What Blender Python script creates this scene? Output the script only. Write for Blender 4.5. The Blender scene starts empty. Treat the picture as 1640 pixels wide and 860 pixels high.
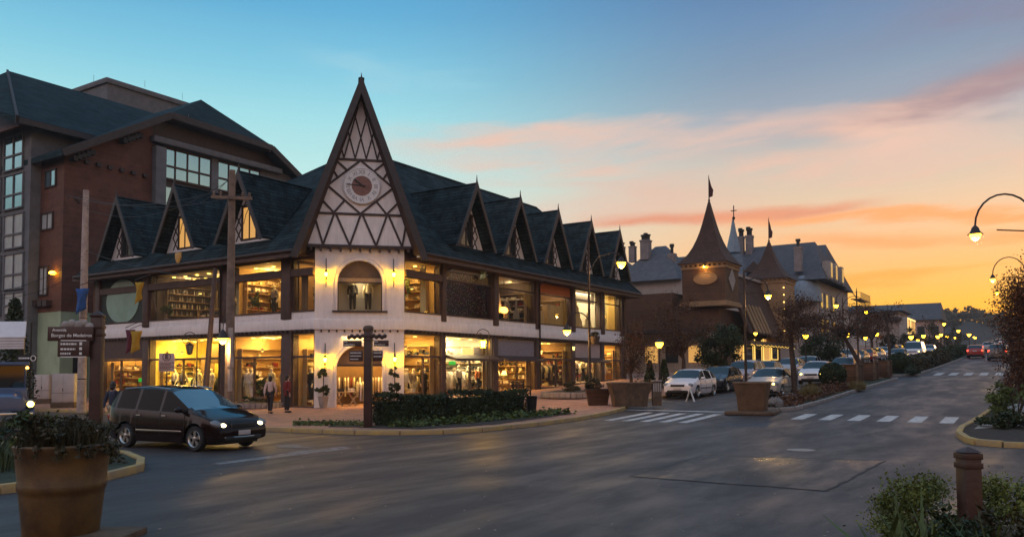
import bpy, bmesh, math, random
from mathutils import Vector, Matrix
S = bpy.context.scene
COL = S.collection
PI = math.pi
rnd = random.Random(7)

# ---------------------------------------------------------------- camera model (used to survey positions)
F, PITCH, ROLL, CX, CY = 1299.1, math.radians(3), math.radians(.3), 820., 526.8
CAM = (-28.375, -26.712, 2.0)
FW = (.8413, .5406); RT = (.5406, -.8413)
def h(x):
    """height of the street surface: level at the crossing, then rising along the avenue"""
    if x < -10.4: return 0.
    if x < 5: return .00125*(x+10.4)**2
    r = .00125*15.4**2
    if x < 20: return r+.0385*(x-5)
    r += .0385*15
    if x < 150: return r+.042*(x-20)
    r += .042*130
    if x < 230:
        u = x-150
        return r+.042*u-.042/160*u*u
    return r+.042*40
def ray(px, py):
    u = px-CX; v = CY-py
    c, s = math.cos(ROLL), math.sin(ROLL)
    u, v = u*c+v*s, -u*s+v*c
    cp, sp = math.cos(PITCH), math.sin(PITCH)
    f = F*cp-v*sp; z = F*sp+v*cp
    return FW[0]*f+RT[0]*u, FW[1]*f+RT[1]*u, z
def dpt(px, py, D):
    dx, dy, dz = ray(px, py); k = D/(dx*FW[0]+dy*FW[1])
    return Vector((CAM[0]+dx*k, CAM[1]+dy*k, CAM[2]+dz*k))
def onx(px, py, X):
    dx, dy, dz = ray(px, py); k = (X-CAM[0])/dx
    return Vector((X, CAM[1]+dy*k, CAM[2]+dz*k))
def ony(px, py, Y):
    dx, dy, dz = ray(px, py); k = (Y-CAM[1])/dy
    return Vector((CAM[0]+dx*k, Y, CAM[2]+dz*k))
def gp(px, py, o=0.):
    dx, dy, dz = ray(px, py); L = math.hypot(dx, dy); d = 1.
    while d < 900:
        k = d/L; x = CAM[0]+dx*k
        if CAM[2]+dz*k-h(x)-o < 0: break
        d += .02+d*.0005
    return Vector((x, CAM[1]+dy*k, h(x)+o))

# ---------------------------------------------------------------- mesh builder
class MB:
    def __init__(s): s.v = []; s.f = []; s.m = []; s.T = None; s.mi = 0
    def add(s, vs, fs):
        b = len(s.v)
        for p in vs:
            p = Vector(p)
            s.v.append(s.T @ p if s.T is not None else p)
        for f in fs:
            s.f.append([i+b for i in f]); s.m.append(s.mi)
        return s
    def box(s, x0, x1, y0, y1, z0, z1):
        s.add([(x0,y0,z0),(x1,y0,z0),(x1,y1,z0),(x0,y1,z0),(x0,y0,z1),(x1,y0,z1),(x1,y1,z1),(x0,y1,z1)],
              [(0,3,2,1),(4,5,6,7),(0,1,5,4),(1,2,6,5),(2,3,7,6),(3,0,4,7)]); return s
    def cbox(s, c, sz, rz=0., rx=0., ry=0.):
        R = Matrix.Rotation(rz,3,'Z') @ Matrix.Rotation(ry,3,'Y') @ Matrix.Rotation(rx,3,'X'); c = Vector(c)
        vs = [c+R @ Vector((a*sz[0]/2, b*sz[1]/2, d*sz[2]/2)) for d in (-1,1) for a,b in ((-1,-1),(1,-1),(1,1),(-1,1))]
        s.add(vs, [(0,3,2,1),(4,5,6,7),(0,1,5,4),(1,2,6,5),(2,3,7,6),(3,0,4,7)]); return s
    def prism(s, pts, off):
        """closed polygon (3d points) extruded by the vector off"""
        n = len(pts); off = Vector(off)
        vs = [Vector(p) for p in pts]+[Vector(p)+off for p in pts]
        s.add(vs, [list(range(n))[::-1], list(range(n, 2*n))]+[(i,(i+1)%n,(i+1)%n+n,i+n) for i in range(n)]); return s
    def poly(s, pts): s.add(pts, [list(range(len(pts)))]); return s
    def bar(s, a, b, w, d=None, up=(0,0,1)):
        """rectangular bar from a to b, w wide, d deep along up"""
        a = Vector(a); b = Vector(b); t = (b-a).normalized(); u = Vector(up)
        if abs(t.dot(u)) > .98: u = Vector((1,0,0))
        sx = t.cross(u).normalized(); u = sx.cross(t).normalized(); d = w if d is None else d
        q = [sx*(i*w/2)+u*(j*d/2) for i,j in ((-1,-1),(1,-1),(1,1),(-1,1))]
        s.add([a+x for x in q]+[b+x for x in q], [(0,3,2,1),(4,5,6,7),(0,1,5,4),(1,2,6,5),(2,3,7,6),(3,0,4,7)]); return s
    def tube(s, pts, r, n=8, cap=True):
        pts = [Vector(p) for p in pts]; rs = r if isinstance(r,(list,tuple)) else [r]*len(pts)
        b = len(s.v); vs = []; fs = []
        t0 = (pts[1]-pts[0]).normalized(); u = Vector((0,0,1)) if abs(t0.z) < .9 else Vector((1,0,0))
        u = (u-t0*u.dot(t0)).normalized()
        for i,p in enumerate(pts):
            t = (pts[min(i+1,len(pts)-1)]-pts[max(i-1,0)]).normalized()
            u = (u-t*u.dot(t)).normalized(); w = t.cross(u)
            for k in range(n):
                a = 2*PI*k/n; vs.append(p+(u*math.cos(a)+w*math.sin(a))*rs[i])
        for i in range(len(pts)-1):
            for k in range(n):
                fs.append((i*n+k, i*n+(k+1)%n, (i+1)*n+(k+1)%n, (i+1)*n+k))
        if cap: fs.append(list(range(n))[::-1]); fs.append([(len(pts)-1)*n+k for k in range(n)])
        s.add(vs, fs); return s
    def lathe(s, prof, n=20, c=(0,0,0), sx=1., sy=1., cap=True):
        """prof: list of (radius, z)"""
        vs = []; fs = []; c = Vector(c)
        for r,z in prof:
            for k in range(n):
                a = 2*PI*(k+.5)/n; vs.append(c+Vector((r*sx*math.cos(a), r*sy*math.sin(a), z)))
        for i in range(len(prof)-1):
            for k in range(n): fs.append((i*n+k, i*n+(k+1)%n, (i+1)*n+(k+1)%n, (i+1)*n+k))
        if cap: fs.append(list(range(n))[::-1]); fs.append([(len(prof)-1)*n+k for k in range(n)])
        s.add(vs, fs); return s
    def ball(s, c, r, n=12, m=8):
        r = (r,r,r) if not isinstance(r,(tuple,list)) else r
        prof = [(max(.001,math.sin(PI*i/m)), -math.cos(PI*i/m)) for i in range(m+1)]
        vs = []; fs = []
        for a,z in prof:
            for k in range(n):
                t = 2*PI*k/n; vs.append((c[0]+r[0]*a*math.cos(t), c[1]+r[1]*a*math.sin(t), c[2]+r[2]*z))
        for i in range(m):
            for k in range(n): fs.append((i*n+k, i*n+(k+1)%n, (i+1)*n+(k+1)%n, (i+1)*n+k))
        s.add(vs, fs); return s
    # facade-frame helpers: fr = (origin, along, outward)
    def fpoly(s, fr, pts, d0, d1):
        O,U,N = fr
        s.prism([O+U*u+N*d0+Vector((0,0,z)) for u,z in pts], N*(d1-d0)); return s
    def fbox(s, fr, u0, u1, z0, z1, d0, d1): return s.fpoly(fr, [(u0,z0),(u1,z0),(u1,z1),(u0,z1)], d0, d1)
    def fquad(s, fr, u0, u1, z0, z1, d):
        O,U,Nn = fr; return s.poly([O+U*u+Nn*d+Vector((0,0,z)) for u,z in ((u0,z0),(u1,z0),(u1,z1),(u0,z1))])
    def fbar(s, fr, a, b, w, d0, d1):
        a = Vector(a); b = Vector(b); t = (b-a).normalized(); n = Vector((-t[1],t[0]))*w/2
        return s.fpoly(fr, [a-n, b-n, b+n, a+n], d0, d1)
    def leaves(s, c, r, n, size, rg, shell=.6, clumps=0, flat=0., asp=1.8, ground=None):
        cs = []
        for i in range(clumps):
            d = Vector((rg.gauss(0,1), rg.gauss(0,1), rg.gauss(0,1))).normalized()*rg.uniform(shell,1.)
            cs.append((d, rg.uniform(.16,.34)))
        for i in range(n):
            if cs:
                d0,cr = cs[int(rg.random()*len(cs))]
                d = d0+Vector((rg.gauss(0,1), rg.gauss(0,1), rg.gauss(0,1)))*cr*.55
            else:
                d = Vector((rg.gauss(0,1), rg.gauss(0,1), rg.gauss(0,1))).normalized()*(rg.uniform(shell,1.) if rg.random()<.8 else rg.random())
            p = Vector((c[0]+d.x*r[0], c[1]+d.y*r[1], c[2]+d.z*r[2]))
            if ground is not None and p.z < ground: p.z = ground+rg.random()*.05
            a = Vector((rg.gauss(0,1), rg.gauss(0,1), rg.gauss(0,1)*(1-flat))).normalized()
            b = a.cross(Vector((rg.gauss(0,1), rg.gauss(0,1), rg.gauss(0,1)))).normalized()
            sz = size*rg.uniform(.6,1.4)
            s.add([p-a*sz*asp/2, p+b*sz/2, p+a*sz*asp/2, p-b*sz/2], [(0,1,2,3)])
        return s
    def blades(s, c, r, n, L, w, rg, lean=.5, base_r=1.):
        """grass-like blades in an ellipse round c"""
        for i in range(n):
            q = math.sqrt(rg.random()); t = rg.random()*2*PI
            p = Vector((c[0]+r[0]*q*math.cos(t), c[1]+r[1]*q*math.sin(t), c[2]))
            a = rg.random()*2*PI; ln = rg.uniform(0,lean); l = L*rg.uniform(.5,1.15)
            o = Vector((math.cos(a)*ln, math.sin(a)*ln, 1)).normalized()
            o2 = Vector((math.cos(a)*ln*2.2, math.sin(a)*ln*2.2, .75)).normalized()
            sd = Vector((-math.sin(a), math.cos(a), 0))*w*rg.uniform(.6,1.2)
            m = p+o*l*.55; e = m+o2*l*.45
            s.add([p-sd, p+sd, m+sd*.8, m-sd*.8, e], [(0,1,2,3),(3,2,4)])
        return s
    def build(s, name, mats, parent=None, smooth=None, bevel=0., label=None, kind=None):
        me = bpy.data.meshes.new(name)
        me.from_pydata([tuple(p) for p in s.v], [], s.f)
        mats = mats if isinstance(mats,(list,tuple)) else [mats]
        for m in mats: me.materials.append(m)
        if len(mats) > 1: me.polygons.foreach_set('material_index', s.m)
        if smooth is not False:
            bm = bmesh.new(); bm.from_mesh(me)
            if len(bm.verts) < 60000: bmesh.ops.recalc_face_normals(bm, faces=bm.faces)
            if bevel:
                bmesh.ops.bevel(bm, geom=[e for e in bm.edges if e.is_manifold and e.calc_face_angle(0) > .6], offset=bevel, segments=2, affect='EDGES', profile=.5, clamp_overlap=True)
            if smooth is not None or bevel:
                ang = math.radians(smooth if smooth else 35)
                for f in bm.faces: f.smooth = True
                for e in bm.edges:
                    if e.is_manifold and e.calc_face_angle(0) > ang: e.smooth = False
            bm.to_mesh(me); bm.free()
        o = bpy.data.objects.new(name, me); COL.objects.link(o)
        if parent is not None: o.parent = parent
        if label: o['label'] = label
        if kind: o['kind'] = kind
        return o

def tag(o, label, cat, group=None, kind=None):
    o['label'] = label; o['category'] = cat
    if group: o['group'] = group
    if kind: o['kind'] = kind
    return o
def thing(name, label, cat, loc=(0,0,0), rz=0., group=None):
    o = bpy.data.objects.new(name, None); COL.objects.link(o)
    o.location = loc; o.rotation_euler = (0,0,rz); o.empty_display_size = .2
    return tag(o, label, cat, group)
def kids(o): return [c for c in bpy.data.objects if c.parent == o]
KID = {}
def tree_of(o):
    if o.name not in KID: KID[o.name] = [(c, kids(c)) for c in kids(o)]
    return KID[o.name]
def dup(root, label, loc, rz=0., group=None, paint=None, scale=None, swap=None):
    """a copy of a thing, its parts and sub-parts, sharing mesh data; swap = {material: other material}"""
    t = tree_of(root)
    r = root.copy(); COL.objects.link(r); r.location = loc; r.rotation_euler = (0,0,rz); r['label'] = label
    if group: r['group'] = group
    if scale: r.scale = (scale,)*3 if not isinstance(scale,(tuple,list)) else scale
    def cp(o, par):
        c = o.copy(); COL.objects.link(c); c.parent = par
        if swap:
            for i,sl in enumerate(c.material_slots):
                if sl.material in swap:
                    m = swap[sl.material]; c.material_slots[i].link = 'OBJECT'; c.material_slots[i].material = m
        return c
    for ch,g in t:
        c = cp(ch, r)
        for q in g: cp(q, c)
    return r
def struct(o, label=None, cat=None):
    o['kind'] = 'structure'
    if label: o['label'] = label
    if cat: o['category'] = cat
    return o
def font_mesh(txt, size, bold=0.):
    cu = bpy.data.curves.new('t','FONT'); cu.body = txt; cu.size = size; cu.align_x = 'CENTER'; cu.align_y = 'CENTER'; cu.offset = bold
    o = bpy.data.objects.new('t', cu); COL.objects.link(o)
    dg = bpy.context.evaluated_depsgraph_get(); dg.update()
    e = o.evaluated_get(dg); me = e.to_mesh()
    vs = [v.co.copy() for v in me.vertices]; fs = [list(p.vertices) for p in me.polygons]
    e.to_mesh_clear(); bpy.data.objects.remove(o); bpy.data.curves.remove(cu)
    return vs, fs
def put_text(mb, txt, size, M, bold=0., left=False):
    vs, fs = font_mesh(txt, size, bold)
    if left and vs:
        x0 = min(v.x for v in vs); vs = [v-Vector((x0,0,0)) for v in vs]
    mb.add([M @ v for v in vs], fs)
def frameM(o, x, y):
    """matrix whose local x,y are the 3d vectors x,y at origin o"""
    x = Vector(x).normalized(); y = Vector(y).normalized(); z = x.cross(y)
    return Matrix(((x.x,y.x,z.x,o[0]),(x.y,y.y,z.y,o[1]),(x.z,y.z,z.z,o[2]),(0,0,0,1)))
def skin(name, vs, es, rs, mat, parent, sub=1):
    me = bpy.data.meshes.new(name); me.from_pydata(vs, es, [])
    o = bpy.data.objects.new(name, me); COL.objects.link(o)
    o.modifiers.new('s','SKIN'); sm = o.modifiers.new('d','SUBSURF'); sm.levels = sub; sm.render_levels = sub
    for i,r in enumerate(rs):
        q = me.skin_vertices[0].data[i]; q.radius = (r,r) if not isinstance(r,tuple) else r; q.use_root = (i == 0)
    dg = bpy.context.evaluated_depsgraph_get(); dg.update()
    m2 = bpy.data.meshes.new_from_object(o.evaluated_get(dg))
    bpy.data.objects.remove(o); bpy.data.meshes.remove(me)
    m2.name = name; m2.materials.clear(); m2.materials.append(mat)
    for p in m2.polygons: p.use_smooth = True
    o = bpy.data.objects.new(name, m2); COL.objects.link(o); o.parent = parent
    return o

# ---------------------------------------------------------------- materials
def newmat(name):
    m = bpy.data.materials.new(name); m.use_nodes = True
    nt = m.node_tree; return m, nt, nt.nodes['Principled BSDF']
def N(nt, t, **kw):
    n = nt.nodes.new(t)
    for k,v in kw.items():
        if k in n.inputs: n.inputs[k].default_value = v
        else: setattr(n, k, v)
    return n
def mat(name, col, rough=.7, var=.25, scale=3., bump=0., bscale=None, metal=0., spec=.5, coat=0., col2=None, detail=6):
    m, nt, b = newmat(name); L = nt.links.new
    tc = N(nt,'ShaderNodeTexCoord'); nz = N(nt,'ShaderNodeTexNoise'); nz.inputs['Scale'].default_value = scale; nz.inputs['Detail'].default_value = detail; nz.inputs['Roughness'].default_value = .65
    L(tc.outputs['Object'], nz.inputs['Vector'])
    cr = N(nt,'ShaderNodeValToRGB'); L(nz.outputs['Fac'], cr.inputs['Fac'])
    c2 = col2 or tuple(c*(1-var) for c in col); c1 = col if col2 else tuple(min(1,c*(1+var*.6)) for c in col)
    cr.color_ramp.elements[0].position = .33; cr.color_ramp.elements[1].position = .67
    cr.color_ramp.elements[0].color = (*c2,1); cr.color_ramp.elements[1].color = (*c1,1)
    L(cr.outputs['Color'], b.inputs['Base Color'])
    b.inputs['Roughness'].default_value = rough; b.inputs['Metallic'].default_value = metal
    b.inputs['Specular IOR Level'].default_value = spec; b.inputs['Coat Weight'].default_value = coat
    if bump:
        n2 = N(nt,'ShaderNodeTexNoise'); n2.inputs['Scale'].default_value = bscale or scale*6; n2.inputs['Detail'].default_value = 5
        L(tc.outputs['Object'], n2.inputs['Vector'])
        bp = N(nt,'ShaderNodeBump'); bp.inputs['Strength'].default_value = bump; bp.inputs['Distance'].default_value = .02
        L(n2.outputs['Fac'], bp.inputs['Height']); L(bp.outputs['Normal'], b.inputs['Normal'])
    return m
def emit(name, col, st, base=(.8,.8,.8)):
    m, nt, b = newmat(name); b.inputs['Base Color'].default_value = (*base,1)
    b.inputs['Emission Color'].default_value = (*col,1); b.inputs['Emission Strength'].default_value = st
    return m
def course(name, c1, c2, cm, bw, rh, mortar=.012, rough=.75, bump=.5, ax='xyz', var=.35, offset=.5, spec=.3):
    """rows of boards, shingles, tiles or pavers; rows stacked along the second axis"""
    m, nt, b = newmat(name); L = nt.links.new
    tc = N(nt,'ShaderNodeTexCoord'); sp = N(nt,'ShaderNodeSeparateXYZ'); L(tc.outputs['Object'], sp.inputs[0])
    cb = N(nt,'ShaderNodeCombineXYZ')
    if ax == 'wall':
        ad = N(nt,'ShaderNodeMath'); ad.operation = 'ADD'; L(sp.outputs['X'], ad.inputs[0]); L(sp.outputs['Y'], ad.inputs[1])
        L(ad.outputs[0], cb.inputs['X']); L(sp.outputs['Z'], cb.inputs['Y'])
    else:
        L(sp.outputs['X'], cb.inputs['X']); L(sp.outputs['Y'], cb.inputs['Y'])
    br = N(nt,'ShaderNodeTexBrick'); L(cb.outputs[0], br.inputs['Vector'])
    br.inputs['Scale'].default_value = 1.; br.inputs['Brick Width'].default_value = bw; br.inputs['Row Height'].default_value = rh
    br.inputs['Mortar Size'].default_value = mortar; br.inputs['Mortar Smooth'].default_value = .3; br.offset = offset
    br.inputs['Color1'].default_value = (*c1,1); br.inputs['Color2'].default_value = (*c2,1); br.inputs['Mortar'].default_value = (*cm,1)
    nz = N(nt,'ShaderNodeTexNoise'); nz.inputs['Scale'].default_value = 1.3; nz.inputs['Detail'].default_value = 7; nz.inputs['Roughness'].default_value = .7; L(tc.outputs['Object'], nz.inputs['Vector'])
    mp = N(nt,'ShaderNodeMapRange'); L(nz.outputs['Fac'], mp.inputs['Value']); mp.inputs['From Min'].default_value = .3; mp.inputs['From Max'].default_value = .7
    mp.inputs['To Min'].default_value = 1-var; mp.inputs['To Max'].default_value = 1+var
    mx = N(nt,'ShaderNodeVectorMath'); mx.operation = 'SCALE'; L(br.outputs['Color'], mx.inputs[0]); L(mp.outputs[0], mx.inputs['Scale'])
    L(mx.outputs[0], b.inputs['Base Color']); b.inputs['Roughness'].default_value = rough; b.inputs['Specular IOR Level'].default_value = spec
    bp = N(nt,'ShaderNodeBump'); bp.inputs['Strength'].default_value = bump; bp.inputs['Distance'].default_value = .03; bp.invert = True
    L(br.outputs['Fac'], bp.inputs['Height']); L(bp.outputs['Normal'], b.inputs['Normal'])
    return m
def glass(name, tint=(.85,.85,.8), refl=1.):
    m, nt, b = newmat(name); nt.nodes.remove(b); L = nt.links.new
    out = nt.nodes['Material Output']; tr = N(nt,'ShaderNodeBsdfTransparent'); tr.inputs[0].default_value = (*tint,1)
    gl = N(nt,'ShaderNodeBsdfGlossy'); gl.inputs['Roughness'].default_value = .02; gl.inputs[0].default_value = (refl,)*3+(1,)
    lw = N(nt,'ShaderNodeLayerWeight'); lw.inputs['Blend'].default_value = .5
    pw = N(nt,'ShaderNodeMath'); pw.operation = 'POWER'; L(lw.outputs['Facing'],pw.inputs[0]); pw.inputs[1].default_value = 4.5
    fr = N(nt,'ShaderNodeMath'); fr.operation = 'MULTIPLY_ADD'; L(pw.outputs[0],fr.inputs[0]); fr.inputs[1].default_value = .3; fr.inputs[2].default_value = .035
    mx = N(nt,'ShaderNodeMixShader'); L(fr.outputs[0], mx.inputs[0]); L(tr.outputs[0], mx.inputs[1]); L(gl.outputs[0], mx.inputs[2]); L(mx.outputs[0], out.inputs['Surface'])
    return m
def collage(name):
    """dark wall of small photographs"""
    m, nt, b = newmat(name); L = nt.links.new
    tc = N(nt,'ShaderNodeTexCoord'); vo = N(nt,'ShaderNodeTexVoronoi'); vo.inputs['Scale'].default_value = 4.; L(tc.outputs['Object'], vo.inputs['Vector'])
    nz = N(nt,'ShaderNodeTexNoise'); nz.inputs['Scale'].default_value = 9.; nz.inputs['Detail'].default_value = 4; L(tc.outputs['Object'], nz.inputs['Vector'])
    cr = N(nt,'ShaderNodeValToRGB'); L(nz.outputs['Fac'], cr.inputs['Fac'])
    e = cr.color_ramp.elements; e[0].position = .42; e[0].color = (.015,.01,.012,1); e[1].position = .75; e[1].color = (.5,.4,.38,1)
    q = e.new(.56); q.color = (.09,.05,.055,1)
    mx = N(nt,'ShaderNodeMix'); mx.data_type = 'RGBA'; mx.blend_type = 'OVERLAY'; mx.inputs['Factor'].default_value = .35
    L(cr.outputs['Color'], mx.inputs['A']); L(vo.outputs['Color'], mx.inputs['B']); L(mx.outputs['Result'], b.inputs['Base Color']); b.inputs['Roughness'].default_value = .6
    return m
def leafmat(name, c, c2, scale=2.):
    m = mat(name, c, .55, 0, scale, col2=c2, spec=.3); return m

m_asphalt = None
MT = {}
def mk():
    g = MT
    g['white'] = mat('white_render', (.84,.775,.755), .8, .07, 1.2, .15, 30)
    # rain streaks and grime on the render
    nt = g['white'].node_tree; L = nt.links.new; bs = nt.nodes['Principled BSDF']; tc = N(nt,'ShaderNodeTexCoord'); mp = N(nt,'ShaderNodeMapping'); mp.inputs['Scale'].default_value = (3.2,3.2,.5); L(tc.outputs['Object'],mp.inputs['Vector'])
    nz = N(nt,'ShaderNodeTexNoise'); nz.inputs['Scale'].default_value = 1.6; nz.inputs['Detail'].default_value = 9; nz.inputs['Roughness'].default_value = .7; L(mp.outputs[0],nz.inputs['Vector'])
    mr = N(nt,'ShaderNodeMapRange'); L(nz.outputs['Fac'],mr.inputs['Value']); mr.inputs['From Min'].default_value = .3; mr.inputs['From Max'].default_value = .56; mr.inputs['To Min'].default_value = .84; mr.inputs['To Max'].default_value = 1.
    sc = N(nt,'ShaderNodeVectorMath'); sc.operation = 'SCALE'; src = bs.inputs['Base Color'].links[0].from_socket; L(src,sc.inputs[0]); L(mr.outputs[0],sc.inputs['Scale']); L(sc.outputs[0],bs.inputs['Base Color'])
    g['beam'] = mat('dark_timber', (.045,.026,.022), .6, .35, 4., .2, 20)
    g['trim'] = mat('brown_trim', (.075,.043,.037), .6, .3, 3., .2, 16)
    g['roof'] = course('dark_shingle', (.016,.030,.034), (.034,.050,.054), (.007,.012,.014), 1.15, .2, .022, .85, .9, 'wall', .75, spec=.08)
    g['roof2'] = course('teal_shingle', (.014,.034,.042), (.026,.05,.058), (.009,.018,.022), .9, .17, .016, .85, .6, 'wall', .35, spec=.08)
    g['barge'] = mat('barge_board', (.036,.026,.026), .55, .3, 3., .2, 14)
    g['wood'] = course('red_wood_board', (.15,.06,.038), (.12,.05,.032), (.055,.024,.017), 3.2, .16, .008, .65, .35, 'wall', .3)
    g['concrete'] = mat('grey_concrete', (.15,.15,.158), .85, .25, 1.5, .2, 20)
    g['concrete2'] = mat('pale_concrete', (.36,.31,.28), .85, .3, 2.5, .3, 25)
    g['green'] = mat('pale_green_render', (.34,.42,.27), .85, .15, 1., .1, 30)
    g['brown'] = course('brown_siding', (.1,.048,.026), (.12,.058,.031), (.045,.022,.012), 2.4, .13, .01, .7, .5, 'wall', .25)
    g['tan'] = course('tan_siding', (.33,.2,.1), (.36,.22,.11), (.16,.09,.05), 2.4, .14, .012, .7, .5, 'wall', .2)
    g['spire'] = course('brown_shingle', (.075,.036,.024), (.1,.048,.03), (.03,.016,.011), .35, .16, .02, .75, .6, 'wall', .3)
    g['slate'] = course('grey_slate', (.1,.1,.112), (.135,.132,.142), (.055,.055,.062), .3, .18, .015, .7, .5, 'wall', .25)
    g['slate2'] = course('dark_slate', (.085,.085,.095), (.11,.11,.12), (.05,.05,.055), .3, .2, .015, .8, .5, 'wall', .25)
    g['brick'] = course('chimney_brick', (.2,.165,.155), (.25,.2,.19), (.3,.27,.26), .24, .09, .012, .85, .4, 'wall', .25)
    g['pink'] = mat('pinkish_render', (.5,.36,.32), .85, .12, .8)
    g['cream'] = mat('cream_render', (.36,.32,.29), .85, .12, .8)
    g['beige'] = course('beige_blocks', (.36,.27,.2), (.4,.3,.22), (.26,.19,.14), 1.2, .6, .008, .85, .2, 'wall', .2)
    g['dark'] = mat('near_black', (.012,.011,.011), .6, .2, 3.)
    g['black'] = mat('black_metal', (.02,.019,.019), .45, .25, 6., metal=.3)
    g['iron'] = mat('brown_iron', (.05,.032,.026), .5, .3, 8., metal=.4)
    g['kerb'] = mat('yellow_kerb', (.5,.33,.1), .85, 0, 2.2, .4, 20, col2=(.3,.22,.14))
    g['kerbgrey'] = mat('grey_kerb', (.28,.25,.23), .85, .35, 2.2, .4, 20)
    g['soil'] = mat('soil', (.04,.028,.02), .95, .5, 6., .8, 25)
    g['paver'] = course('red_pavers', (.42,.22,.15), (.35,.18,.125), (.22,.12,.09), .22, .11, .006, .75, .3, 'xy', .3)
    g['bed'] = mat('planting_cover', (.04,.045,.018), .9, .6, 5., .9, 18)
    g['paint'] = mat('road_paint', (.62,.6,.58), .7, 0, 3.5, .2, 40, col2=(.34,.32,.31), detail=9)
    g['paintw'] = mat('worn_road_paint', (.3,.28,.27), .7, 0, 5., .2, 40, col2=(.085,.075,.072), detail=10)
    g['pot'] = mat('clay_pot', (.15,.08,.02), .55, 0, 2.2, .3, 14, col2=(.05,.023,.008), detail=9)
    g['pot2'] = mat('pale_clay_pot', (.15,.085,.042), .6, .35, 3., .3, 12)
    g['potrim'] = mat('pot_rim', (.2,.1,.04), .5, .3, 3.)
    g['trough'] = mat('weathered_trough', (.12,.075,.045), .8, .5, 4., .4, 14)
    g['timber'] = course('planter_boards', (.085,.042,.022), (.105,.052,.028), (.035,.018,.011), 3., .19, .012, .7, .4, 'wall', .3)
    g['post'] = mat('stained_post', (.052,.02,.012), .5, .35, 3., .25, 16)
    g['pole'] = mat('utility_pole', (.46,.36,.31), .85, .35, 3., .4, 14)
    g['poleW'] = mat('wood_pole', (.22,.15,.11), .85, .4, 3., .5, 14)
    g['bark'] = mat('bark', (.07,.045,.032), .9, .45, 7., .8, 18)
    g['steel'] = mat('cabinet_paint', (.5,.44,.42), .5, .12, 2.)
    g['rubber'] = mat('tyre_rubber', (.018,.018,.018), .8, .2, 8.)
    g['rim'] = mat('alloy', (.55,.53,.5), .3, .1, 5., metal=.9)
    g['chrome'] = mat('chrome_trim', (.6,.58,.55), .15, .05, 5., metal=1.)
    g['cglass'] = mat('car_glass', (.010,.014,.016), .04, .1, 3., spec=.9)
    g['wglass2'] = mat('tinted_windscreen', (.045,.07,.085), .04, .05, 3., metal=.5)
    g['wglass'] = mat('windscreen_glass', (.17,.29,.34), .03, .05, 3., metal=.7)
    g['sglass'] = mat('tinted_side_glass', (.008,.009,.009), .05, .1, 3., spec=.07)
    g['lens'] = mat('lamp_lens', (.17,.17,.17), .1, .1, 8., spec=.8)
    g['signb'] = mat('brown_sign', (.06,.024,.016), .5, .2, 3.)
    g['signw'] = mat('sign_white', (.8,.78,.74), .6, .05, 3.)
    g['signp'] = mat('parking_sign_plate', (.62,.42,.36), .6, .12, 4.)
    g['ink'] = mat('sign_ink', (.08,.02,.02), .6, .05, 3.)
    g['hand'] = mat('clock_hand', (.02,.012,.01), .5, .1, 3.)
    g['clockc'] = mat('clock_copper', (.22,.1,.08), .5, .3, 6.)
    g['clockf'] = mat('clock_face', (.74,.73,.73), .5, .06, 4.)
    g['numer'] = mat('clock_numeral', (.3,.3,.32), .5, .05, 3.)
    g['glass'] = glass('shop_glass')
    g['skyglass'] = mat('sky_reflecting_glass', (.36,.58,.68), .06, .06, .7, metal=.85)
    g['darkglass'] = mat('dim_glass', (.03,.035,.035), .05, .2, .7, spec=.9)
    g['curtain'] = mat('curtained_window', (.42,.43,.42), .35, .2, 1.2, spec=.6)
    g['teal'] = mat('oval_glass', (.2,.36,.31), .12, .2, .7, spec=.8)
    g['wall_y'] = mat('shop_wall_ochre', (.5,.33,.13), .7, .12, 1.5)
    g['wall_g'] = mat('shop_wall_gold', (.78,.6,.16), .7, .1, 1.5)
    g['wall_w'] = mat('shop_wall_white', (.52,.48,.4), .7, .08, 1.5)
    g['wall_d'] = mat('shop_wall_dark', (.13,.085,.055), .7, .3, 1.5)
    g['wall_b'] = mat('shop_wall_brown', (.22,.125,.06), .7, .2, 1.5)
    g['floor_i'] = mat('shop_floor', (.4,.28,.16), .35, .2, 2.)
    g['ceil_i'] = mat('shop_ceiling', (.72,.6,.42), .8, .06, 1.)
    g['ply'] = mat('shop_board', (.45,.3,.15), .6, .2, 3.)
    g['lampw'] = emit('warm_lamp', (1.,.47,.004), 210.)
    g['lampst'] = emit('street_lamp_glow', (1.,.5,.016), 20.)
    g['lampsm'] = emit('far_lamp_glow', (1.,.5,.02), 14.)
    g['down'] = emit('ceiling_lamp', (1.,.7,.12), 7.)
    g['tubew'] = emit('bright_tube', (1.,.75,.2), 4.)
    g['head'] = emit('lit_headlamp', (1.,.7,.1), 9.)
    g['headw'] = emit('lit_headlamp_white', (1.,.82,.4), 5.)
    g['tail'] = emit('lit_tail_lamp', (1.,.06,.03), 5., (.4,.02,.02))
    g['taild'] = mat('tail_lens', (.28,.012,.012), .2, .1, 6., spec=.7)
    g['amber'] = emit('amber_lamp', (1.,.4,.05), 8.)
    g['win'] = emit('lit_window', (1.,.5,.12), .6, (.2,.14,.08))
    g['shade'] = emit('lamp_shade_lit', (1.,.68,.14), 3.)
    g['greens'] = emit('green_screen', (.05,1.,.1), .45, (.02,.1,.02))
    g['fairy'] = emit('fairy_light', (1.,.6,.1), 5.)
    g['strip'] = emit('window_light_strip', (1.,.62,.12), 1.3)
    g['collage'] = collage('photo_wall')
    g['leafd'] = leafmat('dark_leaf', (.04,.06,.018), (.013,.021,.008))
    g['leafg'] = leafmat('green_leaf', (.1,.14,.026), (.025,.038,.012))
    g['leafy'] = leafmat('yellowish_leaf', (.2,.22,.04), (.055,.075,.018))
    g['leafr'] = leafmat('rust_leaf', (.13,.052,.022), (.045,.022,.012))
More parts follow.
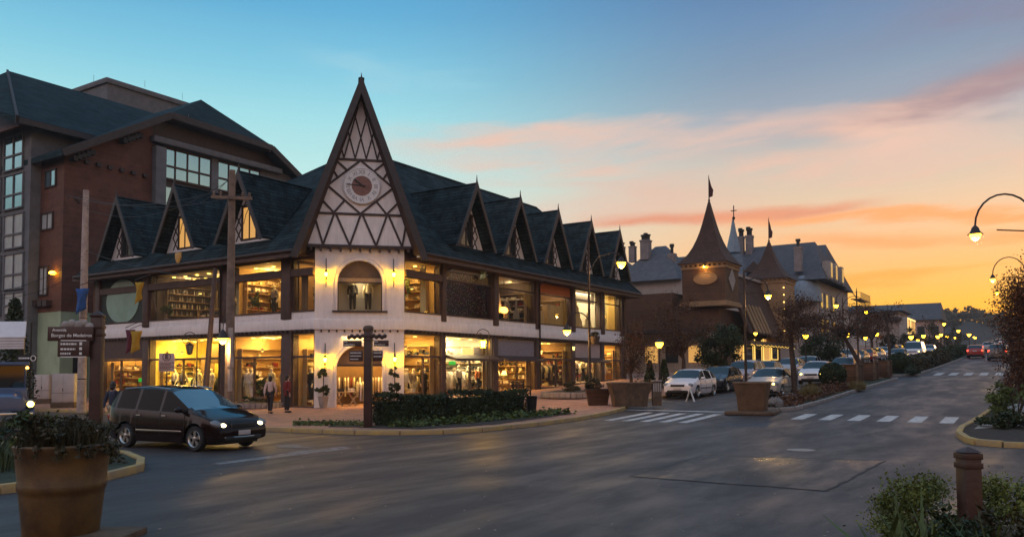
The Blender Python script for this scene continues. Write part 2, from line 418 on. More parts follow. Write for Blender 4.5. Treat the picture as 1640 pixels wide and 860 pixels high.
    g['leafb'] = leafmat('brown_leaf', (.11,.048,.018), (.038,.018,.01))
    g['leafo'] = leafmat('olive_leaf', (.07,.055,.02), (.025,.022,.01))
    g['grassy'] = leafmat('dry_grass', (.26,.2,.07), (.1,.08,.03))
    g['grassg'] = leafmat('green_grass', (.07,.09,.022), (.022,.032,.012))
    g['flower'] = mat('pale_flower', (.5,.4,.36), .6, .3, 9.)
    g['skin'] = mat('skin', (.5,.3,.21), .55, .08, 6.)
    g['mann'] = mat('mannequin', (.78,.68,.5), .4, .05, 6.)
    g['hairb'] = mat('dark_hair', (.02,.012,.008), .5, .3, 20.)
    for n,c in dict(cw=(.8,.7,.62), cr=(.2,.02,.018), cd=(.02,.018,.02), cn=(.03,.035,.06), cp=(.62,.42,.36), ct=(.4,.3,.2), cg=(.3,.26,.2), cy=(.7,.6,.36), co=(.5,.16,.05), ck=(.25,.22,.25)).items():
        g[n] = mat('cloth_'+{'cw':'white','cr':'red','cd':'black','cn':'navy','cp':'pink','ct':'tan','cg':'grey','cy':'cream','co':'orange','ck':'plum'}[n], c, .85, .25, 12.)
    g['flagb'] = mat('blue_flag', (.02,.085,.28), .8, .25, 4.)
    g['flagy'] = mat('yellow_flag', (.45,.27,.02), .8, .25, 4.)
    g['flagm'] = mat('maroon_flag', (.12,.02,.045), .8, .25, 4.)
    g['flagd'] = mat('dark_flag', (.08,.02,.02), .8, .2, 4.)
    g['gold'] = mat('gold_shield', (.55,.28,.05), .45, .2, 5.)
    g['spireb'] = mat('blue_spire', (.2,.25,.3), .6, .2, 2.)
    g['canvas'] = mat('white_canvas', (.7,.63,.62), .8, .08, 2.)
    g['rock'] = mat('field_stone', (.2,.17,.15), .9, .4, 5., .8, 10)
    for n,c,r in (('p_dark',(.014,.006,.005),.08),('p_white',(.72,.66,.66),.3),('p_black',(.012,.013,.016),.2),('p_silver',(.42,.38,.38),.3),('p_gold',(.38,.34,.3),.3),('p_red',(.32,.012,.01),.3),('p_blue',(.05,.08,.16),.3),('p_grey',(.12,.11,.11),.3),('p_lilac',(.4,.34,.38),.3),('p_brown',(.11,.07,.05),.3)):
        g[n] = mat('car_paint_'+n[2:], c, r, .06, 2., coat=.35 if n != 'p_dark' else .1, metal=0., spec=.5 if n != 'p_dark' else .22)
mk()
# ---------------------------------------------------------------- ground, road, pavements
def asphalt(name, c, r0, r1):
    m, nt, b = newmat(name); L = nt.links.new
    tc = N(nt,'ShaderNodeTexCoord')
    mpg = N(nt,'ShaderNodeMapping'); mpg.inputs['Scale'].default_value = (.3,1.,1.); mpg.inputs['Rotation'].default_value = (0,0,-.15); L(tc.outputs['Object'], mpg.inputs['Vector'])
    a = N(nt,'ShaderNodeTexNoise'); a.inputs['Scale'].default_value = .9; a.inputs['Detail'].default_value = 10; a.inputs['Roughness'].default_value = .62; a.inputs['Distortion'].default_value = .15; L(mpg.outputs[0], a.inputs['Vector'])
    f = N(nt,'ShaderNodeTexNoise'); f.inputs['Scale'].default_value = 38.; f.inputs['Detail'].default_value = 9; f.inputs['Roughness'].default_value = .8; L(tc.outputs['Object'], f.inputs['Vector'])
    cr = N(nt,'ShaderNodeValToRGB'); L(a.outputs['Fac'], cr.inputs['Fac'])
    e = cr.color_ramp.elements; e[0].position = .34; e[0].color = (c[0]*.8,c[1]*.8,c[2]*.82,1); e[1].position = .68; e[1].color = (c[0]*1.18,c[1]*1.16,c[2]*1.14,1)
    mp = N(nt,'ShaderNodeMapRange'); L(f.outputs['Fac'], mp.inputs['Value']); mp.inputs['From Min'].default_value = .32; mp.inputs['From Max'].default_value = .68; mp.inputs['To Min'].default_value = .35; mp.inputs['To Max'].default_value = 1.65
    mx = N(nt,'ShaderNodeVectorMath'); mx.operation = 'SCALE'; L(cr.outputs['Color'], mx.inputs[0]); L(mp.outputs[0], mx.inputs['Scale'])
    # hairline cracks and dark oil drips
    vo = N(nt,'ShaderNodeTexVoronoi'); vo.feature = 'DISTANCE_TO_EDGE'; vo.inputs['Scale'].default_value = .32
    wv = N(nt,'ShaderNodeVectorMath'); wv.operation = 'ADD'; sc_ = N(nt,'ShaderNodeVectorMath'); sc_.operation = 'SCALE'; n4 = N(nt,'ShaderNodeTexNoise'); n4.inputs['Scale'].default_value = 1.6; n4.inputs['Detail'].default_value = 6; L(tc.outputs['Object'], n4.inputs['Vector']); L(n4.outputs['Color'], sc_.inputs[0]); sc_.inputs['Scale'].default_value = .9; L(tc.outputs['Object'], wv.inputs[0]); L(sc_.outputs[0], wv.inputs[1]); L(wv.outputs[0], vo.inputs['Vector'])
    ck_ = N(nt,'ShaderNodeMapRange'); L(vo.outputs['Distance'], ck_.inputs['Value']); ck_.inputs['From Min'].default_value = 0.; ck_.inputs['From Max'].default_value = .012; ck_.inputs['To Min'].default_value = .45; ck_.inputs['To Max'].default_value = 1.
    dn_ = N(nt,'ShaderNodeTexNoise'); dn_.inputs['Scale'].default_value = 1.9; dn_.inputs['Detail'].default_value = 3; L(tc.outputs['Object'], dn_.inputs['Vector'])
    dk = N(nt,'ShaderNodeMapRange'); L(dn_.outputs['Fac'], dk.inputs['Value']); dk.inputs['From Min'].default_value = .66; dk.inputs['From Max'].default_value = .74; dk.inputs['To Min'].default_value = 1.; dk.inputs['To Max'].default_value = .5
    mm = N(nt,'ShaderNodeMath'); mm.operation = 'MULTIPLY'; L(ck_.outputs[0], mm.inputs[0]); L(dk.outputs[0], mm.inputs[1])
    m2 = N(nt,'ShaderNodeVectorMath'); m2.operation = 'SCALE'; L(mx.outputs[0], m2.inputs[0]); L(mm.outputs[0], m2.inputs['Scale'])
    L(m2.outputs[0], b.inputs['Base Color'])
    rp = N(nt,'ShaderNodeMapRange'); L(a.outputs['Fac'], rp.inputs['Value']); rp.inputs['From Min'].default_value = .38; rp.inputs['From Max'].default_value = .64; rp.inputs['To Min'].default_value = r1; rp.inputs['To Max'].default_value = r0
    L(rp.outputs[0], b.inputs['Roughness']); b.inputs['Specular IOR Level'].default_value = .5
    bp = N(nt,'ShaderNodeBump'); bp.inputs['Strength'].default_value = .35; bp.inputs['Distance'].default_value = .008; L(f.outputs['Fac'], bp.inputs['Height']); L(bp.outputs['Normal'], b.inputs['Normal'])
    return m
MT['asphalt'] = asphalt('asphalt', (.05,.039,.037), .42, .68)
MT['patch'] = asphalt('asphalt_patch', (.026,.021,.0205), .24, .6)

def sheet(name, xs, ys, o, m):
    mb = MB(); n = len(ys)
    vs = [(x,y,h(x)+o) for x in xs for y in ys]
    fs = [(i*n+j,(i+1)*n+j,(i+1)*n+j+1,i*n+j+1) for i in range(len(xs)-1) for j in range(n-1)]
    mb.add(vs, fs); return mb.build(name, m, smooth=None)
XS = [-12+1.5*i for i in range(24)]
gx = [-900,-60,-30]+XS+[26,34,60,100,149,150,160,170,180,190,200,210,220,230,260,400,900]
struct(sheet('ground', gx, [-900,-200,-60,0,60,200,900], -.03, MT['soil']), 'dark earth around the town streets', 'ground')
rx = [-60,-30]+XS+[26,34,60,100,149,150,160,170,180,190,200,210,220,230,260,300]
struct(sheet('road', rx, [-60,-40,-20,0,20,40,75], .0, MT['asphalt']), 'dark worn asphalt of the crossing and the avenue', 'road')

def flat_poly(name, pts, o, m, step=2., thick=0.):
    """polygon on the street surface, following its rise"""
    bm = bmesh.new(); vs = [bm.verts.new((p[0],p[1],0)) for p in pts]; bm.faces.new(vs)
    x0 = min(p[0] for p in pts); x1 = max(p[0] for p in pts); x = math.ceil(x0/step)*step+.013
    while x < x1:
        bmesh.ops.bisect_plane(bm, geom=bm.verts[:]+bm.edges[:]+bm.faces[:], plane_co=(x,0,0), plane_no=(1,0,0)); x += step if x < 60 else 6
    if thick:
        r = bmesh.ops.extrude_face_region(bm, geom=bm.faces[:])
        for v in [g for g in r['geom'] if isinstance(g, bmesh.types.BMVert)]: v.co.z = 1
    for v in bm.verts: v.co.z = h(v.co.x)+(o if (not thick or v.co.z > .5) else o-thick)
    bmesh.ops.recalc_face_normals(bm, faces=bm.faces[:])
    if not thick:
        for f in bm.faces:
            if f.normal.z < 0: f.normal_flip()
    me = bpy.data.meshes.new(name); bm.to_mesh(me); bm.free(); me.materials.append(m)
    ob = bpy.data.objects.new(name, me); COL.objects.link(ob); return ob
def dens(pts, step=.8):
    out = []
    for a,b in zip(pts[:-1], pts[1:]):
        a = Vector(a[:2]); b = Vector(b[:2]); n = max(1,int((b-a).length/step))
        out += [a+(b-a)*(i/n) for i in range(n)]
    out.append(Vector(pts[-1][:2])); return out
def kerb_sweep(mb, pts, w=.16, z0=-.05, z1=.15, closed=False, jit=0., gap=False):
    """kerb stones along a line on the ground"""
    P = dens(pts, .95); n = len(P)
    for i in range(n-1):
        a,b = P[i],P[i+1]; t = (b-a).normalized(); nn = Vector((-t.y,t.x))*w/2
        g = t*.012 if gap else t*-.004
        j = rnd.uniform(-jit,jit)
        q = [a+g-nn, b-g-nn, b-g+nn, a+g+nn]
        vs = [(p.x,p.y,h(p.x)+z0) for p in q]+[(p.x*(1)+0,p.y,h(p.x)+z1+j) for p in q]
        mb.add(vs, [(0,3,2,1),(4,5,6,7),(0,1,5,4),(1,2,6,5),(2,3,7,6),(3,0,4,7)])
    return mb
PAVE = .13
def arc(cx, cy, r, a0, a1, n=8): return [(cx+r*math.cos(math.radians(a0+(a1-a0)*i/n)), cy+r*math.sin(math.radians(a0+(a1-a0)*i/n))) for i in range(n+1)]
KL = [(-5.6,75),(-5.6,13),(-6.3,6),(-8.6,-1),(-9.35,-4.3),(-9.3,-5.7),(-9.05,-8.3),(-8.5,-9.7),(-7.6,-10.7),(-6.3,-11.3),(-3.5,-11.75),(-.7,-11.95),(2.2,-11.8),(4.2,-11.5),(6,-10.9),(8,-10.35),(300,-10.35)]
struct(flat_poly('pavement', KL+[(300,30),(31,30),(31,75)], PAVE, MT['paver'], thick=.2), 'reddish brick paving in front of the shops', 'pavement')
def kerb(name, pts, m, lab, **kw):
    mb = MB(); kerb_sweep(mb, pts, **kw); return struct(mb.build(name, m, bevel=.015), lab, 'kerb')
kerb('kerb', [(p[0]-.0,p[1]) for p in KL[:-1]]+[(150,-10.35)], MT['kerb'], 'yellow painted kerb around the shop corner', gap=True)
# island 1 and 2 of the avenue
I1 = [(5.4,-17.9)]+[(6.2,-18.35),(11,-18.55),(20,-18.6),(28,-18.9),(30.3,-19.1),(31,-18.6),(30.6,-17.4),(20,-16.4),(11,-16.25),(7,-16.35),(5.6,-16.9)]
I2 = [(35,-18.9),(36.5,-19.6),(50,-19.9),(66,-20.1),(100,-20.2),(180,-20.2),(180,-17.6),(66,-17.4),(37,-17.3),(35.2,-17.9)]
I3 = [(-4.2,-25.4),(-3.6,-25.15),(-2,-24.85),(0,-24.8),(3.3,-25.05),(8,-25.35),(30,-25.9),(60,-26.3),(180,-26.6),(180,-40),(-3.6,-40),(-4.6,-28),(-4.5,-26)]
I4 = [(-22.8,-11.6),(-21.5,-12.05),(-19.6,-11.95),(-18.4,-11.2),(-17.6,-10.),(-16.9,-8.3),(-16.7,-6),(-17.2,10),(-17.5,40),(-21,40),(-23.5,10),(-23.6,-10.8)]
for nm,I,mm,lab in (('median',I1,'bed','planted traffic island with low shrubs and globe bush'),('median',I2,'bed','long hedge planted island farther up the avenue'),('corner_island',I3,'soil','kerbed corner bed on the far right'),('street_island',I4,'bed','planted island of the side street behind the big pot')):
    struct(flat_poly(nm, I, .1, MT[mm], thick=.2), lab, 'island')
    kerb('kerb', I+[I[0]], MT['kerbgrey' if nm == 'median' else 'kerb'], 'stone kerb of the '+lab, gap=True, jit=.012)
# pavement strip beside the far-right bed
struct(flat_poly('footpath', [(-.6,-25.15),(3.2,-25.35),(10,-25.8),(10,-26.4),(1.,-26.3)], .112, MT['concrete2']), 'pale footpath beside the right corner bed', 'path')

# road markings: thin painted sheets
def paint(name, quads, lab, m='paint'):
    mb = MB()
    for qi,q in enumerate(quads):
        n = max(1,int(abs(q[1][0]-q[0][0])/1.))
        for i in range(n):
            def lp(a,b,t): return (a[0]+(b[0]-a[0])*t, a[1]+(b[1]-a[1])*t)
            A,B = lp(q[0],q[1],i/n), lp(q[0],q[1],(i+1)/n); D,C = lp(q[3],q[2],i/n), lp(q[3],q[2],(i+1)/n)
            mb.poly([(p[0],p[1],h(p[0])+.006+(.003*qi if m == 'paintw' else 0)) for p in (A,B,C,D)])
    o = mb.build(name, m if not isinstance(m,str) else MT[m]); return struct(o, lab, 'road marking')
paint('crossing_marking', [[(2.3,-19.12-.97*k),(4.7,-19.12-.97*k),(4.7,-19.56-.97*k),(2.3,-19.56-.97*k)] for k in range(6)], 'white zebra stripes on the right carriageway')
paint('crossing_marking', [[(-.4,-12.85-.74*k),(3.6,-12.85-.74*k),(3.6,-13.2-.74*k),(-.4,-13.2-.74*k)] for k in range(5)], 'white zebra stripes beside the shop corner')
paint('crossing_marking', [[(36.6,-20.6-.95*k),(40.4,-20.6-.95*k),(40.4,-21.1-.95*k),(36.6,-21.1-.95*k)] for k in range(6)], 'distant white zebra stripes up the avenue')
paint('stop_marking', [[(4.5,-11.4),(4.85,-11.4),(4.85,-16.3),(4.5,-16.3)]], 'white stop line before the zebra stripes')
ar = [gp(*p) for p in ((340,742),(352,744),(565,718),(548,715))]
ar2 = [gp(*p) for p in ((445,716),(505,718),(470,712),(440,713))]
ar3 = [gp(*p) for p in ((435,730),(470,728),(505,721),(480,722))]
paint('lane_marking', [ar, ar2, ar3], 'worn white lane arrow in front of the minivan', 'paintw')
pq = [(-14.1,-20.2),(-14.2,-23.75),(-8.95,-23.9),(-9.75,-20.1)]
mb = MB(); mb.poly([(x,y,h(x)+.005) for x,y in pq]); struct(mb.build('road_patch', MT['patch']), 'darker repaired rectangle of asphalt', 'road')
mb = MB()
for a,b in zip(pq, pq[1:]+pq[:1]):
    a = Vector((*a,0)); b = Vector((*b,0)); n = 14
    prev = a
    for i in range(1,n+1):
        p = a+(b-a)*(i/n)+Vector((rnd.uniform(-.03,.03), rnd.uniform(-.03,.03), 0)); p.z = 0
        t = (p-prev).normalized(); w = Vector((-t.y,t.x,0))*rnd.uniform(.015,.04)
        mb.poly([Vector((q.x,q.y,h(q.x)+.009)) for q in (prev-w,p-w,p+w,prev+w)]); prev = p
struct(mb.build('road_patch_seam', MT['dark']), 'black tar seam round the asphalt repair', 'road')
c = gp(1283,721)
mb = MB(); mb.lathe([(.34,0),(.34,.012),(.27,.016),(.27,.008),(.001,.008)], 24, (c.x,c.y,c.z+.004))
tag(mb.build('manhole_cover', MT['concrete2']), 'small pale manhole cover in the asphalt beyond the repaired rectangle', 'manhole cover')
# lot of grit and litter on the asphalt
mb = MB(); rg = random.Random(3)
for i in range(130):
    p = gp(rg.uniform(250,1500), 690+170*rg.random()**1.3); s = rg.uniform(.006,.02)
    mb.ball((p.x,p.y,p.z+.004), (s*rg.uniform(.7,1.8),s,s*.6), 5, 3)
g = mb.build('gravel', MT['concrete2']); g['kind'] = 'stuff'; g['label'] = 'scattered pale grit on the dark asphalt'
# ---------------------------------------------------------------- corner shop building
V = Vector
FR = (V((0,0,0)), V((1,0,0)), V((0,-1,0)))           # right facade: u = x
FL = (V((0,0,0)), V((0,1,0)), V((-1,0,0)))           # left facade: u = y
q2 = 1/math.sqrt(2)
CC = 3.11
FC = (V((CC/2,CC/2,0)), V((q2,-q2,0)), V((-q2,-q2,0)))   # chamfered corner
ZB, ZS, ZW, ZE = 4.11, 5.04, 7.95, 7.75
XE, YE = 29.2, 22.2
bl = thing('corner_shop_building', 'white half-timbered corner shop building with clock gable and dark steep roof', 'building', (0,0,0))
W = MT['white']; TB = MT['beam']; TR = MT['trim']
EV = -.85
# --- corner tower
U = CC*q2
def arch_pts(r, zs, n=14): return [(-r*math.cos(PI*i/n), zs+r*math.sin(PI*i/n)) for i in range(n+1)]
mb = MB()
dr, dz, ds = 1.12, .1, 2.2
mb.fpoly(FC, [(-U,-.3),(-dr,-.3)]+arch_pts(dr,ds)+[(dr,-.3),(U,-.3),(U,4.12),(-U,4.12)], -.3, 0)
mb.fbox(FC, -U, U, 4.62, 5.08, -.3, 0)
wr, ws = 1.1, 6.5
mb.fpoly(FC, [(-U,5.08),(-wr,5.08)]+arch_pts(wr,ws)+[(wr,5.08),(U,5.08),(U,8.3),(-U,8.3)], -.3, 0)
for s in (-1,1): mb.fbox(FC, s*U-.02, s*U+.02, 0, .01, -.02, 0)
mb.build('wall', W, bl)
mb = MB()
mb.fpoly(FC, [(-U-.05,4.12),(U+.05,4.12),(U+.05,4.64),(-U-.05,4.64)], -.3, .1)
mb.build('ledge', W, bl, bevel=.02)
mb = MB()
for i in range(13): mb = MB(); mb.fbox(FC, -2.25+i*.375-.04, -2.25+i*.375+.04, 4.0, 4.115, .002, .095); mb.build('corbel', TB, bl)
def arch_ring(mb, r0, r1, zs, zbot, d0, d1):
    a = arch_pts(r1,zs); b = arch_pts(r0,zs)
    pts = [(-r1,zbot)]+a+[(r1,zbot),(r0,zbot)]+b[::-1]+[(-r0,zbot)]
    mb.fpoly(FC, pts, d0, d1)
mb = MB(); arch_ring(mb, wr-.002, wr+.14, ws, 5.08, -.02, .05); arch_ring(mb, wr+.17, wr+.26, ws, 5.08, -.02, .03); mb.build('arch_moulding', W, bl, bevel=.012)
mb = MB(); arch_ring(mb, dr-.002, dr+.13, ds, .1, -.02, .05); arch_ring(mb, dr+.16, dr+.24, ds, .1, -.02, .03); mb.build('arch_moulding', W, bl, bevel=.012)
mb = MB(); mb.fbox(FC, -1.36, 1.36, 5.0, 5.07, -.28, .12); mb.build('sill', TB, bl)
# arched window: frame, awning-like lunette of dark glass, pane
wf = MB(); wf.fbox(FC, -wr, -wr+.05, 5.08, ws, -.2, -.12); wf.fbox(FC, wr-.05, wr, 5.08, ws, -.2, -.12); wf.fbox(FC, -wr+.05, wr-.05, ws-.03, ws+.03, -.2, -.12)
wo = wf.build('window', TB, bl)
mb = MB(); mb.fquad(FC, -wr, wr, 5.08, ws, -.165); mb.build('pane', MT['glass'], wo)
lun = MB(); pts = arch_pts(wr-.01,ws); lun.fpoly(FC, [(-wr+.01,ws-.01)]+pts+[(wr-.01,ws-.01)], -.22, -.19); lun.build('lunette', MT['wall_d'], wo)
mb = MB(); mb.prism([FC[0]+FC[1]*u+FC[2]*d+V((0,0,z)) for u,d,z in ((-wr,-.15,ws-.02),(wr,-.15,ws-.02),(wr,-.1,ws+.22),(-wr,-.1,ws+.22))], FC[2]*.01)
mb.build('blind', MT['ct'] if 'ct' in MT else MT['cg'], wo)
mb = MB()
for i in range(18): mb.fbox(FC, -wr, wr, 5.1+i*.08, 5.165+i*.08, -.85, -.82)
mb.build('shutter', MT['wall_w'], wo)
# door transom and lunette
dl = MB(); dl.fbox(FC, -dr, dr, ds+.1, ds+.2, -.25, -.15)
do = dl.build('door_transom', TB, bl)
mb = MB(); mb.fpoly(FC, [(-dr+.01,ds+.2)]+[(u,z) for u,z in arch_pts(dr-.01,ds) if z > ds+.2]+[(dr-.01,ds+.2)], -.22, -.2); mb.build('lunette', MT['wall_b'], do)
mb = MB(); mb.fbox(FC, -1.3, 1.3, -.1, .235, -.3, .35); mb.build('doorstep', MT['concrete2'], bl)
# --- gable above the tower
gz, ga = 8.3, 16.0
def gw(z): return 2.62*(1-(z-gz)/(ga-gz))      # half width of the panel
mb = MB(); mb.fpoly(FC, [(-2.55,gz),(2.6,gz),(.0,ga)], -.2, .15); mb.build('gable_wall', W, bl)
mb = MB()
def hb(z, d=.17): mb.fbar(FC, (-gw(z)-.02,z), (gw(z)+.02,z), .11, .15, d)
hb(9.9,.2); hb(12.65,.2); mb.fbox(FC, -2.6, 2.65, 8.2, 8.34, .1, .24)
for i in range(4):       # W pattern
    u0 = -1.95+i*1.3
    mb.fbar(FC, (u0-.55*(1 if i else .6), 9.88), (u0+.13,8.32), .1, .15, .19); mb.fbar(FC, (u0+.13,8.32), (u0+.66*(1 if i<3 else .6),9.88), .1, .15, .192)
for s in (-1,1):
    mb.fbar(FC, (0,9.92), (s*1.62,11.3), .1, .15, .19); mb.fbar(FC, (s*1.62,11.3), (0,12.64), .1, .15, .192)
    mb.fbar(FC, (s*1.62,11.3), (s*1.72,11.2), .1, .15, .188); mb.fbar(FC, (s*1.92,10.6), (s*1.3,9.94), .1, .15, .186); mb.fbar(FC, (s*1.3,9.94), (s*.78,10.58), .1, .15, .184)
    mb.fbar(FC, (s*.72,12.03), (s*1.2,12.6), .1, .15, .186) if False else mb.fbar(FC, (s*.66,12.1), (s*1.12,12.5), .1, .15, .186)
    mb.fbar(FC, (s*1.12,11.72), (s*1.3,12.0), .1, .15, .184)
    # narrow diamonds in the peak
    for k in range(4):
        u0 = s*(-1.0+k*.52); 
        u1 = u0+s*.0
    for k in (-2,-1,0,1):
        x0 = s*(k*.55+.28); 
        zz = 12.7; x = x0; e = 14.9
        # bars lean inwards; clip at the verge
        t = 0.; 
        while t < 2.6 and abs(x0+s*(-.26)*(t+.05)) < gw(zz+t+.05)-.02: t += .05
        if t > .3: mb.fbar(FC, (x0,zz), (x0-s*.26*t,zz+t), .075, .15, .18+.002*k)
mb.build('gable_timber', TB, bl)
for i in range(11): mb = MB(); mb.fbox(FC, -2.4+i*.48-.05, -2.4+i*.48+.05, 8.02, 8.197, .002, .3); mb.build('corbel', TB, bl)
# clock
cl = MB(); cl.T = frameM(FC[0]+FC[1]*.06+FC[2]*.2+V((0,0,11.32)), FC[1], (0,0,1))
cl.lathe([(.9,0),(.93,.02),(.93,.07),(.88,.1),(.86,.07),(.001,.07)], 40, cap=False)
ck = cl.build('clock', MT['clockf'], bl, smooth=40)
cl2 = MB(); cl2.T = cl.T.copy(); cl2.lathe([(.5,.071),(.5,.085),(.001,.085)], 32, cap=False); cl2.build('clock_centre', MT['clockc'], ck)
mb = MB()
for i,t in enumerate(('XII','I','II','III','IV','V','VI','VII','VIII','IX','X','XI')):
    a = -i*PI/6; M = cl.T @ Matrix.Rotation(a,4,'Z') @ Matrix.Translation((0,.68,.078)); put_text(mb, t, .27, M, .004)
mb.build('numerals', MT['numer'], ck)
mb = MB(); mb.T = cl.T.copy()
mb.prism([(.18,-.045,.1),(.18,.03,.1),(-.74,.075,.1),(-.74,.045,.1)], (0,0,.012)); mb.build('minute_hand', MT['hand'], ck)
mb = MB(); mb.T = cl.T.copy(); mb.prism([(.1,-.1,.113),(.14,-.03,.113),(-.36,.34,.113),(-.42,.28,.113)], (0,0,.012)); mb.build('hour_hand', MT['hand'], ck)
# steep gable roof over the tower, with barge boards
RF = MT['roof']
ap = 16.7; fd = .75
mb = MB()
def rf(u, d, z): return FC[0]+FC[1]*u+FC[2]*d+V((0,0,z))
back = -4.2
for s in (-1,1):
    a,b = rf(0,fd,ap), rf(s*3.36,fd,7.7); c2,d2 = rf(s*3.9,back,7.9), rf(0,back,15.4)
    n = (b-a).cross(d2-a).normalized()*.16*(1 if s > 0 else -1)
    mb.prism([a,b,c2,d2], -n)
mb.build('gable_roof', RF, bl)
for s in (-1,1):
    mb = MB(); mb.fbox(FC, min(s*2.0,s*2.9), max(s*2.0,s*2.9), 7.7, 8.6, -.75, -.45); mb.build('eaves_infill', TR, bl)
mb = MB()
for s in (-1,1):
    mb.fpoly(FC, [(s*.0,ap+.06),(s*3.36,7.62),(s*3.02,7.55),(0,ap-.85)], fd-.02, fd+.1)
mb.build('barge_board', MT['barge'], bl)
mb = MB()
for s in (-1,1): mb.prism([rf(s*.02,fd-.03,ap-.5),rf(s*3.05,fd-.03,7.75),rf(s*2.72,.1,7.9),rf(s*.02,.1,ap-.9)], FC[1]*(-s)*.04)
mb.build('soffit', TB, bl)
mb = MB(); mb.tube([rf(0,fd,ap-.1), rf(0,fd,ap+.2)], [.05,.01], 6); mb.build('finial', TB, bl)
mb = MB(); mb.tube([V((3.6,EV-.13,7.98)),V((30.6,EV-.13,7.94))],.075,8); mb.tube([V((EV-.13,3.6,7.98)),V((EV-.13,23.2,7.94))],.075,8); mb.build('gutter',MT['iron'],bl,smooth=60)
for a_,b_ in ((V((16.2,-.2,7.9)),V((16.2,-.2,.6))),(V((28.9,-.2,7.9)),V((28.9,-.2,1.4))),(V((-.2,10.1,7.9)),V((-.2,10.1,.2)))):
    mb = MB(); mb.tube([a_+(V((0,EV+.1,0)) if a_.y < 0 else V((EV+.1,0,0))),a_+V((0,0,-.35)),b_],.05,8); mb.build('downpipe',MT['iron'],bl,smooth=60)

# --- wings: floor band, columns, beams
cR = [(6.13,6.5),(11.1,11.6),(15.94,16.4),(20.75,21.2),(25.28,25.75),(28.6,29.1)]
cL = [(4.72,5.44),(9.6,10.25),(16.72,17.3),(21.7,22.2)]
for fr,u0,u1,cs,nm in ((FR,CC,XE,cR,'r'),(FL,CC,YE,cL,'l')):
    mb = MB(); mb.fbox(fr, u0-.04, u1, 4.14, 4.66, -.3, .1); mb.fbox(fr, u0-.04, u1-.05, 4.66, 5.04, -.3, 0); mb.build('floor_band', W, bl, bevel=.02)
    mb = MB(); n = int((u1-u0)/.34)
    for i in range(n): mb.fbox(fr, u0+.1+i*.34, u0+.27+i*.34, 4.02, 4.14, -.1, .2)
    mb.fbox(fr, u0, u1, 3.94, 4.03, -.28, .03)
    mb.build('corbels', TB, bl)
    for a,b in cs:
        mb = MB(); c = (a+b)/2
        mb.fbox(fr, a, b, -.3, 4.0, -.45, .06); mb.fbox(fr, a, b, 4.66, 7.9, -.4, .12) if False else mb.fbox(fr, a+.03, b-.03, 4.7, 7.9, -.4, .14)
        mb.build('column', TR, bl, bevel=.015)
    # window frames: each bay on each floor is a window with frame and pane
    ed = [(u0,u0)]+cs
    for (a0,a1),(b0,b1) in zip(ed[:-1],ed[1:]):
        x0,x1 = a1,b0
        # upper
        mb = MB(); mb.fbox(fr, x0, x1, 5.041, 5.1, -.2, .05); mb.fbox(fr, x0, x1, 7.7, 7.95, -.2, .02); mb.fbox(fr, x0, x0+.07, 5.1, 7.7, -.18, -.02); mb.fbox(fr, x1-.07, x1, 5.1, 7.7, -.18, -.02)
        big = (nm == 'l') or x0 < 4 
        if big: mb.fbox(fr, x0, x1, 6.84, 7.2, -.3, .13)
        else: mb.fbox(fr, x0+.07, x1-.07, 6.98, 7.05, -.16, -.04)
        if nm == 'l' and x0 > 4 : mb.fbar(fr, (x1-.5,5.6),(x1-.05,6.85), .06, -.12, -.05)
        wo = mb.build('window', TR, bl)
        mb = MB(); mb.fquad(fr, x0+.07, x1-.07, 5.1, 7.7, -.095); mb.build('pane', MT['glass'], wo)
        # lower shop front
        zt = 2.75; low = h(x0)+PAVE+.02 if nm == 'r' else .24
        mb = MB(); mb.fbox(fr, x0, x1, low-.4, low+.1, -.25, .02); mb.fbox(fr, x0, x1, zt, zt+.1, -.2, -.02); mb.fbox(fr, x0, x0+.07, low+.1, zt, -.18, -.03); mb.fbox(fr, x1-.07, x1, low+.1, zt, -.18, -.03)
        mb.fbox(fr, x0, x0+.07, zt+.1, 3.95, -.18, -.03); mb.fbox(fr, x1-.07, x1, zt+.1, 3.95, -.18, -.03)
        if x1-x0 > 3: 
            xm = (x0+x1)/2+.1; mb.fbox(fr, xm-.04, xm+.04, low+.1, zt, -.16, -.05)
        wo = mb.build('shop_window', TR, bl)
        mb = MB(); mb.fquad(fr, x0+.07, x1-.07, low+.1, 3.95, -.105); mb.build('pane', MT['glass'], wo)
# end walls and back
mb = MB()
mb.box(XE-.02, XE+.25, -.1, 14, .6, 7.9); mb.box(-.1, 14, YE-.02, YE+.25, -.3, 7.9); mb.box(5.2, XE, 5.2, 5.45, -.5, 7.9); mb.box(5.2, 5.45, 5.45, YE, -.5, 7.9)
mb.build('rear_wall', MT['brown'], bl)
# fascia shutters in the two signless shop heads (lilac boards over the third and fifth shops)
for u0,u1,m in ((11.6,15.94,'ck'),(21.2,25.28,'pink')):
    mb = MB(); mb.fbox(FR, u0+.07, u1-.07, 2.86, 3.93, -.09, -.06); mb.build('shop_head_board', MT[m], bl)
for u0,u1 in ((6.5,11.1),(11.6,15.94),(21.2,25.28)):
    mb = MB(); mb.prism([(u0,.02,2.95),(u0,-.75,2.72),(u0,-.75,2.6),(u0,.02,2.78)], (u1-u0,0,0)); mb.build('shop_canopy', MT['trim'], bl)
# orange board in the upper fourth bay
mb = MB(); mb.fbox(FR, 16.5, 20.7, 7.08, 7.72, -.08, -.05); mb.build('upper_board', MT['co'], bl)

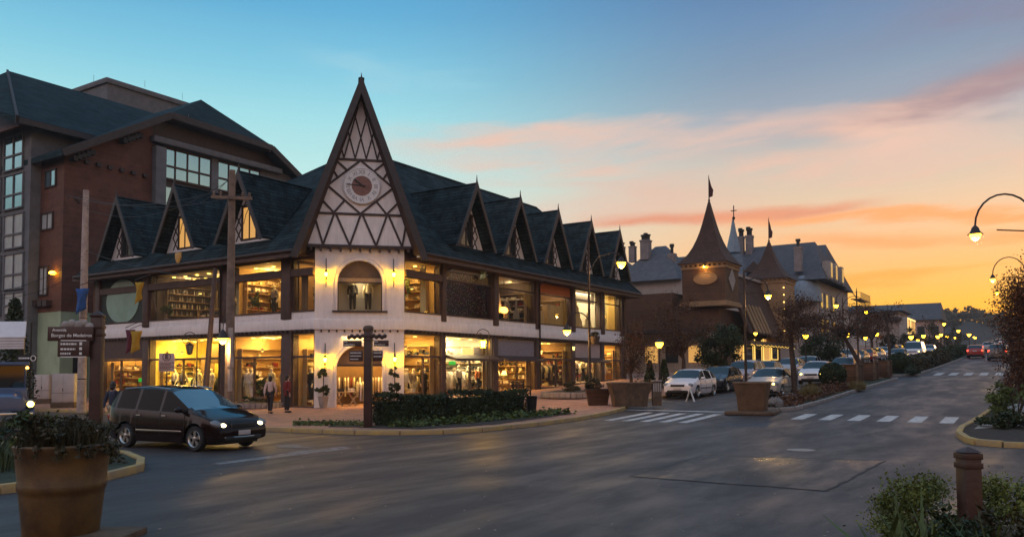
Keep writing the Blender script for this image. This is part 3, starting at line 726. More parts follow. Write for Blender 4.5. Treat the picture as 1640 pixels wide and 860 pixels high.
# --- main roofs
SL = .875
def rz(d): return 8.05+SL*(d+.85)      # roof height at depth d behind a facade
mb = MB()
th = V((0,0,-.22))
rR = [V((CC-.4+.0,EV,8.05)), V((30.6,EV,8.05)), V((29.,7.6,15.55)), V((7.6,7.6,15.55)), V((CC+.6,CC+.6-.0,rz(CC+.6)))]
rR = [V((3.3,EV,8.05)), V((30.7,EV,8.05)), V((29.0,7.7,15.55)), V((7.7,7.7,15.55))]
rL = [V((EV,3.3,8.05)), V((7.7,7.7,15.55)), V((7.2,13.,14.3)), V((4.2,22.,12.)), V((EV,23.4,8.05))]
rE = [V((30.7,EV,8.05)), V((30.7,16,8.05)), V((29.0,7.7,15.55))]
rB = [V((EV,23.4,8.05)), V((4.2,22.,12.)), V((7.2,13.,14.3)), V((14,23.4,8.05))]
mb.prism(rR, th); mb.prism(rE, th); mb.prism(rB, th)
for tri in ((0,1,2),(0,2,3),(0,3,4)): mb.prism([rL[i] for i in tri], th)
mb.build('roof', RF, bl)
mb = MB()
mb.box(3.5, 30.7, EV-.06, EV+.02, 7.7, 8.08); mb.box(EV-.06, EV+.02, 3.5, 23.4, 7.7, 8.08)
mb.box(3.5, 30.6, EV+.03, 0.1, 7.78, 7.83); mb.box(EV+.03, .1, 3.5, 23.3, 7.78, 7.83); mb.box(30.62,30.72,EV,14,7.7,8.06)
mb.build('eaves', TR, bl)
mb = MB(); mb.tube([V((7.7,7.7,15.58)), V((29,7.7,15.58))], .09, 6); mb.tube([V((29,7.7,15.58)), V((30.7,EV,8.08))], .07, 6)
mb.build('ridge_cap', MT['roof2'], bl)
# --- dormers: built for the right wing at u=0, copied as parts
def dormer_meshes(lit):
    """local frame: x along facade, y inward"""
    ap, hw, zb = 12.72, 1.92, 8.7
    out = {}
    vf, wl = -.45, .34          # verge front, gable wall
    yr = EV+(ap-8.05)/SL        # where the ridge dies into the roof
    slope = (ap-9.3)/1.72
    mb = MB()
    for s in (-1,1):
        ze = 9.0; xe = s*(ap-ze)/slope
        a = V((0,vf,ap)); b = V((xe,vf-.0,ze)); c = V((xe,EV+(ze-8.05)/SL+.25,ze)); d = V((0,yr+.25,ap))
        n = (b-a).cross(d-a).normalized()*(.12 if s > 0 else -.12)
        mb.prism([a,b,c,d], -n)
    out['roof'] = mb
    mb = MB()
    for s in (-1,1):
        xe = s*(ap-8.92)/slope
        mb.prism([V((0,vf-.06,ap+.06)), V((xe*1.02,vf-.06,8.92)), V((xe*1.02-s*.2,vf-.06,8.86)), V((0,vf-.06,ap-.48))], (0,.08,0))
    mb.tube([V((0,vf,ap-.1)), V((0,vf,ap+.42))], [.06,.012], 6)
    out['barge_board'] = mb
    mb = MB(); z0 = 8.9; hw2 = (ap-.25-z0)/slope
    mb.prism([V((-hw2,wl,z0)), V((hw2,wl,z0)), V((0,wl,ap-.25))], (0,.12,0)); out['gable_wall'] = mb
    mb = MB()
    def fb(a,b,w=.09,d=.03): 
        A = V((a[0],wl-d/2-.001,a[1])); B = V((b[0],wl-d/2-.001,b[1])); mb.bar(A, B, d, w)
    for z in (11.0,):
        x = (ap-.25-z)/slope; fb((-x,z),(x,z))
    for s in (-1,1):
        fb((s*.62,9.1),(s*.62,11.0),.1,.032)
        for z in (9.1,9.85): 
            fb((s*.65,z),(s*1.15,z+.75),.07,.028); fb((s*1.1,z),(s*.65,z+.75),.07,.026)
        fb((s*.45,11.0),(-s*.12,12.0),.07,.028); fb((s*0.02,11.0),(s*.4,11.7),.07,.026)
    fb((-.62,9.15),(.62,9.15),.1,.034)
    out['timber'] = mb
    mb = MB(); mb.box(-.57,-.5,wl-.05,wl-.0,9.2,10.95); mb.box(.5,.57,wl-.05,wl-.0,9.2,10.95); mb.box(-.04,.04,wl-.05,wl,9.2,10.88); mb.box(-.5,.5,wl-.05,wl,10.88,10.95)
    mb.tube([V((-.46,wl-.03,10.0)),V((-.3,wl-.03,10.5)),V((-.1,wl-.03,10.8))],.02,5); mb.tube([V((.46,wl-.03,10.0)),V((.3,wl-.03,10.5)),V((.1,wl-.03,10.8))],.02,5)
    out['window'] = mb
    mb = MB(); mb.box(-.5,-.04,wl-.02,wl-.012,9.2,10.88); mb.box(.04,.5,wl-.02,wl-.012,9.2,10.88); out['pane'] = mb
    mb = MB(); mb.ball((-1.5,EV+.9+.35,9.15),(.5,.2,.14),8,5); mb.ball((-1.15,EV+1.25,9.2),(.35,.16,.16),8,5); out['flashing'] = mb
    return out
DM = dormer_meshes(0)
dmat = dict(roof=RF, barge_board=MT['barge'], gable_wall=W, timber=TB, window=TB)
first = {}
def dormer(M, lit, flip=1):
    d = bpy.data.objects.new('dormer', None); COL.objects.link(d); d.parent = bl; d.matrix_local = M; d.empty_display_size = .2
    wo = None
    for k,mm in dmat.items():
        if k not in first: first[k] = DM[k].build('dormer_'+k if k in ('roof','window') else k, mm, d); o = first[k]
        else: o = first[k].copy(); COL.objects.link(o); o.parent = d
        if k == 'window': wo = o
    if lit not in first: first[lit] = DM['pane'].build('pane', MT['win'] if lit == 'lit' else MT['darkglass'], d); o = first[lit]
    else: o = first[lit].copy(); COL.objects.link(o); o.parent = d
    o['label'] = 'warmly lit dormer panes' if lit == 'lit' else 'dark dormer panes'
    return d
for x in (8.89,13.53,18.27,23.05,27.8): dormer(Matrix.Translation((x,0,0)), 'dim')
for y,l in ((8.41,'lit'),(13.95,'lit'),(19.59,'dim')):
    dormer(Matrix(((0,1,0,0),(-1,0,0,y),(0,0,1,0),(0,0,0,1))), l)

# --- shop interiors: a lit room behind each bay, lamps inside
def room(nm, fr, u0, u1, z0, z1, dep, wall, lamps, power, col=(1.,.6,.17), fl='floor_i', side=True, ce='ceil_i'):
    mb = MB(); mb.fbox(fr, u0, u1, z0, z1, -dep-.1, -dep); o = mb.build('shop_back_wall', MT[wall], bl)
    mb = MB(); mb.fbox(fr, u0, u1, z0-.06, z0, -dep, -.26); mb.build('shop_floor', MT[fl], bl)
    mb = MB(); mb.fbox(fr, u0, u1, z1, z1+.06, -dep, -.31); c = mb.build('shop_ceiling', MT[ce], bl)
    if side and u0 < 3.35:
        mb = MB(); mb.fbox(fr, u1, u1+.06, z0, z1, -dep, -.46); mb.build('shop_side_wall', MT[wall], bl)
    elif side:
        mb = MB(); mb.fbox(fr, u0-.06, u0, z0, z1, -dep, -.46); mb.build('shop_side_wall', MT[wall], bl); mb = MB(); mb.fbox(fr, u1, u1+.06, z0, z1, -dep, -.46); mb.build('shop_side_wall', MT[wall], bl)
    if lamps:
        mb = MB()
        for i in range(lamps):
            for d in (-1.2,-2.6): mb.T = None; p = fr[0]+fr[1]*(u0+(i+.5)*(u1-u0)/lamps)+fr[2]*d; mb.lathe([(.09,0),(.09,.03),(.001,.03)], 10, (p.x,p.y,z1-.05))
        mb.build('ceiling_lamps', MT['down'], c)
    if power:
        ld = bpy.data.lights.new('shop_ceiling_light','AREA'); ld.shape = 'RECTANGLE'; ld.size = max(.8,(u1-u0)*.7); ld.size_y = 1.4; ld.energy = power*2.0 if power < 700 else power*.7; ld.color = col
        lo = bpy.data.objects.new('shop_ceiling_light', ld); COL.objects.link(lo); lo.parent = bl
        p = fr[0]+fr[1]*((u0+u1)/2)-fr[2]*(dep*.3); lo.location = (p.x,p.y,z1-.12)
        if fr is FL: lo.rotation_euler = (0,0,PI/2)
        k_ = max(1,int((u1-u0)/1.5)) if dep > 1.5 else 0
        for i in range(k_):
            l2 = bpy.data.lights.new('shop_spot_light','POINT'); l2.energy = (power*3.2 if power < 700 else power*.45)/k_; l2.color = col; l2.shadow_soft_size = .06
            o2 = bpy.data.objects.new('shop_spot_light', l2); COL.objects.link(o2); o2.parent = bl
            p2_ = fr[0]+fr[1]*(u0+(i+.5+.18*math.sin(i*3.1+u0))*(u1-u0)/k_)-fr[2]*(dep-.55 if i % 2 == 0 else dep*.45); o2.location = (p2_.x,p2_.y,z1-(.45 if i % 2 == 0 else .3))
G0 = .24
room('', FC, -1.6, 1.6, .235, 3.9, 2.3, 'wall_b', 3, 75, (1.,.58,.15), side=False)
room('', FC, -1.1, 1.1, 5.0, 7.5, .9, 'wall_w', 0, 0, side=False)
ld = bpy.data.lights.new('window_display_light','POINT'); ld.energy = 16; ld.color = (1.,.74,.4); ld.shadow_soft_size = .1; lo = bpy.data.objects.new('window_display_light',ld); COL.objects.link(lo); lo.parent = bl; lo.location = FC[0]-FC[2]*.4+V((0,0,6.35))
room('', FL, 3.2, 4.72, G0, 3.92, 4, 'wall_y', 1, 34)
room('', FL, 5.44, 9.6, G0, 3.92, 4.5, 'wall_y', 4, 80)
room('', FL, 10.25, 16.72, G0, 3.92, 3.6, 'wall_g', 5, 760, (1.,.68,.13))
room('', FL, 17.3, 21.7, G0, 3.92, 4.5, 'wall_y', 2, 70)
room('', FR, 3.3, 6.13, .32, 3.92, 4, 'wall_y', 2, 70)
room('', FR, 6.5, 11.1, .5, 3.92, 4, 'wall_w', 4, 150, (1.,.8,.42))
room('', FR, 11.6, 15.94, .7, 3.92, 4, 'wall_y', 3, 120)
room('', FR, 16.4, 20.75, .85, 3.92, 4.5, 'wall_b', 2, 45)
room('', FR, 21.2, 25.28, 1.05, 3.92, 4, 'wall_w', 3, 100, (1.,.76,.4))
room('', FR, 25.75, 28.6, 1.2, 3.92, 4, 'wall_y', 2, 95)
Z2 = 4.9
room('', FL, 3.2, 4.72, Z2, 7.72, 4, 'wall_b', 1, 22)
room('', FL, 5.44, 9.6, Z2, 7.72, 4.5, 'wall_y', 3, 55)
room('', FL, 10.25, 16.72, Z2, 7.72, 4.8, 'wall_d', 6, 30, (1.,.72,.4))
room('', FR, 3.3, 6.13, Z2, 7.72, 4, 'wall_y', 2, 55)
room('', FR, 6.5, 11.1, Z2, 7.72, 1.0, 'collage', 0, 5, (1.,.8,.66))
room('', FR, 11.6, 15.94, Z2, 7.72, 3.5, 'wall_d', 2, 7, (1.,.78,.6))
room('', FR, 16.4, 20.75, Z2, 7.72, 3.0, 'wall_b', 0, 14, (1.,.76,.55))
room('', FR, 21.2, 25.28, Z2, 7.72, 3.2, 'wall_w', 0, 70, (1.,.82,.5))
room('', FR, 25.75, 28.6, Z2, 7.72, 2.5, 'wall_y', 0, 50, (1.,.8,.35))
# dark green front with a big oval window at the far end of the left wing
mb = MB(); mb.fbox(FL, 17.3, 21.7, 5.0, 7.72, -.06, .0); ov = mb.build('oval_window', mat('dark_green_front',(.02,.035,.028),.7,.2,2.), bl)
mb = MB(); mb.T = frameM(V((-.005,19.45,6.35)), (0,-1,0), (0,0,1)); mb.lathe([(1.35,0),(1.35,.03),(.001,.03)], 40, cap=False, sx=1.25, sy=.98); mb.build('pane', MT['teal'], ov)
mb = MB(); mb.fbox(FL, 17.3, 21.7, 2.86, 3.93, -.06, .02); mb.build('shop_head_board', MT['trim'], bl)
# stair in the upper left shop
mb = MB()
for i in range(10): mb.fbox(FL, 6.6+i*.26, 6.9+i*.26, 4.95+(9-i)*.22, 5.0+(9-i)*.22, -3.6, -2.6)
mb.bar(V((2.6,6.5,7.85)), V((2.6,9.2,5.75)), .06, .06); mb.bar(V((2.6,6.5,7.5)), V((2.6,9.2,5.4)), .04, .04)
mb.build('staircase', MT['trim'], bl)
# ---------------------------------------------------------------- hotel behind the corner building
ht = thing('hotel_building', 'tall dark-roofed hotel with red wood cladding and large grid windows', 'building')
HY = 28.; FH = (V((0,HY,0)), V((1,0,0)), V((0,-1,0)))
def hu(px, py, Y=HY): p = ony(px,py,Y); return (p.x, p.z)
x0 = onx(100,400,.9).x; x0 = hu(100,400)[0]; xR = hu(470,290)[0]+1.5
A_,B_,C_,D_ = (ony(*p,27.) for p in ((100,240),(275,181),(436,234),(480,279)))
E_ = D_+(D_-C_)*2.2
P_ = ony(322,160,30.5)
# wood front, with the dark panel beside the windows
xw = hu(243,300)[0]
def roofz(x): # verge height in the wall plane
    if x < B_.x: return A_.z+(B_.z-A_.z)*(x-A_.x)/(B_.x-A_.x)-.2
    if x < C_.x: return B_.z-.2
    return C_.z+(D_.z-C_.z)*(x-C_.x)/(D_.x-C_.x)-.2
mb = MB(); mb.fpoly(FH, [(x0,6.2),(xw,6.2),(xw,roofz(xw)),(x0,roofz(x0))], -.4, 0); mb.box(x0, x0+.3, HY+.4, HY+8, 6.2, roofz(x0)); mb.build('wood_wall', MT['wood'], ht)
mb = MB(); mb.fpoly(FH, [(x0,0),(xw+14,0),(xw+14,6.2),(x0,6.2)], -.4, -.02); mb.box(x0+.02, x0+.3, HY+.4, HY+8, 0, 6.2); mb.build('ground_wall', MT['green'], ht)
mb = MB(); mb.fpoly(FH, [(xw,6.2),(xR,6.2),(xR,roofz(xR)),(C_.x,roofz(C_.x)),(B_.x+1.2,roofz(B_.x+1.2)),(xw,roofz(xw))], -.6, -.1); mb.build('upper_wall', MT['beam'], ht)
# beam ends on the wood wall
for i in range(7):
    p = ony(119+i*18.6, 256+i*4.3, HY); mb = MB(); mb.cbox((p.x,HY-.122,p.z),(.3,.24,.26)); mb.build('beam_end', MT['barge'], ht)
# stepped brackets under the verge
for px,py in ((112,248),(192,220)):
    p = ony(px,py,HY-.1); mb = MB()
    for k in range(5): mb.box(p.x+k*.3, p.x+.3+k*.3, HY-.6, HY-.02, p.z-.45+k*.17, p.z-.2+k*.17+.1)
    mb.build('bracket', MT['dark'], ht)
# columns and window grids
c0 = hu(243,300)[0]; c1 = hu(260,300)[0]
mb = MB(); mb.fbox(FH, c0, c1, 8, hu(250,236)[1], -.1, .5); mb.build('corner_pier', MT['concrete'], ht, bevel=.03)
bz = hu(250,222)[1]
b0,b1 = ony(247,219,27.45), ony(452,271,27.45)
mb = MB(); mb.box(b0.x, b1.x, 27.4, HY+.1, b0.z-.32, b0.z+.12); mb.build('window_head', MT['concrete'], ht, bevel=.03)
w = [(hu(261,238)[0],hu(338,262)[0]),(hu(349,262)[0],hu(416,278)[0])]
zt,zb = hu(262,236)[1]-.0, hu(262,285)[1]
for (xa,xb) in w:
    for (za,zc) in ((zb,zt),(zb-3.2,zb-.55),(zb-6.3,zb-3.8)):
        mb = MB(); n = 4; zm = za+(zc-za)*.42
        for i in range(n+1): mb.fbox(FH, xa+(xb-xa)*i/n-.05, xa+(xb-xa)*i/n+.05, za, zc, -.05, .04)
        for z in (za,zm,zc): mb.fbox(FH, xa-.05, xb+.05, z-.07, z+.07, -.04, .06)
        wo = mb.build('window', MT['trim'], ht)
        mb = MB(); mb.fbox(FH, xa, xb, za, zc, -.03, -.02); mb.build('pane', MT['skyglass'], wo)
mb = MB(); mb.fbox(FH, w[0][1], w[1][0], 8, zt+.3, -.1, .12); mb.fbox(FH, w[1][1], xR, 8, zt+.3, -.1, .1); mb.build('pier', MT['concrete'], ht, bevel=.02)
# jerkinhead roof
RB = MT['roof2']; dn = V((0,0,-.38)); yb = 50.
def back(p, y=yb): return V((p.x,y,p.z))
Pb = back(P_); 
mb = MB()
mb.prism([A_, B_, P_, Pb, back(A_)], dn); mb.prism([B_, C_, P_], dn); mb.prism([E_, C_, P_, Pb, back(E_)], dn)
mb.build('roof', RB, ht)
mb = MB()
for a,b in ((A_,B_),(B_,C_),(C_,E_)): mb.bar(a+V((0,-.05,-.2)), b+V((0,-.05,-.2)), .12, .5, up=(0,-.0,1))
mb.build('verge_board', MT['barge'], ht)
mb = MB(); mb.poly([A_+V((0,.1,-.45)), B_+V((0,.1,-.45)), V((B_.x,HY,B_.z-.45)), V((A_.x,HY,A_.z-.45))]); mb.prism([B_+V((.2,.1,-.42)), C_+V((-.2,.1,-.42)), V((C_.x,HY-.05,C_.z-.42)), V((B_.x,HY-.05,B_.z-.42))], (0,0,-.04)); mb.build('soffit', MT['beam'], ht)
mb = MB()
for px,py in ((300,196),(302,190),(432,242)):
    p = ony(px,py,27.3); mb.ball((p.x,p.y,p.z),.12,8,6); mb.tube([p,p+V((0,0,.3))],.02,5)
mb.build('flood_lamps', MT['concrete2'], ht)
# side windows in the wood wing (face x = x0)
FS = (V((x0,0,0)), V((0,1,0)), V((-1,0,0)))
for (pa,pb) in (((90,272),(74,300)),((85,341),(68,368)),((77,428),(64,472))):
    a = onx(*pa,x0); b = onx(*pb,x0)
    mb = MB(); mb.fbox(FS, a.y, b.y, b.z-.1, b.z, -.05, .1); mb.fbox(FS, a.y, b.y, a.z, a.z+.1, -.05, .1); mb.fbox(FS, a.y-.1, a.y, b.z-.1, a.z+.1, -.05, .1); mb.fbox(FS, b.y, b.y+.1, b.z-.1, a.z+.1, -.05, .1); ym = (a.y+b.y)/2; mb.fbox(FS, ym-.05, ym+.05, b.z, a.z, -.02, .06)
    wo = mb.build('window', MT['beam'], ht)
    mb = MB(); mb.fbox(FS, a.y, b.y, b.z, a.z, .01, .03); mb.build('pane', MT['skyglass' if pa[1] == 272 else 'curtain'], wo)
p = onx(84,437,x0-.25); mb = MB(); mb.ball(p,(.22,.22,.12),10,6); mb.build('wall_light', MT['lampst'], ht)
# balcony boxes under the lowest side window
mb = MB()
for px in (63,72,80):
    p = onx(px,486,x0); mb.cbox((x0-.2,p.y,p.z),(.4,.5,.4))
mb.build('beam_ends', MT['beam'], ht)
# grey stair bay on the far left
yc = onx(63,400,x0).y
xb2 = ony(46,400,yc).x
mb = MB(); mb.box(xb2, x0+4, yc, yc+.4, 0, ony(52,200,yc).z-.2); mb.build('grey_wall', MT['concrete'], ht)
FB = (V((xb2,0,0)), V((0,1,0)), V((-1,0,0)))
ztop = onx(42,205,xb2).z+.9
mb = MB(); mb.box(xb2+.02, xb2+.4, yc+.4, yc+14, 0, ztop); mb.build('bay_wall', MT['concrete'], ht)
rows = [(213,267),(277,330),(341,394),(405,460),(468,500)]
for i,(t,b) in enumerate(rows):
    a = onx(38,t,xb2); q = onx(38,b,xb2)
    for j in range(3):
        ya = a.y+j*3.1; yb_ = ya+2.5
        mb = MB(); mb.fbox(FB, ya-.1, yb_+.1, q.z-.1, q.z, -.05, .12); mb.fbox(FB, ya-.1, yb_+.1, a.z, a.z+.1, -.05, .12)
        for y in (ya-.1,(ya+yb_)/2-.05,yb_): mb.fbox(FB, y, y+.1, q.z, a.z, -.03, .1)
        zm = q.z+(a.z-q.z)*.4; mb.fbox(FB, ya, yb_, zm-.06, zm+.06, -.02, .11)
        wo = mb.build('window', MT['concrete'], ht)
        mb = MB(); mb.fbox(FB, ya, yb_, q.z, a.z, .005, .03); mb.build('pane', MT['skyglass' if i < 2 else 'curtain'], wo)
mb = MB()
for i in range(12): mb.cbox((xb2-.1,yc+.4+i*1.0,ztop-.25),(.3,.35,.35))
mb.build('beam_ends', MT['beam'], ht)
# large roof of the left wing
rL0,rR0 = ony(14,114,yc+8), ony(250,184,yc+8); eR,eL = ony(176,221,yc-1), ony(30,187,yc-1)
rL1 = V((rL0.x,yc+8,rL0.z)); rR1 = V((rR0.x,yc+8,rL0.z)); eL1 = V((eL.x,yc-1,eL.z)); eR1 = V((eR.x+4,yc-1,eL.z))
mb = MB(); mb.prism([rL1,rR1,eR1,eL1], dn); gl_ = V((eL1.x-.3,yc+17,eL1.z)); mb.prism([rL1,rR1,V((eR1.x,yc+17,eL1.z)),gl_], dn); q_ = onx(-14,127,eL1.x-1.5); q_.y = max(q_.y,yc+3); mb.prism([rL1,eL1,V((eL1.x-1.5,yc+6,onx(-14,127,eL1.x-1.5).z))], dn)
mb.build('roof', RB, ht)
mb = MB(); mb.bar(eL1+V((-.1,0,-.2)), rL1+V((-.1,0,-.2)), .15, .55); mb.bar(eL1+V((0,-.05,-.25)), eR1+V((0,-.05,-.25)), .1, .4); mb.build('verge_board', MT['barge'], ht)
mb = MB(); mb.prism([eL1+V((.4,.8,-.4)), rL1+V((.4,0,-.5)), gl_+V((.6,0,-.4))], (.2,0,0)); mb.build('end_gable', MT['wood'], ht)
# roof plant-room parapet
pc = ony(172,125,46); px_ = ony(300,166,46)
mb = MB(); mb.box(pc.x, px_.x+3, 46, 58, 12, pc.z-.5); mb.build('parapet_block', MT['concrete'], ht)
mb = MB(); mb.box(pc.x-.2, px_.x+3.2, 45.8, 58.2, pc.z-.5, pc.z); mb.build('coping', MT['concrete'], ht, bevel=.05)
mb = MB()
for px,py in ((150,122),(232,130),(292,150)):
    p = ony(px,py+10,46.3); mb.tube([p,p+V((0,0,.7))],.015,5)
mb.build('lightning_rods', MT['iron'], ht)
# ground-floor door and black shutter in the green wall
mb = MB()
a = onx(122,560,x0) if False else None
pa,pb = ony(117,572,HY), ony(130,650,HY); mb.fbox(FH, pa.x, pb.x+.3, .1, pa.z, -.02, .06); mb.build('door', MT['dark'], ht)

# ---------------------------------------------------------------- shingled shop house with two bell-shaped spires
sh = thing('spired_shop_building', 'brown shingled shop house with two bell-curved spires and flagpoles', 'building')
X1 = 42.
def y_(px,py,X=X1): return onx(px,py,X)
mb = MB(); mb.box(X1+.6, 63, -3.2, 9, .8, 7.6); mb.box(X1+.55, 46, 1.2, 9, 5.8, 9.2); mb.build('wall', MT['brown'], sh)
mb = MB(); mb.box(X1+.2, X1+.6, -3.0, 8.5, .8, 5.4); mb.build('plinth_wall', MT['beige'], sh)
mb = MB(); mb.box(X1-1.6, X1+.6, -2.2, 9, 5.4, 5.75); mb.box(46, 63.2, -4.9, -3.2, 4.4, 4.75); mb.build('canopy', MT['beam'], sh)
# sloping shingled roof skirt along the street, lit by lamps
mb = MB(); mb.prism([V((46,-5.0,5.4)),V((62,-5.0,5.4)),V((62,-2.6,11.2)),V((46,-2.6,11.2))], V((0,.25,0))); mb.build('mansard', MT['spire'], sh)
mb = MB(); mb.bar(V((46,-2.7,11.25)),V((62,-2.7,11.25)),.3,.25); mb.build('gutter', MT['concrete2'], sh)
for k in range(5):
    x = 47.2+k*1.15; mb = MB(); mb.prism([V((x,-5.08,5.5)),V((x+.5,-5.08,5.5)),V((x+.5,-3.95,8.2)),V((x,-3.95,8.2))], V((0,-.12,.03))); mb.build('roof_rib', MT['tan'], sh)
def spire_tower(x0,x1,y0,y1,z0,z1,ztip,mw,ftip):
    t = bpy.data.objects.new('spire_tower', None); COL.objects.link(t); t.parent = sh
    mb = MB(); mb.box(x0,x1,y0,y1,z0,z1); mb.build('tower_wall', MT[mw], t)
    mb = MB(); mb.box(x0-.22,x1+.22,y0-.22,y1+.22,z0-.28,z0); mb.box(x0-.12,x1+.12,y0-.12,y1+.12,z0,z0+.16); mb.build('base_moulding', MT['tan'], t); mb = MB(); mb.box(x0-.1,x1+.1,y0-.1,y1+.1,z1-.5,z1-.3); mb.box(x0-.2,x1+.2,y0-.2,y1+.2,z1-.12,z1)
    n = 9
    for i in range(n):
        y = y0+(i+.5)*(y1-y0)/n; mb.box(x0-.16,x0-.02,y-.1,y+.1,z1-.3,z1-.12)
        x = x0+(i+.5)*(x1-x0)/n; mb.box(x-.1,x+.1,y0-.16,y0-.02,z1-.3,z1-.12)
    mb.build('cornice', MT['tan'], t)
    mb = MB(); cx,cy = (x0+x1)/2,(y0+y1)/2; hx,hy = (x1-x0)/2+.35,(y1-y0)/2+.35
    prof = [(1.,0),(.83,.075),(.66,.165),(.52,.27),(.41,.38),(.31,.5),(.22,.64),(.13,.8),(.05,.95),(.015,1.)]
    vs = []; fs = []
    for r,t_ in prof:
        z = z1+t_*(ztip-z1); vs += [(cx-hx*r,cy-hy*r,z),(cx+hx*r,cy-hy*r,z),(cx+hx*r,cy+hy*r,z),(cx-hx*r,cy+hy*r,z)]
    for i in range(len(prof)-1):
        for k in range(4): fs.append((i*4+k,i*4+(k+1)%4,(i+1)*4+(k+1)%4,(i+1)*4+k))
    fs.append((3,2,1,0)); mb.add(vs,fs); mb.build('spire', MT['spire'], t, smooth=30)
    mb = MB(); mb.tube([V((cx,cy,ztip-.3)),V((cx,cy,ftip))],[.06,.03],6); mb.ball((cx,cy,ztip),.11,8,6); mb.build('flagpole', MT['iron'], t)
    mb = MB(); L = ftip-ztip
    mb.prism([V((cx,cy,ftip-.1)),V((cx,cy,ztip+.25)),V((cx+.05,cy-.32,ztip+.35)),V((cx+.1,cy-.38,ztip+.95)),V((cx+.05,cy-.26,ztip+1.2)),V((cx,cy-.2,ftip-.9))], (.03,0,0)); mb.build('flag', MT['flagd'], t)
    return t
ta = y_(1093,487); tb = y_(1162,484)
zt1 = y_(1093,424).z
tw = spire_tower(X1, X1+3.9, tb.y, ta.y, ta.z, zt1, y_(1134,321,X1+1.9).z, 'brown', y_(1134,281,X1+1.9).z)
FT = (V((X1,0,0)), V((0,-1,0)), V((-1,0,0)))
pc = y_(1130,446)
mb = MB(); mb.T = frameM(pc+V((-.02,0,0)), (0,-1,0), (0,0,1)); mb.lathe([(1.0,0),(1.0,.06),(.93,.1),(.9,.05),(.001,.05)], 36, cap=False, sx=1.12, sy=.58); mb.build('oval_board', MT['tan'], tw)
mb = MB(); a = pc+V((-.3,0,1.15)); mb.tube([a+V((.3,.75,.2)),a],.025,5); mb.tube([a+V((.3,-.75,.2)),a],.025,5); mb.lathe([(.1,0),(.06,.12),(.03,.16)],8,(a.x,a.y,a.z-.08)); mb.build('board_lamp', MT['black'], tw)
mb = MB(); mb.ball(a+V((0,0,-.09)),.07,8,6); mb.build('board_lamp_bulb', MT['lampw'], tw)
ld = bpy.data.lights.new('board_lamp_light','POINT'); ld.energy = 25; ld.color = (1.,.6,.2); ld.shadow_soft_size = .08; lo = bpy.data.objects.new('board_lamp_light',ld); COL.objects.link(lo); lo.parent = tw; lo.location = a+V((-.1,0,-.25))
mb = MB(); p = ony(1172,448,tb.y-.03); mb.T = frameM(p, (1,0,0), (0,0,1)); mb.prism([(-.95,0,0),(0,-1.05,0),(.95,0,0),(0,1.05,0)], (0,0,.05)); mb.build('diamond_board', MT['concrete2'], tw)
# second, farther spire
t2 = spire_tower(57.5, 61.6, -5.2, -1.1, 5.2, 11.6, onx(1240,385,59.5).z, 'tan', onx(1238,348,59.5).z)
mb = MB(); mb.T = frameM(V((59.5,-5.25,8.6)), (1,0,0), (0,0,1)); mb.lathe([(1.1,0),(1.1,.06),(.001,.06)], 24, cap=False); mb.lathe([(.75,.062),(.75,.1),(.6,.1),(.6,.062)], 24, cap=False); mb.build('round_emblem', MT['trim'], t2)
# shop windows with glowing trim at street level
for i in range(5):
    x = 46.8+i*3.1; z = h(x)+PAVE
    mb = MB(); mb.box(x,x+2.5,-3.3,-3.21,z+.45,z+.52); mb.box(x,x+.07,-3.3,-3.21,z+.52,z+2.7); mb.box(x+2.43,x+2.5,-3.3,-3.21,z+.52,z+2.7); wo = mb.build('shop_window', MT['strip'], sh)
    mb = MB(); mb.box(x+.07,x+2.43,-3.26,-3.22,z+.52,z+2.7); mb.build('pane', MT['win'] if i in (0,3) else MT['darkglass'], wo)
mb = MB()
for i in range(46): 
    x = 46.2+i*.36; mb.ball((x,-4.92,4.36+.06*math.sin(i*1.7)),.022,5,4)
for i in range(7): mb.ball((56.9,-5.25-.0,6.0+i*.75),.07,6,4)
mb.build('string_lights', MT['fairy'], sh)
# low side windows facing the crossing
for y in (-1.6,.6,2.6):
    mb = MB(); z = h(X1)+PAVE; mb.box(X1+.14,X1+.2,y,y+1.2,z+.8,z+2.3); mb.build('side_window', MT['win'] if y != .6 else MT['darkglass'], sh)

# ---------------------------------------------------------------- grey-roofed chateau with chimneys and a blue spire
ch = thing('chateau_building', 'grey slate-roofed chateau with tall chimneys, dormers and pale blue spire', 'building')
X2 = 75.
ra,rb_,rc = onx(1000,420,X2), onx(1290,392,X2), onx(1325,436,X2)
zr = rb_.z+.2
mb = MB()
mb.box(X2+.5, 95, -4.6, 26, 2.5, 13.4); mb.build('wall', MT['cream'], ch)
mb = MB()
def hip(x0,x1,y0,y1,ze,zr_,inset):
    a,b,c,d = V((x0,y0,ze)),V((x1,y0,ze)),V((x1,y1,ze)),V((x0,y1,ze)); xm = (x0+x1)/2
    e,f = V((xm,y0+inset,zr_)),V((xm,y1-inset,zr_))
    mb.add([a,b,c,d,e,f],[(0,1,4),(1,2,5,4),(2,3,5),(3,0,4,5),(3,2,1,0)])
hip(X2-1, 88, -5.9, 8, 13.0, 18.6, 2.6)
hip(X2+4, 95, -5.4, 26, 13.0, 19., 2.)
mb.build('roof', MT['slate2'], ch)
mb = MB(); hip(X2-8, X2+4, 10, 19.5, 13.4, 18.6, 4.); hip(X2-8, X2+2, 1.5, 7, 13.2, 16.6, 2.2); hip(X2-6, X2+6, 17.5, 26, 13.6, 17.6, 3.5); mb.build('cross_roof', MT['slate'], ch)
mb = MB(); mb.box(X2-7, X2+.5, 2.5, 18, 8, 13.4); mb.build('wing_wall', MT['cream'], ch)
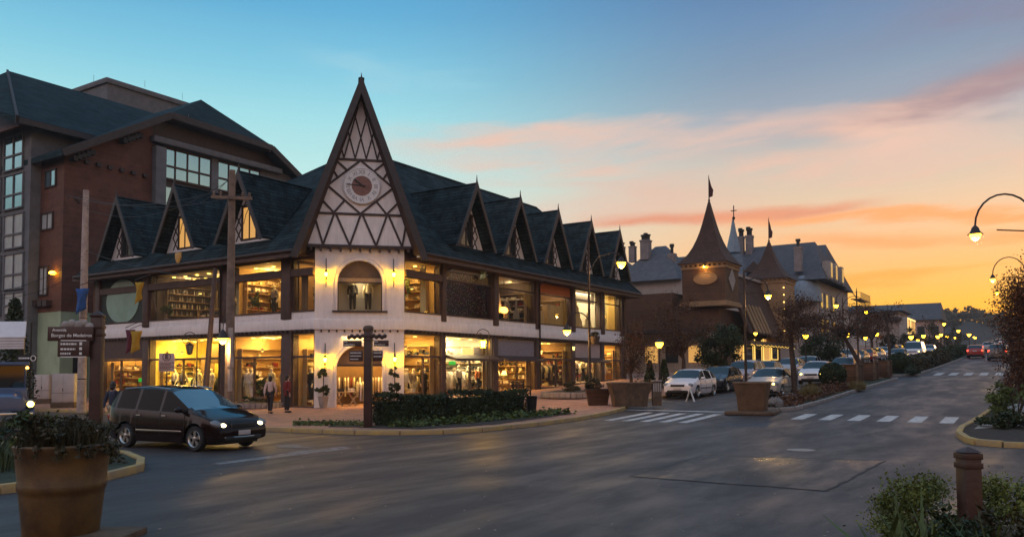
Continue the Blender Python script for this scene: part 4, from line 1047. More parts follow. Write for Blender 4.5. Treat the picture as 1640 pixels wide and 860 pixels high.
# rounded blue-grey bay roof beside the second spire
p = onx(1272,455,X2-3)
mb = MB(); mb.lathe([(2.7,0),(2.6,1.2),(2.2,2.3),(1.5,3.1),(.6,3.5),(.01,3.6)], 20, (X2+1.,p.y-.3,10.4), sx=1., sy=.75); mb.build('bay_roof', MT['spireb'], ch, smooth=40)
# dormer windows lit by the sky in the street end
for x,y,z in ((X2+2,-5.9,14.3),(X2+5,-5.9,14.3),(X2+9,-5.9,14.3),(X2+2,-4.65,10.6),(X2+5,-4.65,10.6),(X2+9,-4.65,10.6),(X2+2,-4.65,7.4),(X2+5,-4.65,7.4),(X2+9,-4.65,7.4)):
    mb = MB(); mb.box(x-.75,x+.75,y-.12,y+.8,z-1.1,z+1.1); f = mb.build('dormer_window' if z > 14 else 'window', MT['concrete2'], ch)
    mb = MB(); mb.box(x-.55,x+.55,y-.16,y-.13,z-.9,z+.9); mb.build('pane', MT['skyglass'], f)
mb = MB(); mb.box(X2+.3,X2+.5,-4.4,-3.4,11,12.6); mb.box(X2+.3,X2+.5,-2.4,-1.4,8,9.4); mb.build('end_panes', MT['darkglass'], ch)
for px,pt,pb,wd,nf in ((1034,376,402,1.0,3),(1013,389,406,.7,2),(997,389,408,.5,1),(1076,391,436,.75,1),(1187,368,400,.6,2),(1200,366,400,.75,2),(1278,383,420,.75,1)):
    X = X2-4 if px < 1090 else (X2+5 if px < 1210 else X2-.2)
    a = onx(px,pt,X); b = onx(px,pb,X); L = a.z-b.z
    c = MB(); wd *= .72; c.box(X-wd*.8,X+wd*.8,a.y-wd*.8,a.y+wd*.8,b.z-1.2,b.z+L*.55); c.box(X-wd*.9,X+wd*.9,a.y-wd*.9,a.y+wd*.9,b.z+L*.55,b.z+L*.66)
    co = c.build('chimney', MT['brick'], ch)
    c = MB()
    for k in range(nf):
        y = a.y+(k-(nf-1)/2)*wd*.55; c.lathe([(.2,0),(.2,L*.22),(.3,L*.24),(.3,L*.34+(.2 if k % 2 else 0))],8,(X,y,b.z+L*.66))
    c.build('chimney_pot', MT['black'], co)
p0 = onx(1175,405,X2+3); p1 = onx(1175,352,X2+3); p2 = onx(1175,334,X2+3)
mb = MB(); mb.lathe([(1.0,0),(.75,1.3),(.42,(p1.z-p0.z)*.6),(.12,p1.z-p0.z)], 8, p0); mb.build('spire', MT['spireb'], ch, smooth=30)
mb = MB(); mb.tube([p1+V((0,0,-.2)),p2+V((0,0,.4))],.07,6); mb.ball(p1+V((0,0,.2)),.22,8,6); mb.bar(p2+V((0,-.4,-.3)),p2+V((0,.4,-.3)),.1); mb.build('cross_finial', MT['black'], ch)
# porch gable in front of it
g0,g1,g2_ = onx(1190,435,X2-9), onx(1207,418,X2-9), onx(1228,438,X2-9)
mb = MB(); mb.prism([g0,g1,g2_], (6,0,0)); mb.build('porch_gable', MT['beam'], ch)

# ---------------------------------------------------------------- two farther shops
def far_house(name, lab, X, pts, wallm, wx, dpx, eave_drop, windows, base_y):
    """gable-ended house, ridge along y; pts: ridge left, ridge right, eave right (pixels on the plane x = X)"""
    t = thing(name, lab, 'building')
    rl,rr,er = (onx(*p,X) for p in pts)
    ze = er.z; half = 7.
    y0 = er.y; y1 = rl.y+14
    mb = MB(); mb.box(X+1, X+half*2-1, y0+.8, y1, 1, ze+.2); mb.build('wall', MT[wallm], t)
    mb = MB(); mb.prism([V((X+.0,y0,ze)),V((X+half,y0+(rr.y-er.y),rr.z)),V((X+half*2,y0,ze))], V((0,y1-y0,0))); mb.build('roof', MT['slate2'], t)
    return t,y0,ze,rr
t3,y3,z3,_ = far_house('gabled_shop', 'grey far shop with low gable roof and lit shopfront', 128, ((1360,491),(1438,484),(1446,497)), 'concrete2', 0,0,0,0,0)
mb = MB(); mb.box(128.2,140,y3-.6,y3+.7,3,11.2); mb.build('shop_front', MT['cream'], t3)
for i in range(3):
    mb = MB(); mb.box(129.2+i*3.6,131.8+i*3.6,y3-.68,y3-.6,8.2,10.6); mb.build('window', MT['win'], t3)
mb = MB(); mb.box(128.6,139.6,y3-.7,y3-.6,10.8,11.1); mb.box(128.6,128.9,y3-.7,y3-.6,5.4,10.8); mb.box(132.4,132.8,y3-.7,y3-.6,5.4,10.8); mb.build('light_strip', MT['strip'], t3)
for y,z in ((2.2,10.6),(-1.2,10.6),(-3.4,10.6),(2.2,7.4),(-1.2,7.4)):
    mb = MB(); mb.box(128.9,129.1,y-.8,y+.8,z-1.,z+.8); mb.build('end_window', MT['curtain'], t3)
mb = MB(); mb.prism([V((127.6,y3+8,11.6)),V((127.6,y3+.2,11.2)),V((127.6,y3+.2,10.8)),V((127.6,y3+8,11.2))],(1.4,0,0)); mb.build('porch_roof', MT['slate'], t3)
t4,y4,z4,_ = far_house('pink_gabled_house', 'pinkish far house with broad dark gable roof', 165, ((1440,485),(1502,481),(1508,511)), 'pink', 0,0,0,0,0)
for y in (-9.2,-6.5,-3.5):
    mb = MB(); mb.box(165.8,166.1,y-.7,y+.7,9.2,11.2); mb.build('window', MT['darkglass'], t4)
mb = MB(); mb.box(164.6,166,y4+1,2,8.1,8.6); mb.build('balcony', MT['beam'], t4)
# iron fire escape / balconies on the street side of the chateau
mb = MB()
for k,z in enumerate((12.2,11.2)):
    mb.box(96,104,-6.2,-4.8,z-.05,z)
    for i in range(14): mb.box(96+i*.6,96.05+i*.6,-6.2,-6.15,z,z+.9)
    mb.box(96,104,-6.2,-6.15,z+.85,z+.9); mb.box(96,96.06,-6.2,-4.8,z+.85,z+.9)
mb.build('balcony_railing', MT['black'], ch)
# unseen houses added past the right edge for the shop windows to mirror
for i,(xa,xb,y0,hh,rh,wm,lab) in enumerate(((2,17,-44,6.5,4.2,'brown','unseen brown gabled house added across the avenue, nearest the crossing'),(20,36,-43,7.5,4.6,'pink','unseen pinkish gabled house added across the avenue'),(40,60,-44,7,5.,'concrete2','unseen grey gabled house added across the avenue'),(65,90,-45,8,5.,'cream','unseen pale long house added across the avenue'))):
    t = thing('unseen_house',lab,'house',((xa+xb)/2,y0,h((xa+xb)/2)),0,'unseen houses added across the avenue'); L = (xb-xa)/2
    mb = MB(); mb.box(-L,L,-9,0,-1,hh); mb.build('wall',MT[wm],t); mb = MB(); mb.prism([V((-L-.6,.8,hh-.1)),V((-L-.6,-4.5,hh+rh)),V((-L-.6,-9.8,hh-.1))],V((2*L+1.2,0,0))); mb.build('roof',MT['slate2'],t)
    for k in range(int(L/1.7)):
        for z in (1.2,4.3):
            mb = MB(); x = -L+1.4+k*3.3; mb.box(x-.7,x+.7,-.01,.05,z,z+1.7); f = mb.build('window',MT['trim'],t); mb = MB(); mb.box(x-.6,x+.6,.05,.06,z+.1,z+1.6); mb.build('pane',MT['win'] if (k+i) % 3 == 0 else MT['darkglass'],f)
# distant wooded hill: terrain sheet plus a wood that reads as one mass
rg = random.Random(5)
mb = MB(); vs = []; fs = []
hx = [300,360,420,500,600]; hyv = [-260+26*i for i in range(21)]
def hillz(x,y): return 7+(max(0,min(1,(x-300)/130)))*(11+7.5*math.exp(-((y-2)/26)**2)+5*math.exp(-((y-70)/60)**2))
vs = [(x,y,hillz(x,y)) for x in hx for y in hyv]; n = len(hyv)
mb.add(vs, [(i*n+j,(i+1)*n+j,(i+1)*n+j+1,i*n+j+1) for i in range(len(hx)-1) for j in range(n-1)])
struct(mb.build('hill', MT['soil'], smooth=60), 'low dark hill at the end of the avenue', 'hill')
mb = MB()
for i in range(230):
    x = rg.uniform(400,470); y = rg.uniform(-75,60); r = rg.uniform(2.4,5.)
    z = hillz(x,y)+r*.25+(rg.uniform(0,1.2)); mb.tube([(x,y,z-r*1.2),(x,y,z)],.35,5)
    mb.leaves((x,y,z+r*.3),(r*1.25,r*1.25,r*.75),120,.95,rg,.6,5)
o = mb.build('wood', MT['leafo'], smooth=False); o['kind'] = 'stuff'; o['label'] = 'far dark wood along the hilltop'
# ---------------------------------------------------------------- vehicles (local frame: +x forward, wheels on z = 0)
def interp(pts, x):
    """pts sorted by falling x; smooth interpolation"""
    for (xa,za),(xb,zb) in zip(pts[:-1],pts[1:]):
        if x >= xb:
            t = (xa-x)/(xa-xb) if xa != xb else 0
            return za+(zb-za)*t
    return pts[-1][1]
def smooth_prof(pts, x, r=.09):
    return sum(interp(pts, x+r*k/3)*w for k,w in ((-3,1),(-2,2),(-1,3),(0,4),(1,3),(2,2),(3,1)))/16.
def wheel(parent, x, y, R, side, spokes=5, mrim='rim'):
    mb = MB(); s = side
    mb.T = Matrix.Translation((x,y,R)) @ Matrix.Rotation(-s*PI/2,4,'X')
    mb.lathe([(R*.62,-.09),(R*.9,-.095),(R*.985,-.06),(R,0),(R*.985,.06),(R*.9,.095),(R*.66,.09),(R*.62,.05)], 28, cap=False)
    w = mb.build('wheel', MT['rubber'], parent, smooth=40)
    mb = MB(); mb.T = Matrix.Translation((x,y,R)) @ Matrix.Rotation(-s*PI/2,4,'X')
    mb.lathe([(R*.68,.088),(R*.66,.1),(R*.6,.08),(R*.57,.03)], 28, cap=False)
    mb.lathe([(R*.17,.03),(R*.17,.085),(R*.1,.095),(.001,.095)], 14, cap=False)
    for k in range(spokes):
        a = 2*PI*k/spokes+.3; ca,sa = math.cos(a),math.sin(a)
        p0 = V((ca*R*.12,sa*R*.12,.075)); p1 = V((ca*R*.62,sa*R*.62,.07)); t = V((-sa,ca,0))
        mb.add([p0-t*R*.09,p0+t*R*.09,p1+t*R*.17,p1-t*R*.17]+[q+V((0,0,-.05)) for q in (p0-t*R*.09,p0+t*R*.09,p1+t*R*.17,p1-t*R*.17)], [(0,1,2,3),(0,4,5,1),(2,6,7,3),(1,5,6,2),(3,7,4,0)])
    mb.build('rim', MT[mrim], w, smooth=40)
    mb = MB(); mb.T = Matrix.Translation((x,y,R)) @ Matrix.Rotation(-s*PI/2,4,'X'); mb.lathe([(R*.6,.0),(.001,.0)], 20, cap=False); mb.build('wheel_well_disc', MT['dark'], w)
CAR = {
 'hatch': dict(L=3.95,W=1.70,H=1.47,R=.30,ax=(1.22,-1.24),cowl=1.0,rf=.35,rr=-1.35,rb=-1.86,top=[(2.0,.50),(1.93,.66),(1.75,.78),(1.0,.98),(.35,1.41),(0,1.46),(-.5,1.47),(-1.35,1.40),(-1.86,1.0),(-1.95,.82),(-2.0,.6)],belt=[(2,.72),(1,.88),(-1.95,.98)],pil=[(.02,-.06),(-.98,-1.1)]),
 'suv': dict(L=4.3,W=1.8,H=1.66,R=.34,ax=(1.32,-1.3),cowl=1.05,rf=.45,rr=-1.65,rb=-2.02,top=[(2.18,.58),(2.1,.8),(1.9,.93),(1.05,1.08),(.45,1.56),(0,1.64),(-.6,1.66),(-1.65,1.6),(-2.02,1.12),(-2.12,.95),(-2.18,.62)],belt=[(2.2,.82),(1.05,1.0),(-2.1,1.1)],pil=[(.05,-.04),(-.95,-1.08)]),
 'sedan': dict(L=4.45,W=1.74,H=1.45,R=.31,ax=(1.36,-1.3),cowl=1.05,rf=.4,rr=-.95,rb=-1.5,top=[(2.25,.5),(2.18,.66),(1.95,.78),(1.05,.95),(.4,1.39),(0,1.44),(-.4,1.45),(-.95,1.4),(-1.5,1.04),(-2.1,.99),(-2.2,.86),(-2.25,.6)],belt=[(2.2,.7),(1.05,.86),(-2.2,.95)],pil=[(.05,-.03),(-.85,-1.0)]),
 'mpv': dict(L=4.5,W=1.82,H=1.65,R=.325,ax=(1.42,-1.3),cowl=1.22,rf=.35,rr=-1.85,rb=-2.16,top=[(2.26,.50),(2.2,.66),(2.05,.80),(1.75,.90),(1.22,1.06),(.35,1.55),(0,1.62),(-.5,1.655),(-1.1,1.64),(-1.85,1.57),(-2.12,1.1),(-2.2,.85),(-2.26,.6)],belt=[(2.2,.78),(1.22,.94),(-2.2,1.06)],pil=[(.12,.03),(-.86,-.96),(-1.72,-1.82)]),
 'van': dict(L=4.8,W=1.95,H=2.1,R=.34,ax=(1.5,-1.5),cowl=1.65,rf=.95,rr=-2.2,rb=-2.36,top=[(2.42,.6),(2.34,.9),(2.2,1.05),(1.65,1.2),(.95,1.95),(.5,2.07),(-1,2.1),(-2.2,2.06),(-2.36,1.3),(-2.42,.7)],belt=[(2.4,.95),(1.6,1.1),(-2.4,1.15)],pil=[(.3,.2),(-.9,-1.0)]),
}
def car(name, label, cat, typ, paint, loc, rz, group=None, lights=None, tails=None, plate=True, detail=True, lamps='lens'):
    s = CAR[typ]; L,Wd,H,R = s['L'],s['W'],s['H'],s['R']
    t = thing(name, label, cat, loc, rz, group)
    xs = set()
    n = 56
    for i in range(n+1): xs.add(round(L/2-.03-(L-.06)*i/n,4))
    for a in s['ax']:
        for k in range(-7,8): xs.add(round(a+k*(R+.07)/7,4))
    for a,b in s['pil']: xs.update((a,b))
    xs.update((s['cowl'],s['rf'],s['rr'],s['rb']))
    xs = sorted(xs, reverse=True)
    out = [xs[0]]
    for x in xs[1:]:
        if out[-1]-x > .012: out.append(x)
    xs = out
    def sect(x):
        e = abs(x)/(L/2); w = Wd/2*(1-.16*max(0,(e-.72)/.28)**2.2)
        zt = smooth_prof(s['top'], x); bl_ = interp(s['belt'], x)
        g = max(0,min(1,(zt-bl_-.06)/(H-bl_-.06)))
        zb = min(bl_, zt-.05)
        zl = .2+.1*max(0,(e-.8)/.2)
        for a in s['ax']:
            q = (R+.07)**2-(x-a)**2
            if q > 0: zl = max(zl, R+math.sqrt(q)*.98)
        z = [zl, max(zl+.005,.34), max(zl+.01,.5), max(zl+.015,.66), zb]
        z[3] = min(z[3], zb-.01); z[2] = min(z[2],z[3]-.005); z[1] = min(z[1],z[2]-.003); z[0] = min(z[0],z[1]-.002)
        pts = [(w*.93,z[0]),(w*.99,z[1]),(w*1.0,z[2]),(w*.995,z[3]),(w*.965,z[4]),(w*(.945-.0*g),zb+.025),(w*(.93-.2*g),max(zb+.03,zt-.065*(.4+.6*g))),(w*(.82-.2*g),zt-.012),(w*.4,zt+.012),(0,zt+.018)]
        return pts,g,zt
    body = MB(); gl = {'windscreen':MB(),'rear_window':MB(),'side_window_1':MB(),'side_window_-1':MB()}
    rows = [sect(x) for x in xs]
    for i in range(len(xs)-1):
        xa,xb = xs[i],xs[i+1]; A,B = rows[i],rows[i+1]; xm = (xa+xb)/2
        pil = any(b <= xm <= a for a,b in s['pil'])
        for k in range(9):
            tgt = body
            if k == 5 and not pil and min(A[1],B[1]) > .12 and s['rb']+.12 < xm: tgt = 'S'
            if k >= 7 and s['rf'] < xm < s['cowl']+.02: tgt = gl['windscreen']
            if k == 6 and s['rf']+.0 < xm < s['cowl']-.1: tgt = gl['windscreen']
            if k >= 7 and s['rb']+.05 < xm < s['rr']: tgt = gl['rear_window']
            for sd in (1,-1):
                q = [(xa,sd*A[0][k][0],A[0][k][1]),(xb,sd*B[0][k][0],B[0][k][1]),(xb,sd*B[0][k+1][0],B[0][k+1][1]),(xa,sd*A[0][k+1][0],A[0][k+1][1])]
                (gl['side_window_%d'%sd] if tgt == 'S' else tgt).add(q if sd > 0 else q[::-1], [(0,1,2,3)])
    for r,x in ((rows[0],xs[0]),(rows[-1],xs[-1])):
        P = r[0]; body.poly([(x,p[0],p[1]) for p in P]+[(x,-p[0],p[1]) for p in P[::-1][1:]])
    def weld(mb, nm, m, par):
        o = mb.build(nm, m, par, smooth=None)
        bm = bmesh.new(); bm.from_mesh(o.data); bmesh.ops.remove_doubles(bm, verts=bm.verts, dist=.0015); bmesh.ops.recalc_face_normals(bm, faces=bm.faces[:])
        for f in bm.faces: f.smooth = True
        for e in bm.edges:
            if e.is_manifold and e.calc_face_angle(0) > .6: e.smooth = False
        bm.to_mesh(o.data); bm.free(); return o
    bo = weld(body, 'body', paint, t)
    for k,m in gl.items():
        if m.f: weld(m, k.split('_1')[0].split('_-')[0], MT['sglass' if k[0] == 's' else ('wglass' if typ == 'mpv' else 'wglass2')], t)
    ub = MB(); ub.box(-L/2+.25,L/2-.25,-Wd*.38,Wd*.38,.17,.6); ub.build('underbody', MT['dark'], t)
    for a in s['ax']:
        for sd in (-1,1):
            wheel(t, a, sd*(Wd/2-.1), R, sd, 5, 'rim')
    # lamps
    hz = smooth_prof(s['top'], L/2-.16)-.1
    for sd in (-1,1):
        mb = MB(); m_ = MT['lens'] if not lights else MT[lights]
        big_ = typ == 'mpv'
        mb.T = Matrix.Translation((L/2-(.27 if big_ else .2), sd*Wd*.36, hz+(.03 if big_ else .01))) @ Matrix.Rotation(sd*-.62,4,'Z') @ Matrix.Rotation(.45 if big_ else .25,4,'Y')
        mb.ball((0,0,0),(.2,.26,.1) if big_ else (.13,.24,.1),14,8); ho = mb.build('headlight', MT['lens'], t, smooth=60)
        if lights:
            mb = MB(); mb.ball((L/2-.1, sd*Wd*.34, hz),(.07,.095,.06),10,6); mb.build('bulb', m_, ho)
        mb = MB(); mb.ball((-L/2+.12, sd*Wd*.4, hz+.15),(.11,.1,.13),10,8); mb.build('tail_light', MT[tails or 'taild'], t, smooth=60)
        # mirrors
        mb = MB(); zm = interp(s['belt'],s['cowl']-.25)+.1
        mb.ball((s['cowl']-.28, sd*(Wd/2+.08), zm),(.08,.12,.075),10,8); mb.box(s['cowl']-.31,s['cowl']-.25,min(sd*Wd*.46,sd*(Wd/2+.05)),max(sd*Wd*.46,sd*(Wd/2+.05)),zm-.06,zm-.03); mb.build('mirror', paint, t, smooth=50)
        if detail:
            mb = MB(); ba = s['pil'][0]
            zz = interp(s['belt'],0)-.1
            for hx_ in (ba[1]+.22, s['pil'][1][1]+.2): mb.cbox((hx_, sd*(Wd/2*.985+.008), zz),(.17,.03,.03))
            mb.build('door_handle', MT['chrome'], t, bevel=.008)
            for hx_ in (ba[0]-.02, s['pil'][1][0]+.02, s['cowl']-.18):
                mb = MB(); zb_ = interp(s['belt'],hx_)
                mb.bar((hx_,sd*(Wd/2*.997),.36),(hx_,sd*(Wd/2*1.0+.001),.52),.012); mb.bar((hx_,sd*(Wd/2*1.0+.001),.52),(hx_,sd*(Wd/2*.995+.001),.66),.012); mb.bar((hx_,sd*(Wd/2*.995+.001),.66),(hx_,sd*(Wd/2*.965),zb_),.012)
                mb.build('door_seam', MT['dark'], t)
            mb = MB(); mb.box(s['ax'][1]+R+.14, s['ax'][0]-R-.14, min(sd*Wd/2,sd*(Wd/2+.014)), max(sd*Wd/2,sd*(Wd/2+.014)), .47,.515); mb.build('side_moulding', MT['chrome'] if typ == 'mpv' else MT['rubber'], t, bevel=.006)
    mb = MB(); mb.box(L/2-.12,L/2-.02,-Wd*.22,Wd*.22,hz-.08,hz+.04); mb.build('grille', MT['dark'], t, bevel=.015)
    mb = MB(); mb.box(L/2-.12,L/2+.005,-Wd*.33,Wd*.33,.27,.38); mb.build('bumper', MT['rubber'], t, bevel=.03); mb = MB(); mb.box(-L/2-.005,-L/2+.12,-Wd*.36,Wd*.36,.27,.4); mb.build('bumper', MT['rubber'], t, bevel=.03)
    if typ == 'mpv':
        mb = MB(); mb.tube([(L/2-.22,-Wd*.45,.37),(L/2-.04,-Wd*.33,.355),(L/2+.01,0,.35),(L/2-.04,Wd*.33,.355),(L/2-.22,Wd*.45,.37)],.022,8); mb.build('bumper_strip', MT['chrome'], t, smooth=60)
        for sd in (-1,1):
            mb = MB(); mb.ball((L/2-.12,sd*Wd*.38,.36),(.06,.09,.06),10,6); mb.build('fog_light', MT['lens'], t, smooth=60)
            mb = MB(); mb.tube([(.25,sd*.68,1.575),(-.5,sd*.68,1.64),(-1.6,sd*.68,1.58)],.02,6); mb.build('roof_rail', MT['chrome'], t)
        mb = MB(); mb.bar((s['cowl']-.02,.55,1.075),(s['cowl']-.22,-.1,1.17),.02); mb.bar((s['cowl']-.02,0,1.085),(s['cowl']-.22,-.62,1.16),.02); mb.build('wiper', MT['dark'], t)
    if plate:
        mb = MB(); mb.box(L/2-.0,L/2+.015,-.2,.2,.4,.52); mb.build('number_plate', MT['steel'], t, bevel=.004); mb = MB(); mb.box(-L/2-.02,-L/2-.005,-.2,.2,.7,.82); mb.build('number_plate', MT['steel'], t, bevel=.004)
    return t
def ground_at(x,y): return (x,y,h(x)+.004)
hd = math.atan2(-.99,.07)
car('minivan', 'dark maroon minivan with lit headlamps and blue-reflecting windscreen turning at the corner', 'car', 'mpv', MT['p_dark'], (-14.45,-7.12,.003), hd, None, 'headw', None)
# parked against the pavement, facing the crossing
def pk(name,lab,cat,typ,paint,x,y,dr=0.,**k): return car(name,lab,cat,typ,MT[paint],ground_at(x,y),PI+dr,k.pop('group','cars parked along the pavement'),**k)
hb = pk('parked_car','white hatchback parked first at the kerb, beside the big trough planter','car','hatch','p_white',13.2,-11.3)
bk = pk('parked_car','black hatchback parked right behind the white one','car','hatch','p_black',17.9,-11.35)
sv = pk('parked_car','lilac-silver compact crossover parked behind the black hatchback','car','suv','p_lilac',22.6,-11.4)
sd_ = pk('parked_car','grey sedan parked behind the lilac crossover','car','sedan','p_grey',27.4,-11.4)
K = 'cars parked along the pavement'
def slope_copy(o): o.rotation_mode = 'XYZ'; return o
rowspec = [(hb,'silver hatchback parked under the leaning street tree','p_silver',33),(sd_,'white sedan parked beside the dark round tree','p_white',38.6),(sv,'gold-beige crossover in the long parked row','p_gold',44.2),(hb,'blue-grey hatchback in the long parked row','p_blue',49.4),(sv,'white crossover in the middle of the long parked row','p_white',54.8),(sd_,'brown sedan in the long parked row','p_brown',60.2),(hb,'dark red hatchback toward the end of the parked row','p_red',65.4),(sd_,'light silver sedan near the far end of the parked row','p_silver',71),(hb,'small white hatchback far up the parked row','p_white',76.4),(sv,'dark grey crossover far up the parked row','p_grey',82),(hb,'last pale hatchback of the parked row before the lit shopfront','p_lilac',88)]
base_paint = {hb:'p_white', sv:'p_lilac', sd_:'p_grey'}
for src,lab,pp,x in rowspec: dup(src, lab, ground_at(x,-11.6+rnd.uniform(-.1,.1)), PI, K, swap={MT[base_paint[src]]:MT[pp]})
# moving cars
mv = car('silver_car','gold-silver hatchback with one blazing headlamp driving down beside the island','car','hatch',MT['p_gold'],ground_at(14.6,-15.2),PI,'cars driving towards the crossing',lights='head')
dup(mv,'pinkish-silver car with lit headlamps following behind the globe bush',ground_at(25.2,-15.2),PI,'cars driving towards the crossing',swap={MT['p_gold']:MT['p_white']})
dup(mv,'pale blue car with sky-lit windscreen behind the wooden planter boxes',ground_at(33.5,-15.3),PI,'cars driving towards the crossing',swap={MT['p_gold']:MT['p_blue'],MT['head']:MT['lens']})
vn = car('white_van','white van with bright headlamps coming down the avenue beyond the hedge','van','van',MT['p_white'],ground_at(72,-15.6),PI,'cars driving towards the crossing',lights='head')
dup(mv,'dim silver car with small headlamps left of the white van',ground_at(64,-14.9),PI,'cars driving towards the crossing')
dup(mv,'silver car right behind the white van',ground_at(86,-15.6),PI,'cars driving towards the crossing',swap={MT['p_gold']:MT['p_silver']})
rd = car('red_car','red hatchback with glowing tail lamps driving away up the avenue','car','hatch',MT['p_red'],ground_at(76,-21.3),0,'cars driving away up the avenue',tails='tail')
pt = car('dark_car','dark crossover with glowing tail lamps driving away beside the right trees','car','suv',MT['p_grey'],ground_at(67,-23.7),0,'cars driving away up the avenue',tails='tail')
for i,(x,y,lab,src,sw) in enumerate(((99,-21.7,'pale car ahead of the red hatchback','r','p_silver'),(116,-21.7,'small gold car far ahead in the right lanes','r','p_gold'),(108,-24.6,'white car ahead of the dark crossover','p','p_white'),(88,-24.4,'silver crossover just ahead of the dark crossover','p','p_silver'),(126,-24.6,'lilac car farthest ahead beside the trees','p','p_lilac'),(138,-21.8,'white hatchback at the brow of the avenue','r','p_white'))):
    dup(rd if src == 'r' else pt, lab, ground_at(x,y), 0, 'cars driving away up the avenue', swap={MT['p_red' if src == 'r' else 'p_grey']:MT[sw]})
# old blue truck with a round bonnet at the left edge
tk = thing('old_truck','old blue bonneted truck with round headlamp and white canvas top at the left edge','truck',(0,0,0))
pl = dpt(22,648,31); tk.location = (pl.x-.1,pl.y+.75,0); tk.rotation_euler = (0,0,math.atan2(-.9,-.33))
P = MT['p_blue']
mb = MB(); pts = [(.9,.7),(.88,1.15),(.6,1.35),(0,1.42)]
vs = []; prof = [(1.15,.55,.62),(1.1,.78,.86),(.8,.88,.96),(0,.95,1.0),(-.7,1.,1.06)]
for x,wf,zf in prof: vs += [(x,-.85*wf,.62),(x,-.9*wf,.95*zf),(x,-.7*wf,1.22*zf),(x,-.3*wf,1.33*zf),(x,.3*wf,1.33*zf),(x,.7*wf,1.22*zf),(x,.9*wf,.95*zf),(x,.85*wf,.62)]
fs = [(i*8+k,(i+1)*8+k,(i+1)*8+k+1,i*8+k+1) for i in range(4) for k in range(7)]+[tuple(range(8))]
mb.add(vs,fs); mb.build('bonnet',P,tk,smooth=50)
mb = MB(); mb.prism([(-.7,-.95,.62),(-.7,.95,.62),(-2.2,.95,.62),(-2.2,-.95,.62)],(0,0,.85)); mb.box(-2.2,-2.0,-.95,.95,1.47,2.35); mb.box(-.98,-.9,-.92,-.84,1.47,2.35); mb.box(-.98,-.9,.84,.92,1.47,2.35); mb.box(-2.3,-.75,-1.,1.,2.33,2.48); mb.build('cab',P,tk,bevel=.04)
mb = MB(); mb.box(-.96,-.92,-.84,.84,1.47,2.33); mb.box(-1.95,-1.,.9,.93,1.5,2.3); mb.box(-1.95,-1.,-.93,-.9,1.5,2.3); mb.build('windscreen',MT['cglass'],tk)
for s_ in (-1,1):
    mb = MB(); mb.T = Matrix.Translation((.95,s_*.86,.86)) @ Matrix.Rotation(PI/2,4,'Y'); mb.lathe([(.02,-.2),(.15,-.05),(.17,.1),(.15,.13)],16); f = mb.build('headlight',MT['chrome'],tk,smooth=50)
    mb = MB(); mb.ball((1.08,s_*.86,.86),(.04,.12,.12),12,8); mb.build('bulb',MT['head'],f)
    mb = MB(); mb.ball((-.8,s_*.93,2.25),.06,8,6); mb.build('marker_lamp',MT['amber'],tk)
    for x in (.45,-3.4): wheel(tk,x,s_*.82,.42,s_,8,'chrome')
    mb = MB(); mb.T = Matrix.Translation((.45,s_*.85,.42)); 
    for k in range(9):
        a0,a1 = PI*k/9,PI*(k+1)/9; r=.56
        mb.box  # arch of flat plates
        mb.add([(r*math.cos(a0),-.16,r*math.sin(a0)),(r*math.cos(a1),-.16,r*math.sin(a1)),(r*math.cos(a1),.16,r*math.sin(a1)),(r*math.cos(a0),.16,r*math.sin(a0))],[(0,1,2,3)])
    mb.build('mudguard',P,tk,smooth=60)
mb = MB(); mb.box(-4.6,-2.25,-1.,1.,.7,1.3); mb.build('cargo_bed',MT['p_blue'],tk,bevel=.02)
mb = MB(); mb.box(1.1,1.18,-.95,.95,.42,.56); mb.build('bumper',MT['chrome'],tk,bevel=.02)
# ---------------------------------------------------------------- street furniture
def under(px, py, D):
    p = dpt(px,py,D); return p, V((p.x,p.y,h(p.x)))
# big clay pot in the left foreground, on its stone pad
pd = gp(98,862); 
pot = thing('flower_pot','huge brown clay pot with a ribbed belt in the left foreground','flower pot',(pd.x,pd.y,0.06)); pot.scale = (.92,.92,.95)
R0 = .56
mb = MB(); mb.lathe([(.001,0),(.44,0),(.455,.03),(.505,.5),(.512,.56),(.53,.58),(.535,.66),(.525,.68),(.565,1.05),(.585,1.09),(.59,1.13),(.575,1.15),(.53,1.15),(.52,1.08),(.001,1.06)], 48, cap=False); mb.build('pot_body', MT['pot'], pot, smooth=40)
mb = MB(); mb.lathe([(.001,1.065),(.52,1.085)], 24, cap=False); mb.build('soil', MT['soil'], pot)
mb = MB(); mb.cbox((pd.x-.1,pd.y-.35,.03),(1.25,1.3,.1),.55); tag(mb.build('stone_pad', MT['trough'], bevel=.02),'rough stone pad under the huge clay pot','stone pad')
